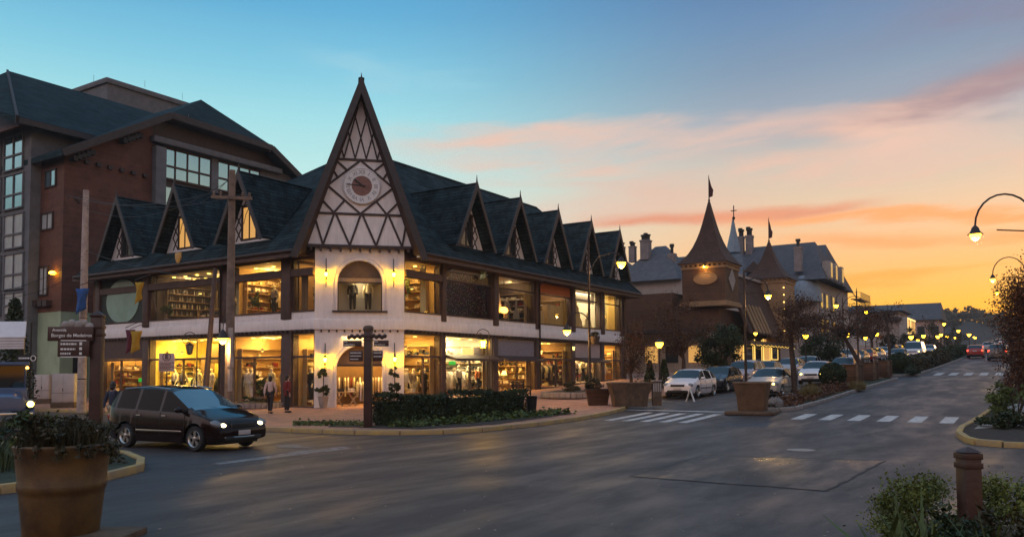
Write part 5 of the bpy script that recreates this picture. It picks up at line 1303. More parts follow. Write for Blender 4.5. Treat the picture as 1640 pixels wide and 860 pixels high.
# tall brown sign posts
def sign_post(name,label,loc,w,H,cat='sign post'):
    t = thing(name,label,cat,loc,math.atan2(FW[1],FW[0])-PI/2-.35)
    mb = MB(); mb.box(-w/2,w/2,-w/2,w/2,0,H); mb.build('post', MT['post'], t, bevel=.02)
    mb = MB(); mb.box(-w*.56,w*.56,-w*.56,w*.56,H-.36,H-.3); mb.box(-w*.56,w*.56,-w*.56,w*.56,H-.22,H-.16); mb.lathe([(w*.72,H),(w*.78,H+.04),(.001,H+.14)],4,(0,0,0)); mb.build('cap', MT['post'], t, bevel=.01)
    return t
def sign_face(parent, name, cx, cz, w, hgt, texts, face=-.13, arrow=0, rz=0., lines=None, white=None):
    mb = MB(); mb.T = Matrix.Rotation(rz,4,'Z')
    mb.box(cx-w/2,cx+w/2,face,face+.05,cz-hgt/2,cz+hgt/2)
    if arrow: mb.prism([(cx+arrow*w/2,face,cz-hgt/2),(cx+arrow*(w/2+hgt*.35),face,cz),(cx+arrow*w/2,face,cz+hgt/2)],(0,.05,0))
    s = mb.build(name, MT['signb'], parent, bevel=.008)
    tx = MB()
    for (t,x,z,size) in texts:
        put_text(tx, t, size, Matrix.Rotation(rz,4,'Z') @ frameM(V((x,face-.004,z)), (1,0,0), (0,0,1)), .0012, True)
    for (xa,xb,z,th_) in (lines or []):
        tx.T = Matrix.Rotation(rz,4,'Z'); x = xa
        while x < xb:
            q = rnd.uniform(.02,.05); tx.box(x,min(x+q,xb),face-.006,face-.002,z-th_/2,z+th_/2); x += q+.012
        tx.T = None
    for (xa,xb,za,zb_) in (white or []):
        tx.T = Matrix.Rotation(rz,4,'Z'); tx.box(xa,xb,face-.006,face-.002,za,zb_); tx.T = None
    if tx.f: tx.build('lettering', MT['signw'], s, smooth=False)
    return s
D1 = 15.6; pb,gb = under(157,500,D1)
t = sign_post('street_sign_post','tall brown post carrying the Avenida Borges de Medeiros street sign',(gb.x,gb.y,.1),.205,pb.z-.1-.1)
t.rotation_euler = (0,0,math.atan2(-RT[0],RT[1])*0+math.atan2(RT[1],RT[0])+.12)
k = D1/F
zc = lambda py: 2+(597-py)*k-.1
xc = lambda px: (px-157)*k
sign_face(t,'name_board',xc(122),zc(534),.82,.27,[('Avenida',xc(95),zc(528),.078),('Borges de Medeiros',xc(94),zc(536.5),.09)],-.19)
ar_ = sign_face(t,'direction_board',xc(127),zc(557),.57,.31,[],-.19,0,0,[(xc(108),xc(132),zc(550),.035),(xc(108),xc(130),zc(558),.035),(xc(108),xc(124),zc(565),.035)],[(xc(136),xc(140),zc(552),zc(547)),(xc(136),xc(140),zc(559.5),zc(555)),(xc(136),xc(140),zc(567),zc(563)),(xc(108),xc(146),zc(545.2),zc(543.8)),(xc(108),xc(146),zc(571),zc(569.6))])
mb = MB(); rg = random.Random(11)
for i,(px,py,r) in enumerate(((112,520,.08),(122,518,.09),(132,520,.09),(141,517,.07),(148,523,.09))): mb.ball((xc(px),-.12,zc(py)),(r,r*.6,r),10,7)
mb.build('carved_hydrangea', MT['concrete2'], t, smooth=60)
mb = MB(); mb.tube([V((xc(108),-.15,zc(543))),V((xc(146),-.15,zc(543)))],.012,6); mb.prism([(xc(106),-.16,zc(537)),(xc(120),-.16,zc(537)),(xc(124),-.16,zc(543)),(xc(106),-.16,zc(543))],(0,.02,0)); mb.build('bracket', MT['trough'], t)
D2 = 27.7; pb,gb = under(590,527,D2)
t = sign_post('street_sign_post','brown post with two street name arms in front of the clipped hedge',(gb.x,gb.y,.0),.27,pb.z-.05)
t.rotation_euler = (0,0,math.atan2(RT[1],RT[0]))
k = D2/F; zc = lambda py: 2+(597-py)*k; xc = lambda px: (px-590)*k
sign_face(t,'name_board',xc(566),zc(551),.62,.2,[('Rua',xc(553),zc(548.3),.07),('João Petry',xc(553),zc(553),.085)],-.17)
sign_face(t,'name_board',xc(612),zc(551),.5,.2,[('Avenida',xc(599),zc(548.3),.05),('Borges de Medeiros',xc(599),zc(553),.05)],-.17)
sign_face(t,'direction_board',xc(572),zc(571),.46,.36,[],-.17,0,0,[(xc(563),xc(580),zc(566),.03),(xc(563),xc(580),zc(571),.03),(xc(563),xc(576),zc(576),.03)])
sign_face(t,'direction_board',xc(606),zc(571),.34,.36,[],-.17,0,0,[(xc(600),xc(613),zc(566),.03),(xc(600),xc(613),zc(572),.03)])
mb = MB(); rg = random.Random(4)
for i in range(14):
    px = 560+i*4.4
    mb.ball((xc(px),-.1,zc(540.5+abs(px-590)*.03-(2 if i%2 else 0))),(.075,.06,.075),8,6)
mb.build('carved_garland', MT['post'], t, smooth=60)
mb = MB(); mb.lathe([(.12,0),(.17,.06),(.18,.16),(.13,.22),(.001,.24)],12,(0,0,zc(533))); mb.build('finial', MT['trough'], t, smooth=50)
D3 = 7.9; pb,gb = under(1550,716,D3)
t = sign_post('bollard','squat brown post with a pyramid cap among the foreground shrubs','bollard',(gb.x,gb.y,0),.25,pb.z-.06) if False else thing('bollard','short dark brown post with pyramid cap among the foreground shrubs','bollard',(gb.x,gb.y,0),math.atan2(RT[1],RT[0])+.05)
Hp = pb.z; w = .165
mb = MB(); mb.box(-w/2,w/2,-w/2,w/2,0,Hp-.05); mb.build('post', MT['post'], t, bevel=.012)
mb = MB()
for z in (Hp-.2,Hp-.11): mb.box(-w*.56,w*.56,-w*.56,w*.56,z,z+.055)
mb.add([(-w*.56,-w*.56,Hp-.045),(w*.56,-w*.56,Hp-.045),(w*.56,w*.56,Hp-.045),(-w*.56,w*.56,Hp-.045),(0,0,Hp+.01)],[(0,1,4),(1,2,4),(2,3,4),(3,0,4),(3,2,1,0)]); mb.build('cap', MT['post'], t, bevel=.004)
# grey electricity cabinets
c0 = gp(70,657); 
for i,(px,py,wd,hh,dp,lab) in enumerate(((66,650,.85,1.75,.7,'weathered grey utility cabinet, the shaded left one of the two by the pole'),(100,657,1.15,1.85,.6,'pale twin-door utility cabinet on a dark plinth beside the concrete pole'))):
    p = gp(px,py); t = thing('utility_cabinet',lab,'utility cabinet',(p.x,p.y,h(p.x)+PAVE),math.atan2(RT[1],RT[0])+.15,'utility cabinets')
    mb = MB(); mb.box(-wd/2,wd/2,0,dp,.3,hh); mb.build('casing', MT['steel'], t, bevel=.015)
    mb = MB(); mb.box(-wd/2-.03,wd/2+.03,-.04,dp+.03,0,.3); mb.build('plinth', MT['trough'], t)
    mb = MB()
    for x in ((-wd/2+.03,-.01),(.01,wd/2-.03)): mb.box(x[0],x[1],-.02,.001,.36,hh-.06)
    mb.build('door', MT['steel'], t, bevel=.008)
    mb = MB(); mb.box(-.02,.02,-.035,-.02,.9,1.05); mb.box(-wd/2,wd/2,-.026,-.02,.8,.815); mb.build('handle', MT['black'], t)
# utility poles and cables
def pole(label,px,D,ytop,r0,r1,m,ytop2=None):
    p,g = under(px,ytop,D); t = thing('utility_pole',label,'utility pole',(g.x,g.y,h(g.x)+.1),0,'utility poles')
    H = p.z-g.z-.1; mb = MB(); mb.tube([V((0,0,H*i/6)) for i in range(7)],[r0+(r1-r0)*i/6 for i in range(7)],14); mb.build('pole',m,t,smooth=60)
    return t,H,g
t1,H1,g1 = pole('pale concrete utility pole behind the street name sign',138,40,305,.215,.14,MT['pole'])
mb = MB(); mb.cbox((-.3,.25,H1-.55),(1.3,.1,.1),.9); mb.tube([V((-.6,.5,H1-.5)),V((-.6,.5,H1-.3))],.05,6); mb.tube([V((-.2,.2,H1-.5)),V((-.2,.2,H1-.3))],.05,6); mb.build('crossarm',MT['trim'],t1)
mb = MB()
for z in (1.6,3.1,4.6,5.3): mb.lathe([(.205-.008*z,z),(.222-.008*z,z),(.222-.008*z,z+.05),(.205-.008*z,z+.05)],14)
mb.build('straps',MT['black'],t1)
t2,H2,g2p = pole('tall weathered wooden utility pole in front of the shop corner',372,31,273,.195,.12,MT['poleW'])
mb = MB(); mb.cbox((-.1,-.12,H2-1.1),(1.5,.1,.12),-.75); 
for q in (-.65,-.4,.4,.65): mb.lathe([(.03,0),(.06,.04),(.04,.09),(.06,.13),(.02,.17)],8,(-.1+q*.73,-.12-q*.68,H2-1.04))
mb.build('crossarm',MT['poleW'],t2,smooth=50)
mb = MB(); mb.box(-.22,-.1,-.3,-.16,1.2,3.6); mb.box(-.24,-.08,-.33,-.14,2.1,2.5); mb.build('meter_box',MT['pole'],t2,bevel=.01)
lp,_ = under(333,610,33)
def cable(label,a,b,sag,r=.012):
    a = V(a); b = V(b); pts = [a+(b-a)*(i/18)-V((0,0,sag*4*(i/18)*(1-i/18))) for i in range(19)]
    mb = MB(); mb.tube(pts,r,5); tag(mb.build('overhead_cable',MT['black'],smooth=60),label,'cable','overhead cables')
A1 = g1+V((0,0,.1)); A2 = g2p+V((0,0,.1))
far_l = V((-7,60,0))
cable('upper overhead cable between the concrete and wooden poles',A1+V((-.6,.5,H1-.3)),A2+V((-.55,.3,H2-.9)),.5)
cable('second overhead cable just below the upper one between the poles',A1+V((-.2,.2,H1-.3)),A2+V((.3,-.5,H2-.9)),.55)
cable('overhead cable with slack loops running to the crossarm of the wooden pole',A1+V((0,0,H1-.9)),A2+V((0,0,H2-.3)),.9)
cable('low cable from the concrete pole to the left edge past the hotel',A1+V((0,0,H1-3.2)),dpt(-30,470,34),.4)
cable('lower of the two cables from the concrete pole past the hotel bay',A1+V((0,0,H1-3.9)),dpt(-30,478,34),.45)
cable('thick low cable strung along the left shop wing',A1+V((0,0,H1-3.0)),dpt(338,445,33),.25,.02)
cable('thin cable from the wooden pole top to the hotel front',A2+V((0,0,H2-.2)),V((10,27.9,15)),.5)
cable('far thin wire across the sunset at the avenue end',dpt(1640,493,80),dpt(1500,500,190),.4,.035)
cable('lower far thin wire across the sunset',dpt(1640,502,80),dpt(1498,511,190),.4,.035)
# leaning dark pole
pa,_ = under(345,430,32.5); pbm = dpt(326,640,32.0); t = thing('leaning_pole','slim dark pole leaning beside the wooden utility pole','pole',(pbm.x,pbm.y,h(pbm.x)+PAVE))
mb = MB(); mb.tube([V((0,0,0)),V((pa.x-pbm.x,pa.y-pbm.y,pa.z-h(pbm.x)-PAVE))],[.12,.08],10); mb.build('shaft',MT['trim'],t,smooth=60)
def lamp_light(t, c, e=95.):
    ld = bpy.data.lights.new('street_lamp_light','POINT'); ld.energy = e; ld.color = (1.,.58,.2); ld.shadow_soft_size = .12
    o = bpy.data.objects.new('street_lamp_light',ld); COL.objects.link(o); o.parent = t; o.location = c
# street lamps: arched arm with bell shade
def arch_lamp(name,label,cat,head,base,H,group,r=.06,glow='lampst',armz=None,size=1.,top=.6,bar=True):
    """head: world point of the lamp; base: pole foot"""
    base = V(base); t = thing(name,label,cat,(base.x,base.y,base.z),0,group)
    hd_ = V(head)-base; d = V((hd_.x,hd_.y,0)); L = d.length; u = d/L
    mb = MB(); mb.tube([V((0,0,0)),V((0,0,.5)),V((0,0,.52)),V((0,0,H*.5)),V((0,0,H))],[r*1.7,r*1.6,r*1.1,r,r*.8],10); mb.lathe([(.02,0),(.03,.1),(.005,.3)],6,(0,0,H)); mb.build('pole',MT['iron'],t,smooth=50)
    rr = L/2; zc_ = hd_.z+.25*size; pts = [u*(L/2+rr*math.cos(a))+V((0,0,zc_+rr*math.sin(a)*1.05)) for a in [PI*(12-i)/12 for i in range(13)]]+[u*L+V((0,0,hd_.z+.2*size))]
    pts[0] = V((0,0,zc_)); 
    mb = MB(); mb.tube(pts,r*.5,8)
    if bar: mb.bar(u*-.35+V((0,0,hd_.z+.05)),u*(L*.65)+V((0,0,hd_.z+.12)),.04)
    mb.build('arm',MT['iron'],t,smooth=60)
    mb = MB(); c_ = u*L+V((0,0,hd_.z)); mb.lathe([(.025,.3),(.06,.25),(.11,.2),(.15,.08),(.19,.02),(.25,-.03),(.25,-.045),(.17,0)],16,c_) if size == 1 else mb.lathe([(.025*size,.3*size),(.11*size,.2*size),(.15*size,.08*size),(.25*size,-.03*size),(.17*size,0)],12,c_)
    mb.build('lamp_shade',MT['iron'],t,smooth=40)
    if size == 1.: lamp_light(t, c_+V((0,0,-.42)), 130. if 'shingled' in label else 95.)
    mb = MB(); mb.lathe([(.17*size,.0),(.175*size,-.06*size),(.13*size,-.18*size),(.06*size,-.25*size),(.001,-.27*size)],14,c_,cap=False); mb.build('lamp_globe',MT[glow],t,smooth=60)
    return t
G1 = 'arched street lamps'
b = gp(945,650); b.z = h(b.x)+PAVE
dpl = (b.x-CAM[0])*FW[0]+(b.y-CAM[1])*FW[1]
hd1 = dpt(908,528,dpl-.2); H = dpt(939,385,dpl).z-b.z
t = arch_lamp('street_lamp','tall double-armed street lamp with a hanging basket beside the trough planters','street lamp',hd1,b,H,G1)
hd2 = dpt(995,420,dpl+.3)-b; u = V((hd2.x,hd2.y,0)).normalized()
mb = MB(); L = V((hd2.x,hd2.y,0)).length; mb.tube([V((0,0,hd2.z-.5)),u*L*.3+V((0,0,hd2.z+.25)),u*L*.7+V((0,0,hd2.z+.45)),u*L*.95+V((0,0,hd2.z+.38)),u*L+V((0,0,hd2.z+.2))],.03,8); mb.build('arm',MT['iron'],t,smooth=60)
mb = MB(); mb.lathe([(.025,.3),(.11,.2),(.15,.08),(.26,.0),(.3,-.03),(.2,.0)],16,hd2); mb.build('lamp_shade',MT['iron'],t,smooth=40)
mb = MB(); mb.lathe([(.2,0),(.2,-.08),(.14,-.22),(.06,-.28),(.001,-.3)],14,hd2,cap=False); mb.build('lamp_globe',MT['lampst'],t,smooth=60); lamp_light(t, hd2+V((0,0,-.45)))
bp = dpt(953,543,dpl-.1); t = thing('hanging_basket','dark hanging flower basket on the street lamp bracket','hanging basket',(bp.x,bp.y,bp.z-.22))
mb = MB(); mb.lathe([(.16,0),(.24,.3),(.25,.34),(.22,.34),(.2,.28),(.001,.26)],14,cap=False); mb.build('basket',MT['trough'],t,smooth=40)
mb = MB(); mb.leaves((0,0,.42),(.26,.26,.16),160,.07,random.Random(2),.3); mb.build('foliage',MT['leafo'],t,smooth=False)
mb = MB(); mb.tube([(0,0,.5),(0,0,.75)],.012,5); mb.tube([(0,0,.75),V((b.x-bp.x,b.y-bp.y,.75))],.02,5); mb.build('hanger',MT['iron'],t)
for px,py,D,dx,lab in ((1562,374,28,2.15,'nearest arched lamp glowing at the right edge'),(1590,446,55,2.3,'second arched lamp at the right edge, behind the nearest'),(1597,468,77,2.1,'farthest of the three arched lamps over the right-hand bushes')):
    hp = dpt(px,py,D); bx,by = hp.x+RT[0]*dx,hp.y+RT[1]*dx
    arch_lamp('street_lamp',lab,'street lamp',hp,(bx,by,h(bx)+.1),hp.z-h(bx)+ (1.1 if D < 40 else 1.3),G1,.065)
for px,py,D,dx,lab in ((1230,472,46,-1.35,'arched street lamp glowing before the shingled spire building'),(1339,488,74,1.9,'arched street lamp glowing below the chateau balcony'),(1387,498,84,-2.4,'tall arched lamp glowing over the brown street trees')):
    hp = dpt(px,py,D); bx,by = hp.x+RT[0]*dx,hp.y+RT[1]*dx
    arch_lamp('street_lamp',lab,'street lamp',hp,(bx,by,h(bx)+.1),hp.z-h(bx)+1.2,G1,.07,size=1.0 if D<60 else 1.15)
hp = dpt(357,540,30.6)
arch_lamp('street_lamp','bell-shaped lamp glowing against the wooden utility pole','street lamp',hp,(g2p.x+.3,g2p.y+.5,h(g2p.x)+PAVE),hp.z-h(g2p.x)+.9,G1,.035,bar=True)
# scrolled lantern posts
def scroll_lamp(label,px,ytop,D,lit):
    p,g = under(px,ytop,D); t = thing('lantern_post',label,'lantern post',(g.x,g.y,h(g.x)+PAVE),math.atan2(RT[1],RT[0]),'scrolled lantern posts')
    H = p.z-g.z-PAVE; mb = MB(); mb.tube([V((0,0,0)),V((0,0,.9)),V((0,0,.95)),V((0,0,H-.35))],[.055,.05,.03,.025],8); mb.lathe([(.1,0),(.1,.08),(.06,.16)],10); mb.build('pole',MT['iron'],t,smooth=60)
    pts = [V((-.3+.3*math.cos(a),0,H-.3+.3*math.sin(a))) for a in [PI*i/9 for i in range(10)]]+[V((-.47+.13*math.cos(a),0,H-.32+.13*math.sin(a))) for a in [PI+PI*i/6 for i in range(1,10)]]
    mb = MB(); mb.tube(pts,.017,6); mb.build('scroll',MT['iron'],t,smooth=60)
    z = H-.72; mb = MB(); mb.lathe([(.02,.3),(.17,.2),(.18,.18),(.02,.2)],6,(-.3,0,z)); mb.lathe([(.1,-.16),(.11,-.14),(.02,-.2)],6,(-.3,0,z)); mb.tube([V((-.3,0,z+.28)),V((-.3,0,z+.45))],.01,5); mb.tube([V((-.3,0,z+.4)),V((0,0,z+.4))],.012,5)
    for k in range(6):
        a = 2*PI*(k+.5)/6; mb.tube([V((-.3+.16*math.cos(a),0+.16*math.sin(a),z+.18)),V((-.3+.1*math.cos(a),.1*math.sin(a),z-.15))],.009,4)
    mb.build('lantern_frame',MT['iron'],t)
    mb = MB(); mb.lathe([(.145,.17),(.09,-.14)],6,(-.3,0,z)); mb.build('lantern_glass',MT['lampw' if lit else 'lens'],t)
    return t
scroll_lamp('unlit scrolled iron lantern post in front of the golden shop window',316,532,33,False)
scroll_lamp('lit scrolled iron lantern post in front of the bright clothes shop',784,527,37.5,True)
# small globe lamps along the avenue
def globe_lamp(label,px,py,D,s=1.):
    p,g = under(px,py,D); t = thing('garden_lamp',label,'garden lamp',(g.x,g.y,h(g.x)+.1),0,'low lamps along the avenue')
    H = max(1.6,p.z-g.z-.1); mb = MB(); mb.tube([V((0,0,0)),V((0,0,H-.2))],[.06*s,.04*s],8); mb.lathe([(.34*s,H+.1*s),(.36*s,H+.08*s),(.06*s,H+.26*s),(.01,H+.3*s)],12); mb.build('pole',MT['iron'],t,smooth=50)
    mb = MB(); mb.lathe([(.08*s,H-.22*s),(.2*s,H-.05*s),(.22*s,H+.08*s)],12); mb.build('lamp_globe',MT['lampsm'],t,smooth=60)
for px,py,D,lab,s in ((1056,551,46,'low bell lamp glowing between the dark conifers',1.),(1290,538,60,'low lamp glowing before the dark round tree',.9),(1357,536,75,'low lamp glowing left of the leaning tree trunk',1.),(1386,541,88,'lamp under the brown tree crowns by the parked row',.9),(1404,535,92,'lamp right of the leaning tree, over the parked row',1.),(1459,540,105,'bright lamp before the pink gabled house',1.3),(1470,544,125,'small lamp just right of the bright one',1.1),(1479,538,118,'lamp in front of the pink house balcony',1.2),(1502,539,128,'lower lamp left of the far tree',1.3),(1507,536,142,'upper lamp of the close pair by the far tree',1.3),(1517,539,150,'tiny lamp right of the close pair',1.1),(1530,545,165,'faint tiny lamp above the red car',1.),(1512,519,150,'high lamp at the corner of the pink house',1.3),(1535,530,170,'high lamp over the far wood',1.5),(1552,536,150,'bright lamp above the dark crossover',1.5),(1560,542,170,'small lamp beside the far sign',1.),(1562,545,190,'tiny farthest lamp over the queue of cars',1.2),(1210,534,58,'low pair lamp at the shop canopy',.6)): globe_lamp(lab,px,py,D,s)
# wall lanterns on the corner tower
def lantern(label,u,z):
    o = FC[0]+FC[1]*u+FC[2]*.0; t = thing('wall_lantern',label,'wall lantern',(o.x,o.y,z),math.radians(-45),'wall lanterns on the corner tower')
    d = -.26    # local y: outward is -y
    mb = MB(); mb.tube([V((0,-.03,.75)),V((0,-.06,.5)),V((0,d,.42)),V((0,d,.32))],.018,6); mb.tube([V((0,-.02,.95)),V((0,-.02,.35))],.02,6); mb.lathe([(.012,.36),(.13,.24),(.14,.22),(.06,.23)],6,(0,d,0)); mb.lathe([(.07,-.02),(.08,0),(.05,-.08),(.02,-.16),(.025,-.22),(.012,-.52),(.001,-.55)],8,(0,d,0)); mb.tube([V((0,d,-.3)),V((0,-.02,-.42))],.014,6)
    for k in range(6):
        a = 2*PI*(k+.5)/6; mb.tube([V((.125*math.cos(a),d+.125*math.sin(a),.23)),V((.075*math.cos(a),d+.075*math.sin(a),0))],.007,4)
    mb.build('bracket',MT['black'],t,smooth=40)
    mb = MB(); mb.lathe([(.06,.0),(.105,.21)],6,(0,d,0)); mb.build('lantern_glass',MT['lampw'],t)
lantern('lit lantern left of the upper arched window',-1.66,6.72); lantern('lit lantern right of the upper arched window',1.66,6.76)
lantern('lit lantern left of the arched doorway',-1.68,2.5); lantern('lit lantern right of the arched doorway',1.72,2.52)
# parking sign
D5 = 30; pa = dpt(267,580,D5); t = thing('parking_sign','pinkish parking sign plate with a circled E above the minivan','sign',(pa.x,pa.y,h(pa.x)+PAVE if pa.x > -9 else h(pa.x)),math.atan2(RT[1],RT[0]))
z = pa.z-t.location.z; mb = MB(); mb.tube([V((0,.03,0)),V((0,.03,z+.42))],.03,8); mb.build('pole',MT['trough'],t)
mb = MB(); mb.box(-.29,.29,-.01,.01,z-.34,z+.34); pl = mb.build('plate',MT['signp'],t,bevel=.004)
mb = MB(); put_text(mb,'E',.24,frameM(V((0,-.014,z+.2)),(1,0,0),(0,0,1)),.012)
mb.T = frameM(V((0,-.012,z+.2)),(1,0,0),(0,0,1)); mb.lathe([(.13,0),(.13,.004),(.155,.004),(.155,0)],28,cap=False); mb.T = None
for i in range(6):
    x = -.24
    while x < .2-.05*(i%3): q = rnd.uniform(.03,.07); mb.box(x,x+q,-.016,-.011,z-.02-i*.05-.011,z-.02-i*.05+.011); x += q+.018
mb.build('lettering',MT['ink'],pl,smooth=False)
# flags on the left wing
def flag(label,px,py,D,hh,w,m,pole_=True):
    a = dpt(px,py,D); t = thing('hanging_flag',label,'flag',tuple(a),math.atan2(RT[1],RT[0])); rg = random.Random(int(px))
    vs = []; n = 6
    for i in range(n+1):
        for j in range(5):
            s_ = j/4; f = i/n; vs.append((w*(s_-.3)*(1-.25*f)+.05*math.sin(f*5+s_*2), .08*math.sin(s_*7+f*2), -hh*f*(1-.25*s_*(1 if rg.random() < 1 else 0))))
    mb = MB(); mb.add(vs,[(i*5+j,i*5+j+1,(i+1)*5+j+1,(i+1)*5+j) for i in range(n) for j in range(4)]); c = mb.build('cloth',m,t,smooth=60)
    c.modifiers.new('t','SOLIDIFY').thickness = .012
    mb = MB(); mb.tube([V((-w*.32,0,.1)),V((w*.3,.5,.35)),V((w*.5,1.,.5))],.018,6); mb.build('pole',MT['trim'],t)
flag('blue flag hanging behind the concrete utility pole',127,462,39.5,1.3,.6,MT['flagb'])
flag('upper yellow flag beside the oval window',220,452,41,1.15,.42,MT['flagy'])
flag('lower yellow flag under the white floor band',214,530,41,1.2,.55,MT['flagy'])
flag('maroon flag next to the lower yellow one',205,528,41.2,1.3,.45,MT['flagm'])
flag('small pale green flag under the right eave',772,434,46.5,.5,.4,MT['green']); flag('grey-green pennant at the first column of the right wing',716,430,44.5,.5,.3,MT['flagd'])
# gold shield hanging on the left roof
p = onx(287,412,-.95); t = thing('shield_sign','small gold shield on the left roof edge','sign',(-.98,p.y,p.z),0)
mb = MB(); mb.prism([(0,-.27,.25),(0,.27,.25),(0,.27,-.05),(0,.14,-.28),(0,0,-.36),(0,-.14,-.28),(0,-.27,-.05)],(-.05,0,0)); mb.build('shield',MT['gold'],t,bevel=.01)
# trough planters by the pavement edge
def trough(label,loc,rz,L,Wd,H,m,pot=False):
    t = thing('trough_planter',label,'planter',loc,rz,'planters by the crossing')
    mb = MB(); b0,b1 = .78,1.
    def ring(f,z): return [(-L/2*f,-Wd/2*f,z),(L/2*f,-Wd/2*f,z),(L/2*f,Wd/2*f,z),(-L/2*f,Wd/2*f,z)]
    vs = ring(b0,0)+ring(.86,H*.55)+ring(.9,H*.6)+ring(b1,H*.97)+ring(1.04,H*.98)+ring(1.04,H*1.05)+ring(.93,H*1.05)+ring(.9,H*.9)
    mb.add(vs,[(3,2,1,0)]+[(i*4+k,i*4+(k+1)%4,(i+1)*4+(k+1)%4,(i+1)*4+k) for i in range(7) for k in range(4)]); mb.build('trough',m,t,bevel=.02)
    mb = MB(); mb.box(-L*.44,L*.44,-Wd*.44,Wd*.44,H*.85,H*.93); mb.build('soil',MT['soil'],t)
    return t
rzv = math.atan2(RT[1],RT[0])
p = gp(1017,656); trough('long weathered trough planter with pale rim, next to the white car',(p.x+.3,p.y+.4,h(p.x)+PAVE),rzv+.1,1.85,.9,1.02,MT['trough'])
p = gp(962,654); trough('dark round-shouldered planter box right behind the lamp post',(p.x+.3,p.y+.3,h(p.x)+PAVE),rzv,1.1,.8,.72,MT['timber'])
p = gp(1052,654); t = thing('litter_bin','narrow pale litter bin at the end of the long trough planter','litter bin',(p.x,p.y,h(p.x)+PAVE),rzv)
mb = MB(); mb.box(-.2,.2,-.15,.15,0,1.08); mb.build('bin_body',MT['trough'],t,bevel=.015); mb = MB(); 
for i in range(4): mb.box(-.18+i*.1,-.12+i*.1,-.17,-.15,.62,1.0)
mb.build('slats',MT['concrete2'],t); mb = MB(); mb.box(-.23,.23,-.18,.18,1.08,1.13); mb.build('lid',MT['concrete2'],t,bevel=.01)
# square tapered pot on a slab at the nose of the island
p = gp(1198,664); sl = MB(); sl.cbox((0,0,.07),(1.9,1.9,.14)); o = sl.build('stone_slab',MT['trough'],bevel=.03); o.location = (p.x+.55,p.y-.05,h(p.x)); o.rotation_euler = (0,0,.1); tag(o,'flat dark slab under the square tapered pot on the crossing','stone slab')
t = trough('square tapered clay pot standing alone on a slab at the crossing',(p.x+.5,p.y-.05,h(p.x)+.14),.1,1.25,1.25,1.1,MT['pot2'])
p = gp(1249,655); mb = MB(); mb.ball((0,0,.2),(.42,.36,.34),14,9); rg = random.Random(8)
mb.v = [v*(1+rg.uniform(-.09,.09)) for v in mb.v]; o = mb.build('boulder',MT['rock'],smooth=40); o.location = (p.x,p.y+.2,h(p.x)-.05); tag(o,'grey boulder at the nose of the planted island','boulder')
for i,(px,py,lab) in enumerate(((1376,616,'first and largest wooden planter box on the island'),(1402,611,'second wooden planter box, in the middle of the three on the island'),(1424,607,'last wooden planter box before the island ends'))):
    p = gp(px,py); t = thing('planter_box',lab,'planter',(p.x,p.y+.35,h(p.x)+.1),.02,'wooden planter boxes on the island')
    L = (2.0,1.7,1.5)[i]; mb = MB(); mb.box(-L/2,L/2,-.4,.4,0,1.1); mb.build('boards',MT['timber'],t,bevel=.01)
    mb = MB()
    for a in (-1,1):
        for b_ in (-1,1): mb.box(a*L/2-.07,a*L/2+.07,b_*.4-.07,b_*.4+.07,0,1.18)
    mb.box(-L/2-.08,L/2+.08,-.48,.48,1.1,1.16); mb.build('corner_posts',MT['trough'],t,bevel=.008)
# folding white board by the white car
p = gp(1106,643); t = thing('sandwich_board','thin white folding board standing in front of the white hatchback','sandwich board',(p.x,p.y,h(p.x)),rzv+1.15)
mb = MB(); mb.prism([(-.13,-.2,0),(.13,-.2,0),(.13,0,.62),(-.13,0,.62)],(0,.02,.0)); mb.prism([(-.13,.2,0),(.13,.2,0),(.13,.0,.62),(-.13,.0,.62)],(0,.02,0)); mb.build('panels',MT['signw'],t)
# benches and round beds
def bench(label,loc,rz):
    t = thing('park_bench',label,'bench',loc,rz,'benches near the shops')
    mb = MB(); 
    for i in range(4): mb.box(-.75,.75,-.22+i*.12,-.13+i*.12,.42,.46)
    mb.build('seat',MT['post'],t,bevel=.008); mb = MB()
    for i in range(3): mb.box(-.75,.75,.27+i*.015,.3+i*.015,.55+i*.13,.64+i*.13)
    mb.build('backrest',MT['post'],t,bevel=.008)
    for x in (-.62,.62):
        mb = MB(); mb.box(x-.03,x+.03,-.2,-.14,0,.42); mb.box(x-.03,x+.03,.22,.28,0,.95); mb.box(x-.03,x+.03,-.2,.26,.38,.42); mb.box(x-.03,x+.03,-.22,.26,.62,.66); mb.build('leg',MT['black'],t)
    return t
bench('dark slatted bench behind the right end of the clipped hedge',(.3,-7.6,h(.3)+PAVE),-.2)
bench('dark bench beside the round brick bed under the right shops',(8.6,-3.6,h(8.6)+PAVE),.1)
p = gp(852,671); t = thing('litter_bin','black wire litter bin at the right end of the clipped hedge','litter bin',(p.x,p.y,h(p.x)+PAVE),0)
mb = MB(); mb.lathe([(.17,.12),(.21,.75),(.23,.78),(.2,.78),(.15,.16),(.001,.14)],14,cap=False); mb.build('basket',MT['black'],t,smooth=40); mb = MB(); mb.tube([(0,0,0),(0,0,.3)],.04,6); mb.tube([(-.2,0,0),(.2,0,0)],.02,5); mb.build('stand',MT['black'],t)
def round_bed(label,c,r,hh):
    t = thing('round_flower_bed',label,'flower bed',(c[0],c[1],h(c[0])+PAVE),0,'round brick flower beds')
    mb = MB(); n = 34
    for k in range(n):
        a = 2*PI*k/n; mb.cbox((r*math.cos(a),r*math.sin(a),hh/2),(.13,2*PI*r/n*.93,hh),a)
    mb.build('brick_edge',MT['brick'],t,bevel=.008); mb = MB(); mb.lathe([(r-.04,0),(r-.05,hh*.9),(r*.5,hh*1.25),(.001,hh*1.35)],24,cap=False); mb.build('soil',MT['soil'],t)
    return t
round_bed('low brick-edged bed with clipped plants before the mannequin window',(-.75,6.4),1.35,.26)
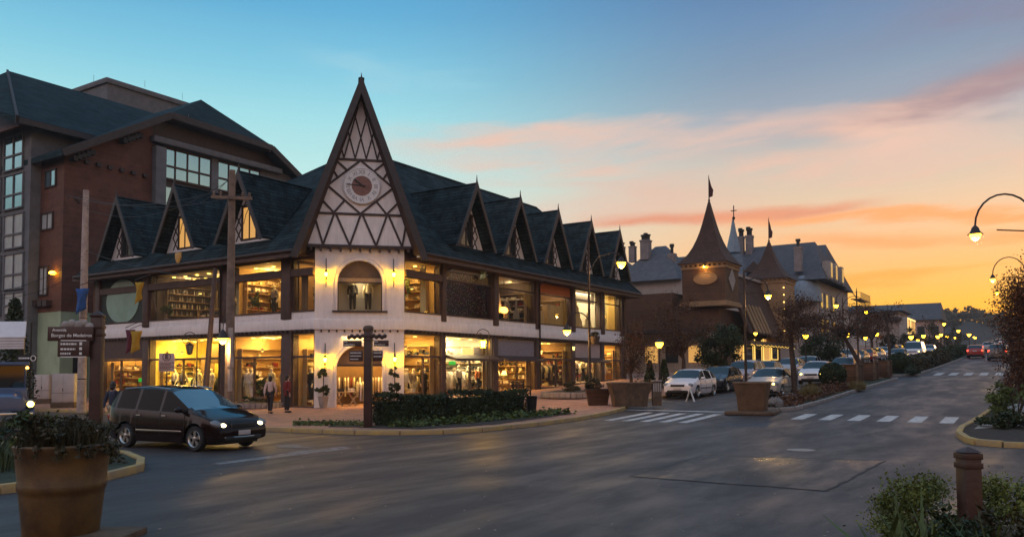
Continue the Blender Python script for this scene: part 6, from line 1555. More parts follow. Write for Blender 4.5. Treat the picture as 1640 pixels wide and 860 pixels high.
round_bed('low brick-edged bed with round bushes before the right shops',(9.9,-5.9),1.6,.3)
# door topiaries
def topiary(label,p,sd):
    t = thing('topiary_pot',label,'topiary',(p.x,p.y,h(p.x)+PAVE+.02),0,'potted topiaries at the arched door')
    mb = MB(); mb.lathe([(.001,0),(.17,0),(.26,.52),(.28,.56),(.24,.56),(.001,.5)],4,cap=False); mb.build('pot',MT['concrete2'],t,bevel=.01)
    mb = MB(); mb.tube([(0,0,.5),(.01,0,1.75)],.025,6); mb.build('trunk',MT['bark'],t)
    rg = random.Random(sd); mb = MB(); mb.leaves((0,0,.85),(.33,.33,.27),420,.07,rg,.5,8); mb.leaves((.01,0,1.65),(.3,.3,.25),380,.07,rg,.6,8); mb.build('foliage',MT['leafd'],t,smooth=False)
topiary('two-ball topiary in a square pot left of the arched door',FC[0]+FC[1]*-1.75+FC[2]*.45,5); topiary('two-ball topiary in a square pot right of the arched door',FC[0]+FC[1]*1.7+FC[2]*.45,6)
# white canvas stall roof behind the truck, black shop sign
pa = dpt(10,535,36); t = thing('market_stall','white-roofed stall standing behind the old truck','stall',(pa.x,pa.y,h(pa.x)),math.atan2(RT[1],RT[0]))
z = pa.z-h(pa.x); k = 36/F
mb = MB(); mb.prism([(-1.6,0,z-.14),(30*k,0,z-.14),(12*k,.9,z+.62),(-1.6,.9,z+.62)],(0,.04,0)); mb.build('roof_canvas',MT['canvas'],t); mb = MB()
for i in range(4): mb.box(-1.6,29*k,-.03,.02,z-.66+i*.12,z-.56+i*.12)
mb.box(-1.6,30*k,-.05,.05,z-.18,z-.13); mb.build('valance',MT['canvas'],t); mb = MB()
for x in (-1.4,28*k-.1): mb = MB(); mb.box(x-.05,x+.05,.1,.2,0,z-.2); mb.build('stall_post',MT['black'],t)
pa = dpt(48,574,34); t = thing('shop_sign','black arm sign with a round white emblem on a thin post, behind the cabinets','sign',(pa.x,pa.y,h(pa.x)),math.atan2(RT[1],RT[0])); z = pa.z-h(pa.x)
mb = MB(); mb.tube([(0,.05,0),(0,.05,z+1.5)],.035,6); mb.build('pole',MT['black'],t); mb = MB(); mb.box(-.55,.28,-.03,.03,z-.12,z+.14); bd = mb.build('board',MT['dark'],t)
mb = MB(); mb.T = frameM(V((.16,-.035,z+.01)),(1,0,0),(0,0,1)); mb.lathe([(.09,0),(.12,0),(.12,.01),(.09,.01)],18,cap=False); mb.T = None
x = -.45
while x < -.02: q = rnd.uniform(.03,.06); mb.box(x,x+q,-.038,-.031,z-.02,z+.05); x += q+.02
mb.build('lettering',MT['signw'],bd,smooth=False)
# ---------------------------------------------------------------- vegetation
def tree(label,base,trunk,crown,n,size,m,seed,lean=(0,0),clumps=14,cat='tree',bare=40,r0=.1,name='street_tree',group='street trees'):
    """trunk: height of the first fork; crown: (dx,dy,z,rx,ry,rz)"""
    t = thing(name,label,cat,base,0,group); rg = random.Random(seed)
    mb = MB(); top = V((lean[0],lean[1],trunk)); pts = [V((0,0,-.1)),top*.35+V((rg.uniform(-.06,.06),rg.uniform(-.06,.06),0)),top*.7+V((rg.uniform(-.08,.08),0,0)),top]
    mb.tube(pts,[r0*1.25,r0,r0*.85,r0*.7],9)
    dx,dy,z,rx,ry,rzz = crown; c = V((dx,dy,z))
    for i in range(bare):
        d = V((rg.gauss(0,1),rg.gauss(0,1),rg.gauss(.2,.8))).normalized(); e = c+V((d.x*rx,d.y*ry,d.z*rzz))*rg.uniform(.6,1.02); m_ = top+(e-top)*.5+V((rg.uniform(-.2,.2),rg.uniform(-.2,.2),rg.uniform(0,.25)*rzz))
        s = top if i < 7 else top+(c-top)*rg.uniform(.1,.6)
        w = r0*.45 if i < 7 else r0*.16
        mb.tube([s,m_,e],[w,w*.6,w*.2],5)
    mb.build('trunk',MT['bark'],t,smooth=50)
    mb = MB(); mb.leaves(c,(rx,ry,rzz),int(n*1.9) if n < 20000 else n,size*(.74 if n < 20000 else 1),rg,.45,int(clumps*1.6)); mb.build('crown',m,t,smooth=False)
    return t
def onground(px,py,D): p = dpt(px,py,D); return V((p.x,p.y,h(p.x)+.1))
def tz(px,py,D,base): p = dpt(px,py,D); return (p.x-base.x,p.y-base.y,p.z-base.z)
def ptree(label,bpx,D,fork,cpx,r,n,size,m,seed,**k):
    b = onground(bpx[0],bpx[1],D); f = tz(*fork,D,b); c = tz(*cpx,D,b); kk = D/F
    return tree(label,b,f[2],(c[0],c[1],c[2],r[0]*kk,r[0]*kk*.9,r[1]*kk),n,size,MT[m],seed,lean=(f[0],f[1]),**k)
ptree('rust-leaved small tree growing above the long trough planter',(1012,640),44.5,(1010,600),(1018,560),(32,54),1500,.075,'leafr',1,bare=60,r0=.11)
ptree('sparse brown tree behind the white hatchback',(1097,625),52,(1095,575),(1092,522),(56,52),2300,.085,'leafb',2,bare=60,r0=.16,clumps=20)
ptree('dark dense evergreen tree behind the black hatchback',(1150,610),55,(1150,592),(1150,558),(44,40),3800,.12,'leafd',3,bare=16,r0=.16,clumps=26)
ptree('slim straight tree with thin brown crown on the island nose',(1272,632),42.5,(1266,530),(1290,514),(64,44),2900,.075,'leafb',4,bare=70,r0=.15,clumps=18)
ptree('dark round evergreen tree left of the leaning tree',(1318,600),68,(1318,588),(1316,560),(40,30),3400,.13,'leafd',5,bare=14,r0=.16,clumps=24)
ptree('leaning tree with brown crown behind the planter boxes',(1391,604),56,(1352,540),(1362,520),(66,34),2600,.085,'leafr',6,bare=60,r0=.16,clumps=20)
ptree('slim upright tree after the last planter box',(1426,598),61,(1420,505),(1424,512),(28,30),420,.08,'leafb',7,bare=50,r0=.12,clumps=8)
ptree('brown crowned tree beside the far lit shopfront',(1398,575),92,(1396,545),(1398,522),(30,24),1400,.14,'leafb',8,bare=20,r0=.17)
for i,(px,py,D,rx,ry,lab) in enumerate(((1458,548,118,26,22,'dark tree under the pink house balcony'),(1490,538,140,20,24,'dark tree at the corner of the pink house'),(1505,552,150,16,22,'small dark tree left of the far tree trunk'),(1528,545,165,18,20,'far dark tree above the red car'),(1425,556,100,18,20,'dim brown tree between the slim tree and the pink house'))):
    ptree(lab,(px,py+28),D,(px,py+12),(px,py),(rx,ry),900,.22,'leafo',20+i,bare=10,r0=.2,group='far trees along the avenue',clumps=12)
# the tall dark bush at the right edge
p = dpt(1674,650,29); b = V((p.x,p.y,h(p.x)+.1))
tree('tall rust-brown tree mass at the right edge of the avenue',b,1.6,(0,0,2.75,1.1,1.45,2.45),30000,.045,MT['leafr'],31,clumps=150,bare=40,r0=.12)
p = dpt(1615,470,29.5); b2 = V((p.x+.5,p.y-.6,h(p.x)+.1))
tree('leafy tree top poking out beside the far arched lamps',b2,2.4,(.3,-.2,3.9,.7,.7,.7),1300,.075,MT['leafr'],32,clumps=14,bare=20,r0=.07)
p = dpt(1690,640,50); tree('dark tree behind the right edge bushes',V((p.x,p.y,h(p.x)+.1)),2,(0,0,3.6,3,3,3.2),3000,.14,MT['leafo'],33,clumps=30,bare=16,r0=.2)
def shrub(label,c,r,n,size,m,seed,name='shrub',cat='shrub',group=None,clumps=14,shell=.5,stem=True,blades=None,flower=0):
    t = thing(name,label,cat,(c[0],c[1],c[2]),0,group); rg = random.Random(seed)
    mb = MB(); mb.leaves((0,0,r[2]*.95),r,n,size,rg,shell,clumps,ground=.01)
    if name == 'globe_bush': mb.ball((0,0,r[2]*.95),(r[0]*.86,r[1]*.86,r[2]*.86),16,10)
    mb.build('foliage',MT[m],t,smooth=False)
    mb = MB()
    for i in range(7):
        a = rg.random()*6.28; q = rg.uniform(.2,.7); mb.tube([(0.05*math.cos(a),.05*math.sin(a),-.02),(r[0]*q*.5*math.cos(a),r[1]*q*.5*math.sin(a),r[2]*.6),(r[0]*q*math.cos(a),r[1]*q*math.sin(a),r[2]*1.3)],[.03,.02,.008],5)
    mb.build('stem',MT['bark'],t)
    if flower:
        mb = MB()
        for i in range(flower):
            a = rg.random()*6.28; u = rg.random()*.9; mb.ball((r[0]*math.cos(a)*u,r[1]*math.sin(a)*u,r[2]*(1.15+.6*rg.random())),rg.uniform(.012,.025),6,4)
        mb.build('blossom',MT['flower'],t)
    return t
def gr(px,py,o=.1): p = gp(px,py); return (p.x,p.y,h(p.x)+o)
# clipped hedge before the corner shop: one long box of leaves
def hedge(label,a,b,w,hh,n,size,m,seed,z0=.1,name='hedge'):
    a = V((a[0],a[1],0)); b = V((b[0],b[1],0)); L = (b-a).length; t = thing(name,label,'hedge',(a.x,a.y,h(a.x)+z0),math.atan2(b.y-a.y,b.x-a.x)); rg = random.Random(seed)
    ri = h(b.x)-h(a.x); mb = MB()
    def z_(x): return ri*x/L
    for i in range(n):
        x = rg.uniform(0,L); f = rg.random()
        top = hh*(1+.08*math.sin(x*1.7+seed)+.05*math.sin(x*4.1))
        if f < .45: y = rg.uniform(-w/2,w/2); z = top+rg.gauss(0,.035)
        elif f < .9: y = (-w/2 if rg.random() < .7 else w/2)*(1+rg.gauss(0,.07)); z = rg.uniform(.0,top)
        else: y = rg.uniform(-w/2,w/2); z = rg.uniform(0,top); x = (-.02 if rg.random() < .5 else L+.02)+rg.gauss(0,.04)
        mb.leaves((x,y,z+z_(x)),(.01,.01,.01),1,size,rg)
    mb.build('foliage',MT[m],t,smooth=False)
    mb = MB(); 
    k = int(L/.45)
    for i in range(k):
        x = (i+.5)*L/k; mb.tube([(x,0,z_(x)-.05),(x+rg.uniform(-.1,.1),rg.uniform(-.1,.1),z_(x)+hh*.5),(x+rg.uniform(-.2,.2),rg.uniform(-.2,.2),z_(x)+hh*.9)],[.03,.022,.01],5)
    mb.build('stem',MT['bark'],t)
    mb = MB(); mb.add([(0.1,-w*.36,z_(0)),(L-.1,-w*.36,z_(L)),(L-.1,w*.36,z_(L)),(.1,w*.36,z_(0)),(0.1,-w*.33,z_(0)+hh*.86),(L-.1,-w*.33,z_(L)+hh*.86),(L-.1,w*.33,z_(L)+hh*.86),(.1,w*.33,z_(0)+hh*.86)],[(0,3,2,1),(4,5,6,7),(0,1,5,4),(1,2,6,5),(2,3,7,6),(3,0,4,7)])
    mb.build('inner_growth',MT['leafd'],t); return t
hedge('long dark clipped hedge behind the street-name post',(-6.9,-7.3),(-.3,-9.05),.95,.98,9000,.06,'leafd',1)
# leafy ground cover at the foot of the hedge and left of the post (uncountable)
mb = MB(); rg = random.Random(9)
for i in range(2600):
    t_ = rg.random(); x = -7.4+t_*8.2; y = -8.4-1.75*t_+rg.gauss(-.25,.28); mb.leaves((x,y,h(x)+PAVE+abs(rg.gauss(0,.1))),(.02,.02,.02),1,.085,rg,flat=.6)
for i in range(700):
    p = gp(rg.uniform(470,588),rg.uniform(682,688)); mb.leaves((p.x,p.y,p.z+PAVE+abs(rg.gauss(0,.05))),(.02,.02,.02),1,.07,rg,flat=.6)
o = mb.build('ground_cover',MT['leafg'],smooth=False); o['kind'] = 'stuff'; o['label'] = 'low leafy ground cover at the foot of the clipped hedge'
struct(flat_poly('flower_bed',[(-8.3,-6.3),(-7.6,-9.9),(-5,-10.9),(.8,-11.0),(1.2,-9.7),(-.2,-9.2),(-7,-7.4),(-7.5,-5.6)],PAVE+.012,MT['soil']),'bare soil strip round the hedge','flower bed')
# plants of the big clay pot: blades and small flowers
pz = 1.07
t = thing('pot_plant','dark feathery plant with tiny pale blossoms filling the huge clay pot','plant',(pd.x,pd.y,.06+pz))
rg = random.Random(21); mb = MB(); mb.leaves((0,0,.12),(.53,.53,.24),4200,.022,rg,.3,40,asp=3.2,ground=-.04); mb.blades((0,0,0),(.5,.5),1500,.34,.004,rg,.7); mb.build('foliage',MT['leafo'],t,smooth=False)
mb = MB(); mb.leaves((-.1,.2,.2),(.42,.4,.2),900,.035,rg,.5,14,asp=2.4); mb.build('leaf_tuft',MT['leafg'],t,smooth=False)
mb = MB()
for i in range(26): a = rg.random()*6.28; q = rg.uniform(.3,.58); mb.ball((q*math.cos(a),q*math.sin(a),rg.uniform(.03,.2)),rg.uniform(.008,.015),6,4)
mb.build('blossom',MT['flower'],t); mb = MB()
for i in range(16):
    a = rg.uniform(3.3,5.6); mb.tube([(.5*math.cos(a),.5*math.sin(a),.02),(.6*math.cos(a),.6*math.sin(a),.03),(.63*math.cos(a),.63*math.sin(a),-.1-.08*rg.random())],.006,5)
    mb.leaves((.6*math.cos(a),.6*math.sin(a),-.04),(.05,.05,.1),14,.035,rg)
mb.build('trailing_foliage',MT['leafo'],t,smooth=False)
# grass and shrubs on the street island behind it
mb = MB(); rg = random.Random(22)
for i in range(16):
    x = rg.uniform(-22.5,-18.6); y = rg.uniform(-10.4,-4); mb.blades((x,y,.1),(.8,.7),230,.62,.008,rg,.55)
o = mb.build('grass',MT['grassg'],smooth=False); o['kind'] = 'stuff'; o['label'] = 'tall grassy planting on the street island behind the clay pot'
for i,(x,y,r,m,lab) in enumerate(((-22.2,-9.6,(.8,.8,.42),'leafd','low dark shrub at the left edge behind the clay pot'),(-20.9,-7.2,(1.0,.9,.42),'leafo','olive shrub on the street island behind the pot plant'),(-19.0,-6.2,(.9,.9,.4),'leafd','dark shrub near the tall street sign post'),(-21.6,-4.4,(1.1,.9,.5),'leafg','greener shrub at the back of the street island'))):
    shrub(lab,(x,y,.1),r,1500,.055,m,40+i,group='shrubs on the street island')
mb = MB(); rg = random.Random(23)
for i in range(1500):
    p = (rg.uniform(-19.5,-17.1),rg.uniform(-10.6,-6.5))
    if p[0] > -18.6+min(1.7,(p[1]+11.2)*.5): continue
    mb.leaves((p[0],p[1],.12+abs(rg.gauss(0,.06))),(.02,.02,.02),1,.06,rg,flat=.5)
o = mb.build('ground_cover',MT['leafo'],smooth=False); o['kind'] = 'stuff'; o['label'] = 'low dark ground cover at the nose of the street island'
# right foreground planting round the bollard
for i,(px,py,D,r,n,m,lab) in enumerate(((1500,800,8.3,(.64,.6,.42),14000,'leafy','yellow-green conifer shrub just left of the bollard'),(1610,775,8.8,(.62,.56,.5),14000,'leafy','yellow-green conifer shrub right of the bollard'),(1520,850,7.2,(.4,.4,.36),1800,'leafd','dark shrub at the foot of the bollard'),(1625,840,7.2,(.4,.4,.38),1800,'leafo','olive shrub at the bottom right corner'))):
    p = dpt(px,py,D); zt = p.z; shrub(lab,(p.x,p.y,0),(r[0],r[1],max(.3,(zt+.18)/2)),n,.02 if m == 'leafy' else .03,m,60+i,clumps=26,group='shrubs round the bollard')
p = dpt(1455,850,6.9); t = thing('bladed_plant','clump of broad pale-tipped leaves at the bottom right, left of the bollard','plant',(p.x,p.y,0)); rg = random.Random(71)
mb = MB(); mb.blades((0,0,.05),(.28,.28),70,.92,.034,rg,.75); mb.build('leaves',MT['leafg'],t,smooth=False)
p = dpt(1608,850,6.6); t = thing('bladed_plant','broad-leaved plant at the bottom right, right of the bollard','plant',(p.x,p.y,0))
mb = MB(); mb.blades((0,0,.05),(.2,.2),26,.85,.03,rg,.7); mb.build('leaves',MT['leafg'],t,smooth=False)
# shrubs on the right corner island
for i,(px,py,r,m,lab) in enumerate(((1628,672,(1.0,.8,.62),'leafg','wide green shrub inside the right corner kerb'),(1610,690,(.8,.6,.22),'leafd','low dark plants inside the right corner kerb'),(1635,640,(.9,.8,.7),'leafr','rust shrub under the tall brown tree mass'))):
    shrub(lab,gr(px,py),r,2400,.06,m,80+i,clumps=24,group='shrubs on the right corner bed')
# island planting along the avenue
p = gr(1341,622); shrub('clipped dark globe bush on the first island',(p[0]+.3,p[1]+.3,p[2]),(.78,.78,.72),4200,.06,'leafd',90,name='globe_bush',cat='bush',shell=.9,clumps=0)
p = gr(1449,600); shrub('clipped dark globe bush starting the second island',(p[0]+.4,p[1]+.4,p[2]),(.85,.85,.8),3000,.07,'leafd',91,name='globe_bush',cat='bush',shell=.9,clumps=0)
for i,(px,py,L,m,lab) in enumerate(((1302,641,.75,'grassy','pale dry grass tuft right of the boulder on the island nose'),(1378,627,.55,'grassy','smaller dry grass tuft before the first planter box'))):
    p = gr(px,py); t = thing('grass_tuft',lab,'ornamental grass',(p[0]+.2,p[1]+.2,p[2]),0,'dry grass tufts on the island'); rg = random.Random(95+i); mb = MB(); mb.blades((0,0,0),(.8,.4),900,L,.008,rg,.8); mb.build('blades',MT[m],t,smooth=False)
mb = MB(); rg = random.Random(97)
for i in range(2600):
    x = rg.uniform(6,21); y = rg.uniform(-18.3,-16.6); mb.leaves((x,y,h(x)+.12+abs(rg.gauss(0,.13))),(.02,.02,.02),1,.08,rg,flat=.4)
o = mb.build('ground_cover',MT['leafr'],smooth=False); o['kind'] = 'stuff'; o['label'] = 'reddish low ground cover on the first island'
hedge('rough brownish hedge running along the second island',(40,-18.7),(62,-19.0),1.5,1.0,5200,.11,'leafo',3)
hedge('farther darker hedge along the second island',(62.6,-18.9),(88,-19.0),1.4,1.1,3600,.13,'leafd',4)
shrub('low dark bush beside the second globe bush',gr(1462,602),(1.,.6,.4),1300,.08,'leafd',98)
# bed plants
for i,(x,y,r,m,lab) in enumerate(((-.9,6.8,(.45,.45,.2),'leafd','round dark plant in the left brick bed'),(-.7,5.8,(.5,.45,.16),'leafo','flat olive plant in the left brick bed'),(9.3,-6.2,(.55,.55,.42),'leafo','round olive bush in the right brick bed'),(10.6,-5.6,(.7,.5,.34),'leafd','low dark bush in the right brick bed'),(10.8,-6.6,(.4,.4,.5),'leafd','upright dark bush at the end of the right brick bed'),(4.0,-5.0,(.9,.5,.28),'leafb','brownish low plants before the bright clothes shop'))):
    shrub(lab,(x,y,h(x)+PAVE+.15),r,1200,.06,m,110+i,clumps=10)
p = gp(962,654); shrub('orange-tinged plant in the dark planter box',(p.x+.3,p.y+.3,h(p.x)+PAVE+.62),(.5,.35,.2),700,.06,'leafb',120)
p = gp(955,654); shrub('round clipped plant sitting in the dark planter box',(p.x+.2,p.y+.35,h(p.x)+PAVE+.66),(.3,.3,.28),900,.05,'leafo',121,shell=.8,clumps=0)
for i,(px,D,lab) in enumerate(((1041,47,'narrow dark conifer right of the rust tree'),(1064,48.5,'second narrow dark conifer, under the low bell lamp'))):
    b = onground(px,612,D); t = thing('conifer',lab,'conifer',b,0,'narrow conifers'); rg = random.Random(130+i); mb = MB(); mb.tube([(0,0,-.1),(0,0,1.8)],[.05,.02],6); mb.build('trunk',MT['bark'],t); mb = MB()
    for k in range(1500):
        z = rg.random()*1.7; r = .42*(1-z/1.85)+.05; a = rg.random()*6.28; mb.leaves((r*math.cos(a)*rg.uniform(.6,1.05),r*math.sin(a)*rg.uniform(.6,1.05),z+.1),(.01,.01,.01),1,.07,rg)
    mb.build('crown',MT['leafd'],t,smooth=False)
p = dpt(24,500,43); b = V((p.x,p.y,h(p.x))); t = thing('conifer','dark fir tree before the grey hotel bay','conifer',b); rg = random.Random(140); H = p.z-b.z+.8
mb = MB(); mb.tube([(0,0,0),(0,0,H)],[.09,.02],7); mb.build('trunk',MT['bark'],t); mb = MB()
for k in range(40):
    z = 1+(H-1)*k/40; r = 1.3*(1-z/(H+.4))+.1
    for j in range(6):
        a = j*1.05+k*.5; 
        for q in range(7): rr = r*(q+1)/7; mb.leaves((rr*math.cos(a),rr*math.sin(a),z-rr*.25),(.06,.06,.04),2,.11,rg)
mb.build('crown',MT['leafd'],t,smooth=False)
# ---------------------------------------------------------------- people and shop-window figures
def figure(name,label,cat,loc,rz,H=1.7,pose='stand',top='cw',legs='cd',skin_='skin',hair='hairb',skirt=None,group=None,bag=None,shoes='cd',long_top=False):
    t = thing(name,label,cat,loc,rz,group); k = H/1.7
    def S_(v): return tuple(c*k for c in v)
    st = {'stand':(.0,.0),'walk':(.16,-.2),'pose':(.05,-.06)}[pose]
    arm = {'stand':((.02,.25),(-.02,.25)),'walk':((-.14,.2),(.16,.2)),'pose':((.16,.1),(.05,.3))}[pose]
    vs = []; es = []; rs = []
    def av(p,r,par=None):
        vs.append(S_(p)); rs.append(r*k); i = len(vs)-1
        if par is not None: es.append((par,i))
        return i
    pel = av((0,0,.95),(.125)); wa = av((0,0,1.1),.105,pel); chs = av((.01,0,1.28),.125,wa); nk0 = av((0,0,1.42),.075,chs); nk = av((0.005,0,1.48),.048,nk0); hd0 = av((.02,0,1.55),.07,nk); hd1 = av((.018,0,1.62),.082,hd0); hd2 = av((.01,0,1.67),.06,hd1)
    ns = av((.105,0,1.585),.014,hd0)
    hands = []
    legp = []; armp = []
    for sd in (1,-1):
        fx = st[0] if sd > 0 else st[1]
        hp = av((0,sd*.09,.9),.095,pel); kn = av((fx*.6+.02,sd*.1,.5),.062,hp); an = av((fx-.02,sd*.1,.09),.042,kn); he = av((fx-.0,sd*.105,.035),.04,an); to = av((fx+.15,sd*.12,.03),.032,he)
        legp.append([(0,sd*.09,.93),(fx*.6+.02,sd*.1,.5),(fx-.02,sd*.1,.1)])
        ax_,az_ = arm[0 if sd > 0 else 1]
        sh_ = av((0,sd*.17,1.38),.062,nk0); el = av((ax_*.25-.03,sd*.24,1.12),.045,sh_); wr_ = av((ax_,sd*.23,.88),.03,el); pm = av((ax_+.015,sd*.225,.81),.034,wr_)
        armp.append([(0,sd*.17,1.38),(ax_*.25-.03,sd*.24,1.12),(ax_,sd*.23,.9)])
        for q in range(4):
            f0 = av((ax_-.02+q*.022,sd*.228,.755),.0095,pm); f1 = av((ax_-.02+q*.022+.006,sd*.215,.715+abs(q-1.4)*.006),.0085,f0)
        th = av((ax_+.05,sd*.205,.79),.011,pm); av((ax_+.065,sd*.195,.755),.009,th)
    b = skin('body',vs,es,rs,MT[skin_],t,1)
    # clothes follow the body
    def cloth(nm,chains,m):
        v2 = []; e2 = []; r2 = []
        for ch,rr,joint in chains:
            p0 = joint
            for p,r in zip(ch,rr):
                v2.append(S_(p)); r2.append(r*k); i = len(v2)-1
                if p0 is not None: e2.append((p0,i))
                p0 = i
        return skin(nm,v2,e2,r2,MT[m],t,1)
    if top:
        body_ = [(0,0,.92 if not long_top else .72),(0,0,1.1),(.01,0,1.28),(0,0,1.41)]
        cloth('jacket' if long_top else 'top',[(body_,[.15 if not long_top else .19,.128,.148,.09],None),(armp[0],[.078,.06,.046],3),(armp[1],[.078,.06,.046],3)],top)
    if skirt: 
        mb = MB(); mb.lathe([(.15*k,1.0*k),(.2*k,.85*k),(.26*k,.5*k),(.25*k,.48*k),(.1*k,.9*k)],16,sx=.8); mb.build('skirt',MT[skirt],t,smooth=50)
    elif legs:
        cloth('trousers',[([(0,0,.97)],[.118],None),(legp[0],[.102,.075,.055],0),(legp[1],[.102,.075,.055],0)],legs)
    if hair:
        mb = MB(); mb.ball((-.012*k,0,1.635*k),(.1*k,.092*k,.1*k),12,8); mb.ball((-.05*k,0,1.55*k),(.06*k,.085*k,.1*k),10,6); mb.build('hair',MT[hair],t,smooth=60)
        mb = MB()
        for sd in (1,-1): mb.ball((.092*k,sd*.032*k,1.615*k),.012*k,6,4)
        mb.build('eyes',MT['dark'],t)
    mb = MB()
    for sd,fx in ((1,st[0]),(-1,st[1])): mb.ball(S_((fx+.05,sd*.11,.045)),(.13*k,.052*k,.05*k),10,6)
    mb.build('shoes',MT[shoes],t,smooth=60)
    if bag:
        mb = MB(); mb.ball(S_((.0,.28,.86)),(.15*k,.06*k,.13*k),12,8); mb.tube([S_((.08,.26,.95)),S_((.02,.2,1.3)),S_((-.02,.12,1.43))],.012*k,5); mb.build('shoulder_bag',MT[bag],t,smooth=60)
    return t
def face_to(dx,dy): return math.atan2(dy,dx)
f = face_to(1,.2)
p = dpt(433,640,36.5); figure('person','person in a pinkish-white top and dark trousers with a black bag, looking at the mannequins','person',(p.x,p.y,h(p.x)+PAVE),face_to(1,.6),1.66,'walk','cp','cd',bag='cd')
p = dpt(460,640,36.8); figure('person','person in a dark red jacket standing before the brown column left of the tower','person',(p.x,p.y,h(p.x)+PAVE),face_to(1,-.2),1.68,'stand','cr','cd',long_top=True)
p = gp(180,700); figure('person','person in a dark top and pale trousers behind the minivan, beside the sign post','person',(p.x,p.y,.003),face_to(1,.4),1.72,'walk','cn','ct',shoes='cw',bag=None)
# shop-window figures, posed behind the glass
def mann(label,fr,u,d,z,top,legs,pose='pose',H=1.78,skirt=None,hair=None,long_top=False,turn=0.,group='mannequins in the shop windows',sk='mann'):
    q = fr[0]+fr[1]*u+fr[2]*(-d); o = fr[2]
    return figure('mannequin',label,'mannequin',(q.x,q.y,z),face_to(o.x,o.y)+turn,H,pose,top,legs,sk,hair,skirt,group,None,'mann',long_top)
m1 = mann('mannequin in a cream coat and black skirt behind the woman with the bag',FL,7.1,.8,.5,'cy',None,'pose',skirt='cd',long_top=True)
mann('mannequin in pale flowing clothes nearest the wooden pole',FL,9.0,.8,.5,'cw','cy','pose')
mann('dark-dressed mannequin right of the cream-coated one',FL,6.3,.9,.5,'cg','cg','stand')
mann('mannequin in black beside the column left of the tower',FL,5.75,.8,.5,'cd','cd','stand')
mann('dark shiny-dressed mannequin in the narrow window beside the tower',FL,4.15,.8,.5,'cd','cd','pose',long_top=True)
mann('pale leaning mannequin in the golden window above the car',FL,13.2,.8,.5,'cy','cw','walk')
mann('cream mannequin in the golden window behind the lantern post',FL,12.2,.9,.5,'cw','cy','stand')
mann('black-coated mannequin in the golden window beside the leaning pole',FL,11.2,.8,.5,'cd','cd','stand',long_top=True)
mann('white-shirted mannequin at the left end of the golden window',FL,15.5,.9,.5,'cw','cd','pose')
mann('mannequin in beige behind the wooden pole',FL,9.5,.9,.5,'ct','ct','stand')
mann('mannequin in a white dress on the upper floor, right of the flowers',FL,6.0,.8,5.1,'cw',None,'pose',1.7,skirt='cw',hair='hairb')
mann('mannequin in a red jacket in the upper window right of the tower',FR,3.75,.7,5.1,'cr','cd','pose',1.7,hair='hairb')
mann('left headless-looking mannequin in a dark cape in the upper arched window',FC,-.35,.6,5.05,'cd','cd','pose',1.62,long_top=True)
mann('right mannequin in a beige top and black trousers in the upper arched window',FC,.42,.6,5.05,'cy','cd','stand',1.62)
mann('pale mannequin with white blouse in the window right of the tower',FR,4.1,.8,.45,'cw','cy','pose')
mann('beige mannequin in the window right of the tower',FR,4.9,.9,.45,'ct','cy','stand')
mann('dark-coated mannequin at the column end of the window right of the tower',FR,5.7,.8,.45,'cd','cd','stand',long_top=True)
mann('black-dressed mannequin inside the bright clothes shop, at its left',FR,7.2,1.0,.62,'cd','cd','stand',long_top=True)
mann('dark brown mannequin inside the bright clothes shop',FR,8.0,1.3,.62,'cr','cd','stand',long_top=True)
mann('olive mannequin inside the bright clothes shop, at its right',FR,10.3,1.2,.62,'cg','cg','stand')
mann('red-dressed mannequin in the shop behind the lamp post',FR,21.9,.8,1.15,'cr','cw','pose',1.75)
mann('white-and-black mannequin in the shop behind the lamp post',FR,22.9,.8,1.15,'cw','cd','pose',1.75)
mann('dark mannequin with outstretched arm in the last upper window',FR,26.9,.6,5.1,'cg',None,'pose',1.5,skirt='cg',hair='hairb',sk='hairb')

mann('white-suited mannequin at the left of the window behind the wooden pole',FL,8.55,.7,.5,'cw','cw','pose')
mann('navy mannequin between the cream coat and the column',FL,6.7,1.3,.3,'cn','cd','stand')
mann('tan-coated mannequin in the middle of the golden window',FL,12.75,1.0,.5,'ct','cd','stand',long_top=True)
mann('red-scarfed dark mannequin at the left of the golden window',FL,14.9,1.0,.5,'ck','cd','walk')
mann('green-grey mannequin between the pale ones right of the tower',FR,4.5,1.0,.45,'cg','cd','pose')
mann('white-bloused mannequin in the middle of the bright clothes shop',FR,8.8,.8,.62,'cw','cd','pose')
mann('orange-topped mannequin at the right end of the bright clothes shop',FR,10.75,.8,.62,'co','cd','stand',1.7)
mann('tan mannequin beside the left table lamp of the home-decor shop',FR,12.9,1.0,.8,'ct',None,'pose',1.6,skirt='ct')
mann('black mannequin at the right side of the dim shop',FR,19.6,.7,.95,'cd','cd','pose')
mann('cream mannequin in the shop behind the lamp post, right of the black-trousered one',FR,23.9,.8,1.15,'cy','cd','stand')
mann('plum mannequin on the upper floor left of the white dress',FL,7.3,1.1,5.0,'ck','cd','stand',1.7)
mann('dark mannequin with a cream top in the narrow upper window left of the tower',FL,3.9,.9,5.0,'cy','cd','stand',1.7)
mann('grey mannequin in the third upper window beside the orange glow',FR,14.0,.9,5.0,'cg','cg','pose',1.65)
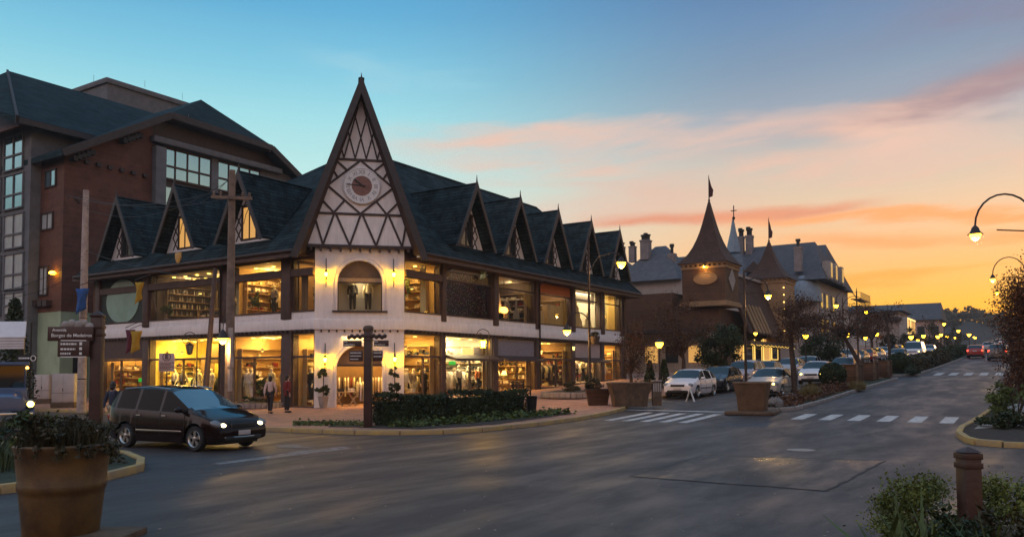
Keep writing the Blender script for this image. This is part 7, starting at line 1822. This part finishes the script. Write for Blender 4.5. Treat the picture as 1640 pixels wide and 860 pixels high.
# garment racks
def rack(label,loc,rz,cols,L=1.5,z=1.55,group='clothes racks in the shops'):
    t = thing('clothes_rack',label,'clothes rack',loc,rz,group); mb = MB()
    mb.tube([(-L/2,0,0),(-L/2,0,z),(L/2,0,z),(L/2,0,0)],.018,6); mb.tube([(-L/2,-.22,0.02),(-L/2,.22,0.02)],.018,6); mb.tube([(L/2,-.22,.02),(L/2,.22,.02)],.018,6); mb.build('rail',MT['chrome'],t)
    rg = random.Random(len(label)*7+int(loc[0]*3)); n = len(cols)
    for i,c in enumerate(cols):
        x = -L/2+.12+(L-.24)*i/(n-1); hh = rg.uniform(.75,1.05); w = rg.uniform(.2,.24)
        mb = MB(); th = .035; q = [(-w*.25,z-.06),(-w,z-.2),(-w*1.05,z-.55),(-w*.8,z-.5),(-w*.75,z-hh),(w*.75,z-hh),(w*.8,z-.5),(w*1.05,z-.55),(w,z-.2),(w*.25,z-.06)]
        mb.prism([(x-th,a,b_) for a,b_ in q],(th*2,rg.uniform(-.02,.02),0)); mb.bar((x,0,z+.01),(x,0,z-.08),.012); mb.build('garment',MT[c],t,bevel=.012)
    return t
def at(fr,u,d,z): q = fr[0]+fr[1]*u-fr[2]*d; return (q.x,q.y,z)
a45 = math.radians(-45)
rack('rack of white and dark clothes at the back of the arched doorway',at(FC,-.45,1.95,.24),a45,['cw','cd','cy','cw','cr','cy','cd','cw'],1.3)
rack('rack of pale clothes right of the sign post in the arched doorway',at(FC,.8,1.8,.24),a45,['cy','cw','cy','ct','cw','cy'],1.0)
rack('low front rack of cream shirts in the arched doorway',at(FC,.2,1.15,.24),a45+.15,['cy','cw','cy','cy','ct'],.8,1.35)
rack('rack of dark suits in the narrow window by the tower',at(FL,3.9,1.3,.3),PI/2,['cd','cd','cn','cg','cd'],1.1)
rack('rack of mixed clothes at the back of the mannequin window',at(FL,8.4,1.5,.26),PI/2,['ct','cy','cg','cd','cw','ct','co'],2.2)
rack('rack of pale clothes deep in the golden shop',at(FL,14.2,1.5,.26),PI/2,['cw','cy','cd','cw','cn','cy','cw'],2.)
rack('rack of black jackets deep in the golden shop',at(FL,12.6,1.7,.26),PI/2,['cd','cd','cn','cd','cy'],1.5)
rack('rack of cream and white knitwear in the window right of the tower',at(FR,4.8,1.4,.33),0,['cy','cw','ct','cy','cw','cg','cy'],2.)
rack('rack of white blouses in the bright clothes shop',at(FR,9.4,1.3,.52),0,['cw','cw','cg','cw','cw','cw','cy','cw'],2.2)
rack('rack of dark coats in the bright clothes shop',at(FR,7.5,1.6,.52),0,['cd','ck','cd','cr','cd','cg'],1.6)
rack('rack of colourful clothes in the shop behind the lamp post',at(FR,23.7,1.3,1.08),0,['cr','cw','co','cd','cw','cr'],1.8)
rack('rack of clothes in the last shop of the right wing',at(FR,27.4,1.3,1.22),0,['cd','cy','cw','ct','cd'],1.5)
# tables
def table(label,loc,rz,L,Wd,H,cross=False):
    t = thing('display_table',label,'table',loc,rz,'display tables'); mb = MB(); mb.box(-L/2,L/2,-Wd/2,Wd/2,H-.05,H); mb.build('table_top',MT['ply'],t,bevel=.008)
    for x in (-L*.36,L*.36):
        mb = MB()
        if cross: mb.bar((x-.25,0,0),(x+.25,0,H-.05),.07,.07); mb.bar((x+.25,.03,0),(x-.25,.03,H-.05),.07,.07)
        else: mb.box(x-.03,x+.03,-Wd*.4,-Wd*.4+.06,0,H-.05); mb.box(x-.03,x+.03,Wd*.4-.06,Wd*.4,0,H-.05)
        mb.build('leg',MT['ply'],t)
    return t
table('trestle table with crossed legs just inside the arched doorway',at(FC,-.65,.75,.24),a45,1.0,.6,.8,True)
def folded(label,loc,rz,cols,w=.32):
    t = thing('folded_clothes',label,'clothes',loc,rz,'folded clothes on tables')
    for i,c in enumerate(cols): mb = MB(); mb.box(-w/2+rnd.uniform(-.02,.02),w/2,-.16,.16,i*.05,i*.05+.045); mb.build('garment',MT[c],t,bevel=.012)
folded('folded dark pile on the trestle table',at(FC,-.9,.75,1.042),a45,['cd','cn','cd']); folded('folded pale pile on the trestle table',at(FC,-.4,.75,1.042),a45+.1,['cw','cy','cw'])
table('white-topped table in the window right of the tower',at(FR,4.3,.55,.4),0,1.0,.5,.55); folded('pale cushion-like pile on the table right of the tower',at(FR,4.3,.55,.952),0,['cw','cw','cy','cw'])
table('display table of the home-decor shop',at(FR,13.9,1.3,.72),0,1.6,.7,.75)
# table lamps in the home-decor shop
def table_lamp(label,loc):
    t = thing('table_lamp',label,'lamp',loc,0,'shaded table lamps'); mb = MB(); mb.lathe([(.09,0),(.1,.02),(.03,.06),(.06,.16),(.03,.3),(.012,.36)],12); mb.build('base',MT['ply'],t,smooth=50); mb = MB(); mb.lathe([(.19,.32),(.1,.58)],16,cap=False); mb.build('lamp_shade',MT['shade'],t,smooth=50)
table_lamp('left shaded lamp on the home-decor table',at(FR,13.5,1.3,1.472)); table_lamp('right shaded lamp on the home-decor table',at(FR,14.2,1.25,1.472))
# wall shelves, pictures, plants
def shelf(label,fr,u0,u1,d,z0,z1,n,sd,bottles=False):
    o = fr[0]+fr[1]*((u0+u1)/2)-fr[2]*d; rz = math.atan2(fr[1].y,fr[1].x); t = thing('display_shelf',label,'shelf',(o.x,o.y,z0),rz,'display shelves in the shops'); L = u1-u0; rg = random.Random(sd)
    mb = MB(); mb.box(-L/2,-L/2+.03,-.16,.16,0,z1-z0); mb.box(L/2-.03,L/2,-.16,.16,0,z1-z0)
    for i in range(n+1): z = (z1-z0-.03)*i/n; mb.box(-L/2+.03,L/2-.03,-.16,.16,z,z+.03)
    mb.build('shelf_frame',MT['ply'],t)
    for i in range(n):
        z = (z1-z0-.03)*i/n+.031; hh = (z1-z0)/n
        for cc in range(3):
            mb = MB(); x = -L/2+.08+rg.random()*.15+cc*.02
            while x < L/2-.25:
                w = rg.uniform(.06,.34)
                if rg.random() < .36:
                    if bottles: mb.lathe([(.04,0),(.04,hh*.38),(.013,hh*.52),(.013,hh*.66)],7,(x,rg.uniform(-.08,.08),z))
                    else: mb.cbox((x+w/2,-.02+cc*.03,z+hh*.12+hh*.14*cc),(w,.14+.02*cc,hh*rg.uniform(.12,.5)),rg.uniform(-.05,.05))
                x += w*(.35 if bottles else 1)+rg.uniform(.03,.16)
            if mb.f: mb.build('goods',MT[rg.choice(['cw','cy','cw','cr','cn','ct','cg','cd','cd','ct','cy'])] if not bottles else MT[rg.choice(['cy','lens','ct','cg'])],t)
    return t
shelf('bottle shelf of the dim upper bar',FL,11.3,15.4,4.0,6.1,6.95,2,1,True); shelf('low counter shelf of the dim upper bar',FL,10.6,16.2,3.0,4.95,5.85,2,2)
shelf('gift shelf in the home-decor shop, left side',FR,11.8,13.1,2.6,.75,2.7,5,3); shelf('picture shelf in the home-decor shop, right side',FR,14.5,15.7,2.8,.75,2.7,4,4)
shelf('accessory shelf along the bright clothes shop',FR,6.7,8.6,3.2,2.,3.6,3,5); shelf('wall shelf in the dim shop under the lamps',FR,16.8,20.3,3.6,.95,2.6,4,6); shelf('shoe shelf in the golden shop',FL,14.8,16.4,2.9,.3,2.4,5,7); shelf('goods shelf in the window right of the tower',FR,5.2,6.0,2.6,.4,2.9,6,8)
shelf('cafe counter shelf at the far end of the left wing',FL,17.6,21.2,2.8,.3,2.5,4,9)
for lab,fr,u,d0,d1,z0,z1,n,sd in (('tall stocked shelf along the side wall behind the wooden pole',FL,9.42,.6,4.2,.3,3.3,6,10),('stocked shelf along the left side wall of the golden shop',FL,16.5,.7,3.4,.3,2.9,5,11),('stocked shelf in the narrow window beside the tower column',FL,4.52,.7,3.4,.3,3.2,6,12),('goods shelf along the cafe side wall',FL,21.4,.6,3.8,.3,2.7,5,13),('tall stocked shelf along the side wall of the window right of the tower',FR,5.95,.5,3.6,.4,3.4,6,14),('white goods shelf along the side wall of the bright clothes shop',FR,10.9,.5,3.6,.55,3.5,6,15),('gift shelf along the side wall of the home-decor shop',FR,15.75,.5,3.6,.75,2.75,5,16),('tall shelf along the side wall of the dim shop',FR,20.55,.5,4.2,.9,3.4,5,17),('stocked shelf along the side wall of the shop behind the lamp post',FR,25.1,.5,3.6,1.1,2.75,4,18),('stocked shelf along the side wall of the last lower shop',FR,28.4,.5,3.6,1.25,3.6,5,19),('upper shelf on the side wall behind the hanging coats',FL,9.42,.9,4.2,5.,7.3,5,20),('tall bottle shelf on the side wall of the dim upper bar',FL,16.5,.9,4.4,5.,7.2,5,21),('upper shelf on the side wall behind the leafy lit tree',FR,5.95,.8,3.6,5.,7.3,5,22),('dim upper shelf on the side wall behind the hanging garments',FR,15.75,.6,3.2,5.,7.0,5,23),('upper shelf on the side wall behind the wooden cabinets',FR,20.55,.6,2.8,5.,6.9,4,24)):
    o = shelf(lab,fr,u-(d1-d0)/2,u+(d1-d0)/2,0,z0,z1,n,sd,'bottle' in lab); q = fr[0]+fr[1]*u-fr[2]*((d0+d1)/2); o.location = (q.x,q.y,z0); o.rotation_euler = (0,0,o.rotation_euler.z+PI/2)
rack('rack of hanging coats on the upper floor left of the staircase',at(FL,8.6,2.6,4.96),PI/2,['cd','ct','cw','cn','cy','cd'],1.4)
rack('rack of dresses in the upper window right of the tower',at(FR,4.6,2.2,4.96),0,['cr','cy','cw','cg','cd'],1.3)
rack('rack of jackets in the dim shop under the lamps',at(FR,19.0,1.3,.88),0,['cd','ct','cg','cd','cy','cn','ct'],2.4)
rack('rack of shirts at the right of the golden shop beside the column',at(FL,10.9,1.5,.3),PI/2,['cd','cw','cd','cy'],.9)
mann('beige-coated mannequin in the dim shop under the lamps',FR,17.4,.8,.95,'ct','cd','stand',long_top=True)
mann('small dark mannequin at the door of the last lower shop',FR,26.6,.8,1.3,'cd','cd','stand',1.65)
mann('cream-dressed mannequin in the last lower shop',FR,27.5,.9,1.3,'cy',None,'pose',1.7,skirt='cw')
def pendant(label,fr,u,d,z,zc,r=.11):
    q = at(fr,u,d,z); t = thing('pendant_lamp',label,'lamp',q,0,'small pendant lamps in the shops'); mb = MB(); mb.lathe([(r*.3,r*1.2),(r,0),(r*.9,-.01)],12); mb.build('lamp_shade',MT['iron'],t,smooth=50); mb = MB(); mb.ball((0,0,0),(r*.7,r*.7,r*.55),10,6); mb.build('bulb',MT['shade'],t,smooth=60); mb = MB(); mb.tube([(0,0,r*1.1),(0,0,zc-z)],.008,5); mb.build('cord',MT['black'],t)
for i,(fr,u,d,z,zc,lab) in enumerate(((FL,8.8,1.6,3.2,3.9,'pendant lamp behind the wooden pole'),(FL,6.6,1.9,3.3,3.9,'pendant lamp over the mannequins by the column'),(FL,15.6,1.4,3.2,3.9,'pendant lamp at the left end of the golden shop'),(FL,12.0,1.6,3.3,3.9,'pendant lamp in the middle of the golden shop'),(FR,4.0,1.4,3.2,3.9,'pendant lamp in the window right of the tower'),(FR,5.5,1.9,3.3,3.9,'second pendant lamp in the window right of the tower'),(FR,12.4,1.2,2.4,3.9,'pendant lamp at the left of the home-decor shop'),(FR,27.0,1.4,3.2,3.9,'pendant lamp in the last lower shop'),(FL,18.4,1.5,2.4,3.9,'pendant lamp in the cafe, left one'),(FL,20.4,1.5,2.4,3.9,'pendant lamp in the cafe, right one'),(FL,7.2,1.5,6.9,7.7,'pendant lamp over the upper flowers'),(FL,14.5,1.8,6.7,7.7,'pendant lamp in the dim upper bar'),(FR,5.4,1.4,6.5,7.7,'pendant lamp in the upper window right of the tower'))): pendant(lab,fr,u,d,z,zc)

mb = MB(); mb.fbox(FL,17.9,19.2,1.5,1.72,-1.0,-.96); o = tag(mb.build('screen',MT['greens']),'glowing green menu screen in the cafe at the far left of the wing','screen')
for i,(u,z,w,hh,m,lab,d,fr) in enumerate(((9.3,3.0,1.1,.7,'strip','bright white poster in the upper pane of the clothes shop',.5,FR),(10.4,3.05,1.1,.75,'cw','second pale poster in the upper pane of the clothes shop',.6,FR),(7.6,2.45,.5,.35,'cy','yellow box sign in the clothes shop',1.,FR),(8.5,2.5,.6,.22,'greens','green box sign in the clothes shop',1.,FR),(15.2,1.9,.9,1.3,'wall_w','framed mirror in the home-decor shop',3.9,FR),(19.5,2.7,.5,1.,'shade','glowing orange picture in the dim shop',4.3,FR),(12.6,3.1,1.3,1.1,'wall_b','brown panel hanging in the golden window',1.4,FL),(14.3,2.4,1.2,1.3,'wall_b','larger brown panel hanging in the golden window',2.2,FL),(11.,2.5,.9,1.2,'wall_b','narrow brown panel by the column in the golden window',2.,FL))):
    q = fr[0]+fr[1]*u-fr[2]*d; t = MB(); t.fbox(fr,u-w/2,u+w/2,z-hh/2,z+hh/2,-d-.04,-d); o = t.build('display_panel',MT[m],bevel=.006); tag(o,lab,'panel','hanging panels in the shops')  # flat panels of several kinds: posters, box signs, mirror, picture, brown boards
def plant(label,loc,hh,sd,m='leafg',pot_=True):
    t = thing('indoor_plant',label,'plant',loc,0,'plants in the shops'); rg = random.Random(sd); mb = MB(); mb.lathe([(.001,0),(.1,0),(.14,.26),(.11,.26),(.001,.22)],12,cap=False); mb.build('pot',MT['concrete2'],t); mb = MB(); mb.tube([(0,0,.2),(0,0,hh*.7)],.015,5); mb.build('stem',MT['bark'],t); mb = MB(); mb.leaves((0,0,hh*.75),(.32,.32,hh*.34),420,.09,rg,.3,9); mb.build('leaves',MT[m],t,smooth=False)
plant('potted plant among the mannequins, left of the cream coat',at(FL,8.1,.7,.5),1.2,1); plant('tall green plant by the glass beside the bag-carrying woman',at(FL,7.7,.6,.5),.8,2); plant('leafy tree with lights in the upper window right of the tower',at(FR,5.0,1.5,4.95),2.2,3,'leafy'); plant('bouquet of yellow flowers on the upper floor before the staircase',at(FL,8.1,.7,4.95),1.3,4,'leafy'); plant('small plant on the upper bar ledge',at(FL,15.9,.6,4.95),1.0,5); plant('golden twig arrangement in the home-decor shop',at(FR,12.3,.8,.72),1.6,6,'grassy')
# drapes of the upper right windows
def drape(label,fr,u0,u1,z0,z1,d,m,tri=False,grp='drapes in the upper windows'):
    mb = MB(); n = int((u1-u0)/.05); vs = []
    for i in range(n+1):
        u = u0+(u1-u0)*i/n; q = fr[0]+fr[1]*u-fr[2]*(d+.035*math.sin(i*1.3)); t_ = abs(2*i/n-1); vs += [(q.x,q.y,z0),(q.x,q.y,z1-(z1-z0)*(.97*t_ if tri else 0))]
    mb.add(vs,[(2*i,2*i+2,2*i+3,2*i+1) for i in range(n)]); o = mb.build('drape',MT[m],smooth=60); tag(o,label,'drape',grp); return o
drape('pair of pale gold curtains beside the tower on the left',FL,5.5,5.9,5.1,7.7,.4,'cy'); drape('gold curtain at the left edge of the window right of the tower',FR,3.3,3.6,5.1,7.7,.4,'cy'); drape('gold curtain at the right of the window right of the tower',FR,5.0,5.5,5.1,7.7,.5,'cy'); drape('gold curtain beside the wooden pole on the upper floor',FL,9.9-.6,9.58,5.1,7.7,.4,'cy')
drape('wide white shade filling the fifth upper window',FR,21.3,25.2,6.9,7.7,.5,'cw'); drape('large dark pyramid-shaped drape in the fifth upper window',FR,21.5,23.6,5.1,7.2,.6,'ct',True); drape('smaller beige pyramid-shaped drape in the fifth upper window',FR,23.7,25.1,5.1,6.4,.6,'cy',True); drape('pale translucent curtain across the last upper window',FR,25.9,28.5,5.1,7.65,1.1,'cy')
drape('brown curtain in the narrow upper window left of the tower',FL,4.0,4.5,5.1,7.0,.4,'wall_b'); drape('white garment hanging in the third upper window',FR,12.6,13.1,5.6,7.2,.7,'cw',True); drape('second pale garment hanging in the third upper window',FR,14.4,15.2,5.3,6.6,.7,'cg',True); drape('third limp garment hanging in the third upper window',FR,13.3,13.8,5.3,6.6,.7,'ct',True)
for i,(u,w,hh,lab) in enumerate(((17.3,1.3,1.05,'low wooden cabinet in the fourth upper window'),(19.3,1.9,1.5,'tall wooden cabinet in the fourth upper window'))):
    q = at(FR,u,.7,4.95); t = thing('cabinet',lab,'cabinet',q,0,'cabinets in the fourth upper window'); mb = MB(); mb.box(-w/2,w/2,-.2,.2,0,hh); mb.build('carcass',MT['ply'],t,bevel=.01); mb = MB()
    for k in range(2): mb.box(-w/2+.02+k*w/2,k*w/2-.02,-.22,-.201,.03,hh-.03)
    mb.build('door',MT['ply'],t,bevel=.006)
q = at(FR,13.0,.45,5.75); t = thing('pendant_lamp','round orange glow added for a street lamp mirrored low in the third upper window','lamp',q); mb = MB(); mb.ball((0,0,0),(.42,.12,.2),14,8); mb.build('lamp_reflection',MT['amber'],t,smooth=60); mb = MB(); mb.tube([(0,0,.2),(0,0,1.9)],.01,5); mb.build('cord',MT['black'],t)  # glowing ball and cord added in place of a street lamp's reflection
for i,(u,z,lab) in enumerate(((16.9,3.35,'left small lantern in the dim shop head'),(17.5,3.25,'second small lantern in the dim shop head'),(20.6,3.55,'small lantern by the fourth column'))):
    q = at(FR,u,.5 if i < 2 else -.25,z); t = thing('shop_lantern',lab,'lantern',q,0,'small shop lanterns'); mb = MB(); mb.lathe([(.12,.14),(.01,.24)],6); mb.tube([(0,0,.2),(0,0,.4)],.008,5); mb.build('cap',MT['black'],t); mb = MB(); mb.lathe([(.06,-.12),(.1,.12)],6); mb.build('lantern_glass',MT['shade'],t)
for i in range(3):
    q = at(FL,3.6+i*.0,1.4+i*.6,3.4); mb = MB(); mb.T = Matrix.Translation(V(q)); mb.box(-.06,.06,-.6,.6,0,.05); o = mb.build('ceiling_lamp',MT['tubew']); tag(o,('front','middle','rear')[i]+' bright bar lamp on the ceiling by the tower','lamp','bar lamps by the tower')
# ---------------------------------------------------------------- sky, sun, camera
def build_world():
    w = bpy.data.worlds.new('World'); S.world = w; w.use_nodes = True; nt = w.node_tree; L = nt.links.new
    bg = nt.nodes['Background']; tc = N(nt,'ShaderNodeTexCoord')
    sp = N(nt,'ShaderNodeSeparateXYZ'); L(tc.outputs['Generated'], sp.inputs[0])
    def math_(op,a,b=None,clamp=False):
        n = N(nt,'ShaderNodeMath'); n.operation = op; n.use_clamp = clamp
        for i,v in enumerate((a,b)):
            if v is None: continue
            if hasattr(v,'links'): L(v,n.inputs[i])
            else: n.inputs[i].default_value = v
        return n.outputs[0]
    def ramp(v,stops):
        n = N(nt,'ShaderNodeValToRGB'); L(v,n.inputs['Fac']); e = n.color_ramp.elements
        for i,(p,c) in enumerate(stops):
            q = e[i] if i < 2 else e.new(p); q.position = p
            q.color = (*[((x/255+.055)/1.055)**2.4 if x > 10 else x/255/12.92 for x in c],1)
        return n.outputs['Color']
    def rng(v,a,b,c=0.,d=1.):
        n = N(nt,'ShaderNodeMapRange'); n.interpolation_type = 'SMOOTHSTEP'; L(v,n.inputs['Value'])
        for k,x in zip(('From Min','From Max','To Min','To Max'),(a,b,c,d)): n.inputs[k].default_value = x
        return n.outputs[0]
    def mix(f,a,b,bt='MIX'):
        n = N(nt,'ShaderNodeMix'); n.data_type = 'RGBA'; n.blend_type = bt
        if hasattr(f,'links'): L(f,n.inputs['Factor'])
        else: n.inputs['Factor'].default_value = f
        for k,x in (('A',a),('B',b)):
            if hasattr(x,'links'): L(x,n.inputs[k])
            else: n.inputs[k].default_value = (*x,1)
        return n.outputs['Result']
    # elevation in units of 40 degrees; azimuth measured from the sunset end of the avenue
    el = math_('MULTIPLY', math_('ARCSINE', sp.outputs['Z']), 180/PI/40)
    az = math_('MULTIPLY', math_('ARCTAN2', sp.outputs['Y'], sp.outputs['X']), 180/PI)      # 0 = along the avenue, + to the left
    d = lambda e: e/40.
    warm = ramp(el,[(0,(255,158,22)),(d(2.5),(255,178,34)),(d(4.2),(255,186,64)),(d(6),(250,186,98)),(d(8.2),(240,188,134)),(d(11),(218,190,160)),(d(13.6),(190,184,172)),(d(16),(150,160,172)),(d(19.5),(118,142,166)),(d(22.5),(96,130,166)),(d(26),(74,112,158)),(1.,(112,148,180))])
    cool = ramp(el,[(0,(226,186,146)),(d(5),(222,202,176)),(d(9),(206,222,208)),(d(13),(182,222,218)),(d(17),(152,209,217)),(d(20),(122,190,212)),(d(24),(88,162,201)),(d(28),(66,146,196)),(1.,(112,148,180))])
    f = rng(az,14.,44.)
    base = mix(f,warm,cool)
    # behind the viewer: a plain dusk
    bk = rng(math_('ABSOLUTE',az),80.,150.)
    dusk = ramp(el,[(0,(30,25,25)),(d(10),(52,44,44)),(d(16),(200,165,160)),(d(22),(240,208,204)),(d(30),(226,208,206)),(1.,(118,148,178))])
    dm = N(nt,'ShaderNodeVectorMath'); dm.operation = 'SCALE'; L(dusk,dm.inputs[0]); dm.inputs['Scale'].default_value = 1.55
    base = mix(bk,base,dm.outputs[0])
    # cloud streaks
    az2 = math_('MULTIPLY',az,.055)
    cb = N(nt,'ShaderNodeCombineXYZ'); tilt = math_('ADD',math_('MULTIPLY',el,11.),math_('MULTIPLY',az,.014)); L(az2,cb.inputs['X']); L(tilt,cb.inputs['Y'])
    def noise(scale,dist,det,off):
        m = N(nt,'ShaderNodeMapping'); m.inputs['Location'].default_value = off; L(cb.outputs[0],m.inputs['Vector'])
        n = N(nt,'ShaderNodeTexNoise'); n.inputs['Scale'].default_value = scale; n.inputs['Detail'].default_value = det; n.inputs['Distortion'].default_value = dist; n.inputs['Roughness'].default_value = .55; L(m.outputs[0],n.inputs['Vector']); return n.outputs['Fac']
    n1 = noise(.8,.5,6,(1.7,.4,0)); n2 = noise(1.3,.35,7,(4.2,2.1,3)); n3 = noise(.55,.3,5,(9.,1.2,7))
    c1 = rng(n1,.5,.68); c2 = rng(n2,.5,.66)
    lo = math_('MULTIPLY',rng(el,d(5.5),d(9)),rng(el,d(20),d(14)))
    lin = lambda c: tuple(((x/255+.055)/1.055)**2.4 for x in c)
    out = base
    n5 = noise(3.4,.6,9,(3.1,7.7,1)); wob3 = math_('SUBTRACT',n5,.5); wob = math_('SUBTRACT',n1,.5); wob2 = math_('SUBTRACT',n2,.5)
    def band(out,e0,wd,a0,a1,col,al,amp=2.,tilt=0.,ft=6.,nz_=n2,n0=.38,n9=.6):
        """streak of cloud centred on elevation e0 degrees between two azimuths, edges broken by noise"""
        e_ = math_('MULTIPLY',el,40.)
        c = math_('SUBTRACT',math_('ADD',e_,math_('ADD',math_('MULTIPLY',wob,amp*2.2),math_('ADD',math_('MULTIPLY',wob2,amp),math_('MULTIPLY',wob3,amp*.9)))),math_('ADD',math_('MULTIPLY',math_('SUBTRACT',az,(a0+a1)/2),tilt),e0))
        m = math_('MULTIPLY',rng(math_('ABSOLUTE',c),0.,wd,1.,0.),math_('MULTIPLY',rng(az,a0-ft,a0+ft),rng(az,a1+ft,a1-ft)))
        m = math_('MULTIPLY',math_('MULTIPLY',m,rng(nz_,n0,n9)),al)
        return mix(m,out,lin(col))
    out = band(out,21.,5.,-30,9,(122,118,140),.85,4.,-.05,8,n3,.3,.55)
    out = band(out,17.8,1.6,-20,13,(150,126,134),.9,1.6,-.16,5,n1,.3,.55)
    out = band(out,15.2,2.8,2,40,(222,184,166),.95,3.,.02,7,n1,.3,.52)
    out = band(out,13.2,1.3,-20,36,(226,180,160),.6,2.2,.03,6,n2,.36,.58)
    out = band(out,11.6,2.0,18,40,(222,172,154),.6,2.4,0.,6,n3,.36,.6)
    out = band(out,10.5,.75,9,27,(218,130,98),.8,.9,-.02,3,n2,.25,.5)
    out = band(out,9.3,.7,-20,16,(246,158,92),.85,1.4,.05,5,n1,.3,.52)
    out = band(out,7.9,.75,-25,13,(243,148,74),.65,1.2,.03,4,n3,.3,.52)
    out = band(out,6.,.6,-25,20,(248,160,48),.6,1.2,0.,4,n2,.3,.52)
    out = band(out,19.5,3.,34,47,(150,196,212),.55,3.,.1,4,n2,.45,.65)
    # physical sky adds the true gradient away from the sunset
    sk = N(nt,'ShaderNodeTexSky'); sk.sky_type = 'NISHITA'; sk.sun_disc = False; sk.sun_elevation = math.radians(1.2); sk.sun_rotation = math.radians(90+4); sk.air_density = 1.2; sk.dust_density = 1.5
    sc = N(nt,'ShaderNodeVectorMath'); sc.operation = 'SCALE'; L(sk.outputs[0],sc.inputs[0]); sc.inputs['Scale'].default_value = .02
    ad = N(nt,'ShaderNodeVectorMath'); ad.operation = 'ADD'; L(sc.outputs[0],ad.inputs[1]); 
    s2 = N(nt,'ShaderNodeVectorMath'); s2.operation = 'SCALE'; L(out,s2.inputs[0]); s2.inputs['Scale'].default_value = .97
    L(s2.outputs[0],ad.inputs[0]); 
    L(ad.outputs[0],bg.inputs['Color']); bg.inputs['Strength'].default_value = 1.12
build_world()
sd = bpy.data.lights.new('sun','SUN'); sd.energy = .12; sd.angle = math.radians(6); sd.color = (1.,.6,.3)
so = bpy.data.objects.new('sun',sd); COL.objects.link(so)
sdir = V((math.cos(math.radians(2.5))*math.cos(math.radians(-4)), math.cos(math.radians(2.5))*math.sin(math.radians(-4)), math.sin(math.radians(2.5))))
so.rotation_euler = sdir.to_track_quat('Z','Y').to_euler()
cd = bpy.data.cameras.new('camera'); co = bpy.data.objects.new('camera',cd); COL.objects.link(co); S.camera = co
cd.sensor_width = 36; cd.lens = F/1640*36; cd.shift_y = (CY-430)/1640; cd.clip_end = 3000; cd.clip_start = .1
fw = V((FW[0],FW[1],0)); rt = V((RT[0],RT[1],0)); up = V((0,0,1))
f2 = fw*math.cos(PITCH)+up*math.sin(PITCH); u2 = -fw*math.sin(PITCH)+up*math.cos(PITCH)
r3 = rt*math.cos(ROLL)-u2*math.sin(ROLL); u3 = rt*math.sin(ROLL)+u2*math.cos(ROLL)
co.matrix_world = Matrix(((r3.x,u3.x,-f2.x,CAM[0]),(r3.y,u3.y,-f2.y,CAM[1]),(r3.z,u3.z,-f2.z,CAM[2]),(0,0,0,1)))
vs_ = S.view_settings; vs_.view_transform = 'Standard'; vs_.look = 'None'; vs_.exposure = .14; vs_.gamma = 1.; vs_.use_curve_mapping = False
S.render.engine = 'CYCLES'; cy = S.cycles; cy.use_denoising = True; cy.max_bounces = 6; cy.diffuse_bounces = 3; cy.glossy_bounces = 3; cy.transparent_max_bounces = 12; cy.sample_clamp_indirect = 4.; cy.use_adaptive_sampling = True
cy.caustics_reflective = False; cy.caustics_refractive = False

mb = MB(); mb.box(-60,480,-265,265,-2.,62)
hm = bpy.data.materials.new('evening_haze'); hm.use_nodes = True; nt = hm.node_tree; nt.nodes.remove(nt.nodes['Principled BSDF'])
pv = N(nt,'ShaderNodeVolumePrincipled'); pv.inputs['Density'].default_value = .00042; pv.inputs['Color'].default_value = (.9,.86,.84,1); pv.inputs['Anisotropy'].default_value = .3
nt.links.new(pv.outputs[0], nt.nodes['Material Output'].inputs['Volume'])
hz_ = mb.build('haze', hm); hz_['kind'] = 'stuff'; hz_['label'] = 'thin evening haze over the avenue'
cy.volume_bounces = 0; cy.volume_step_rate = 4.
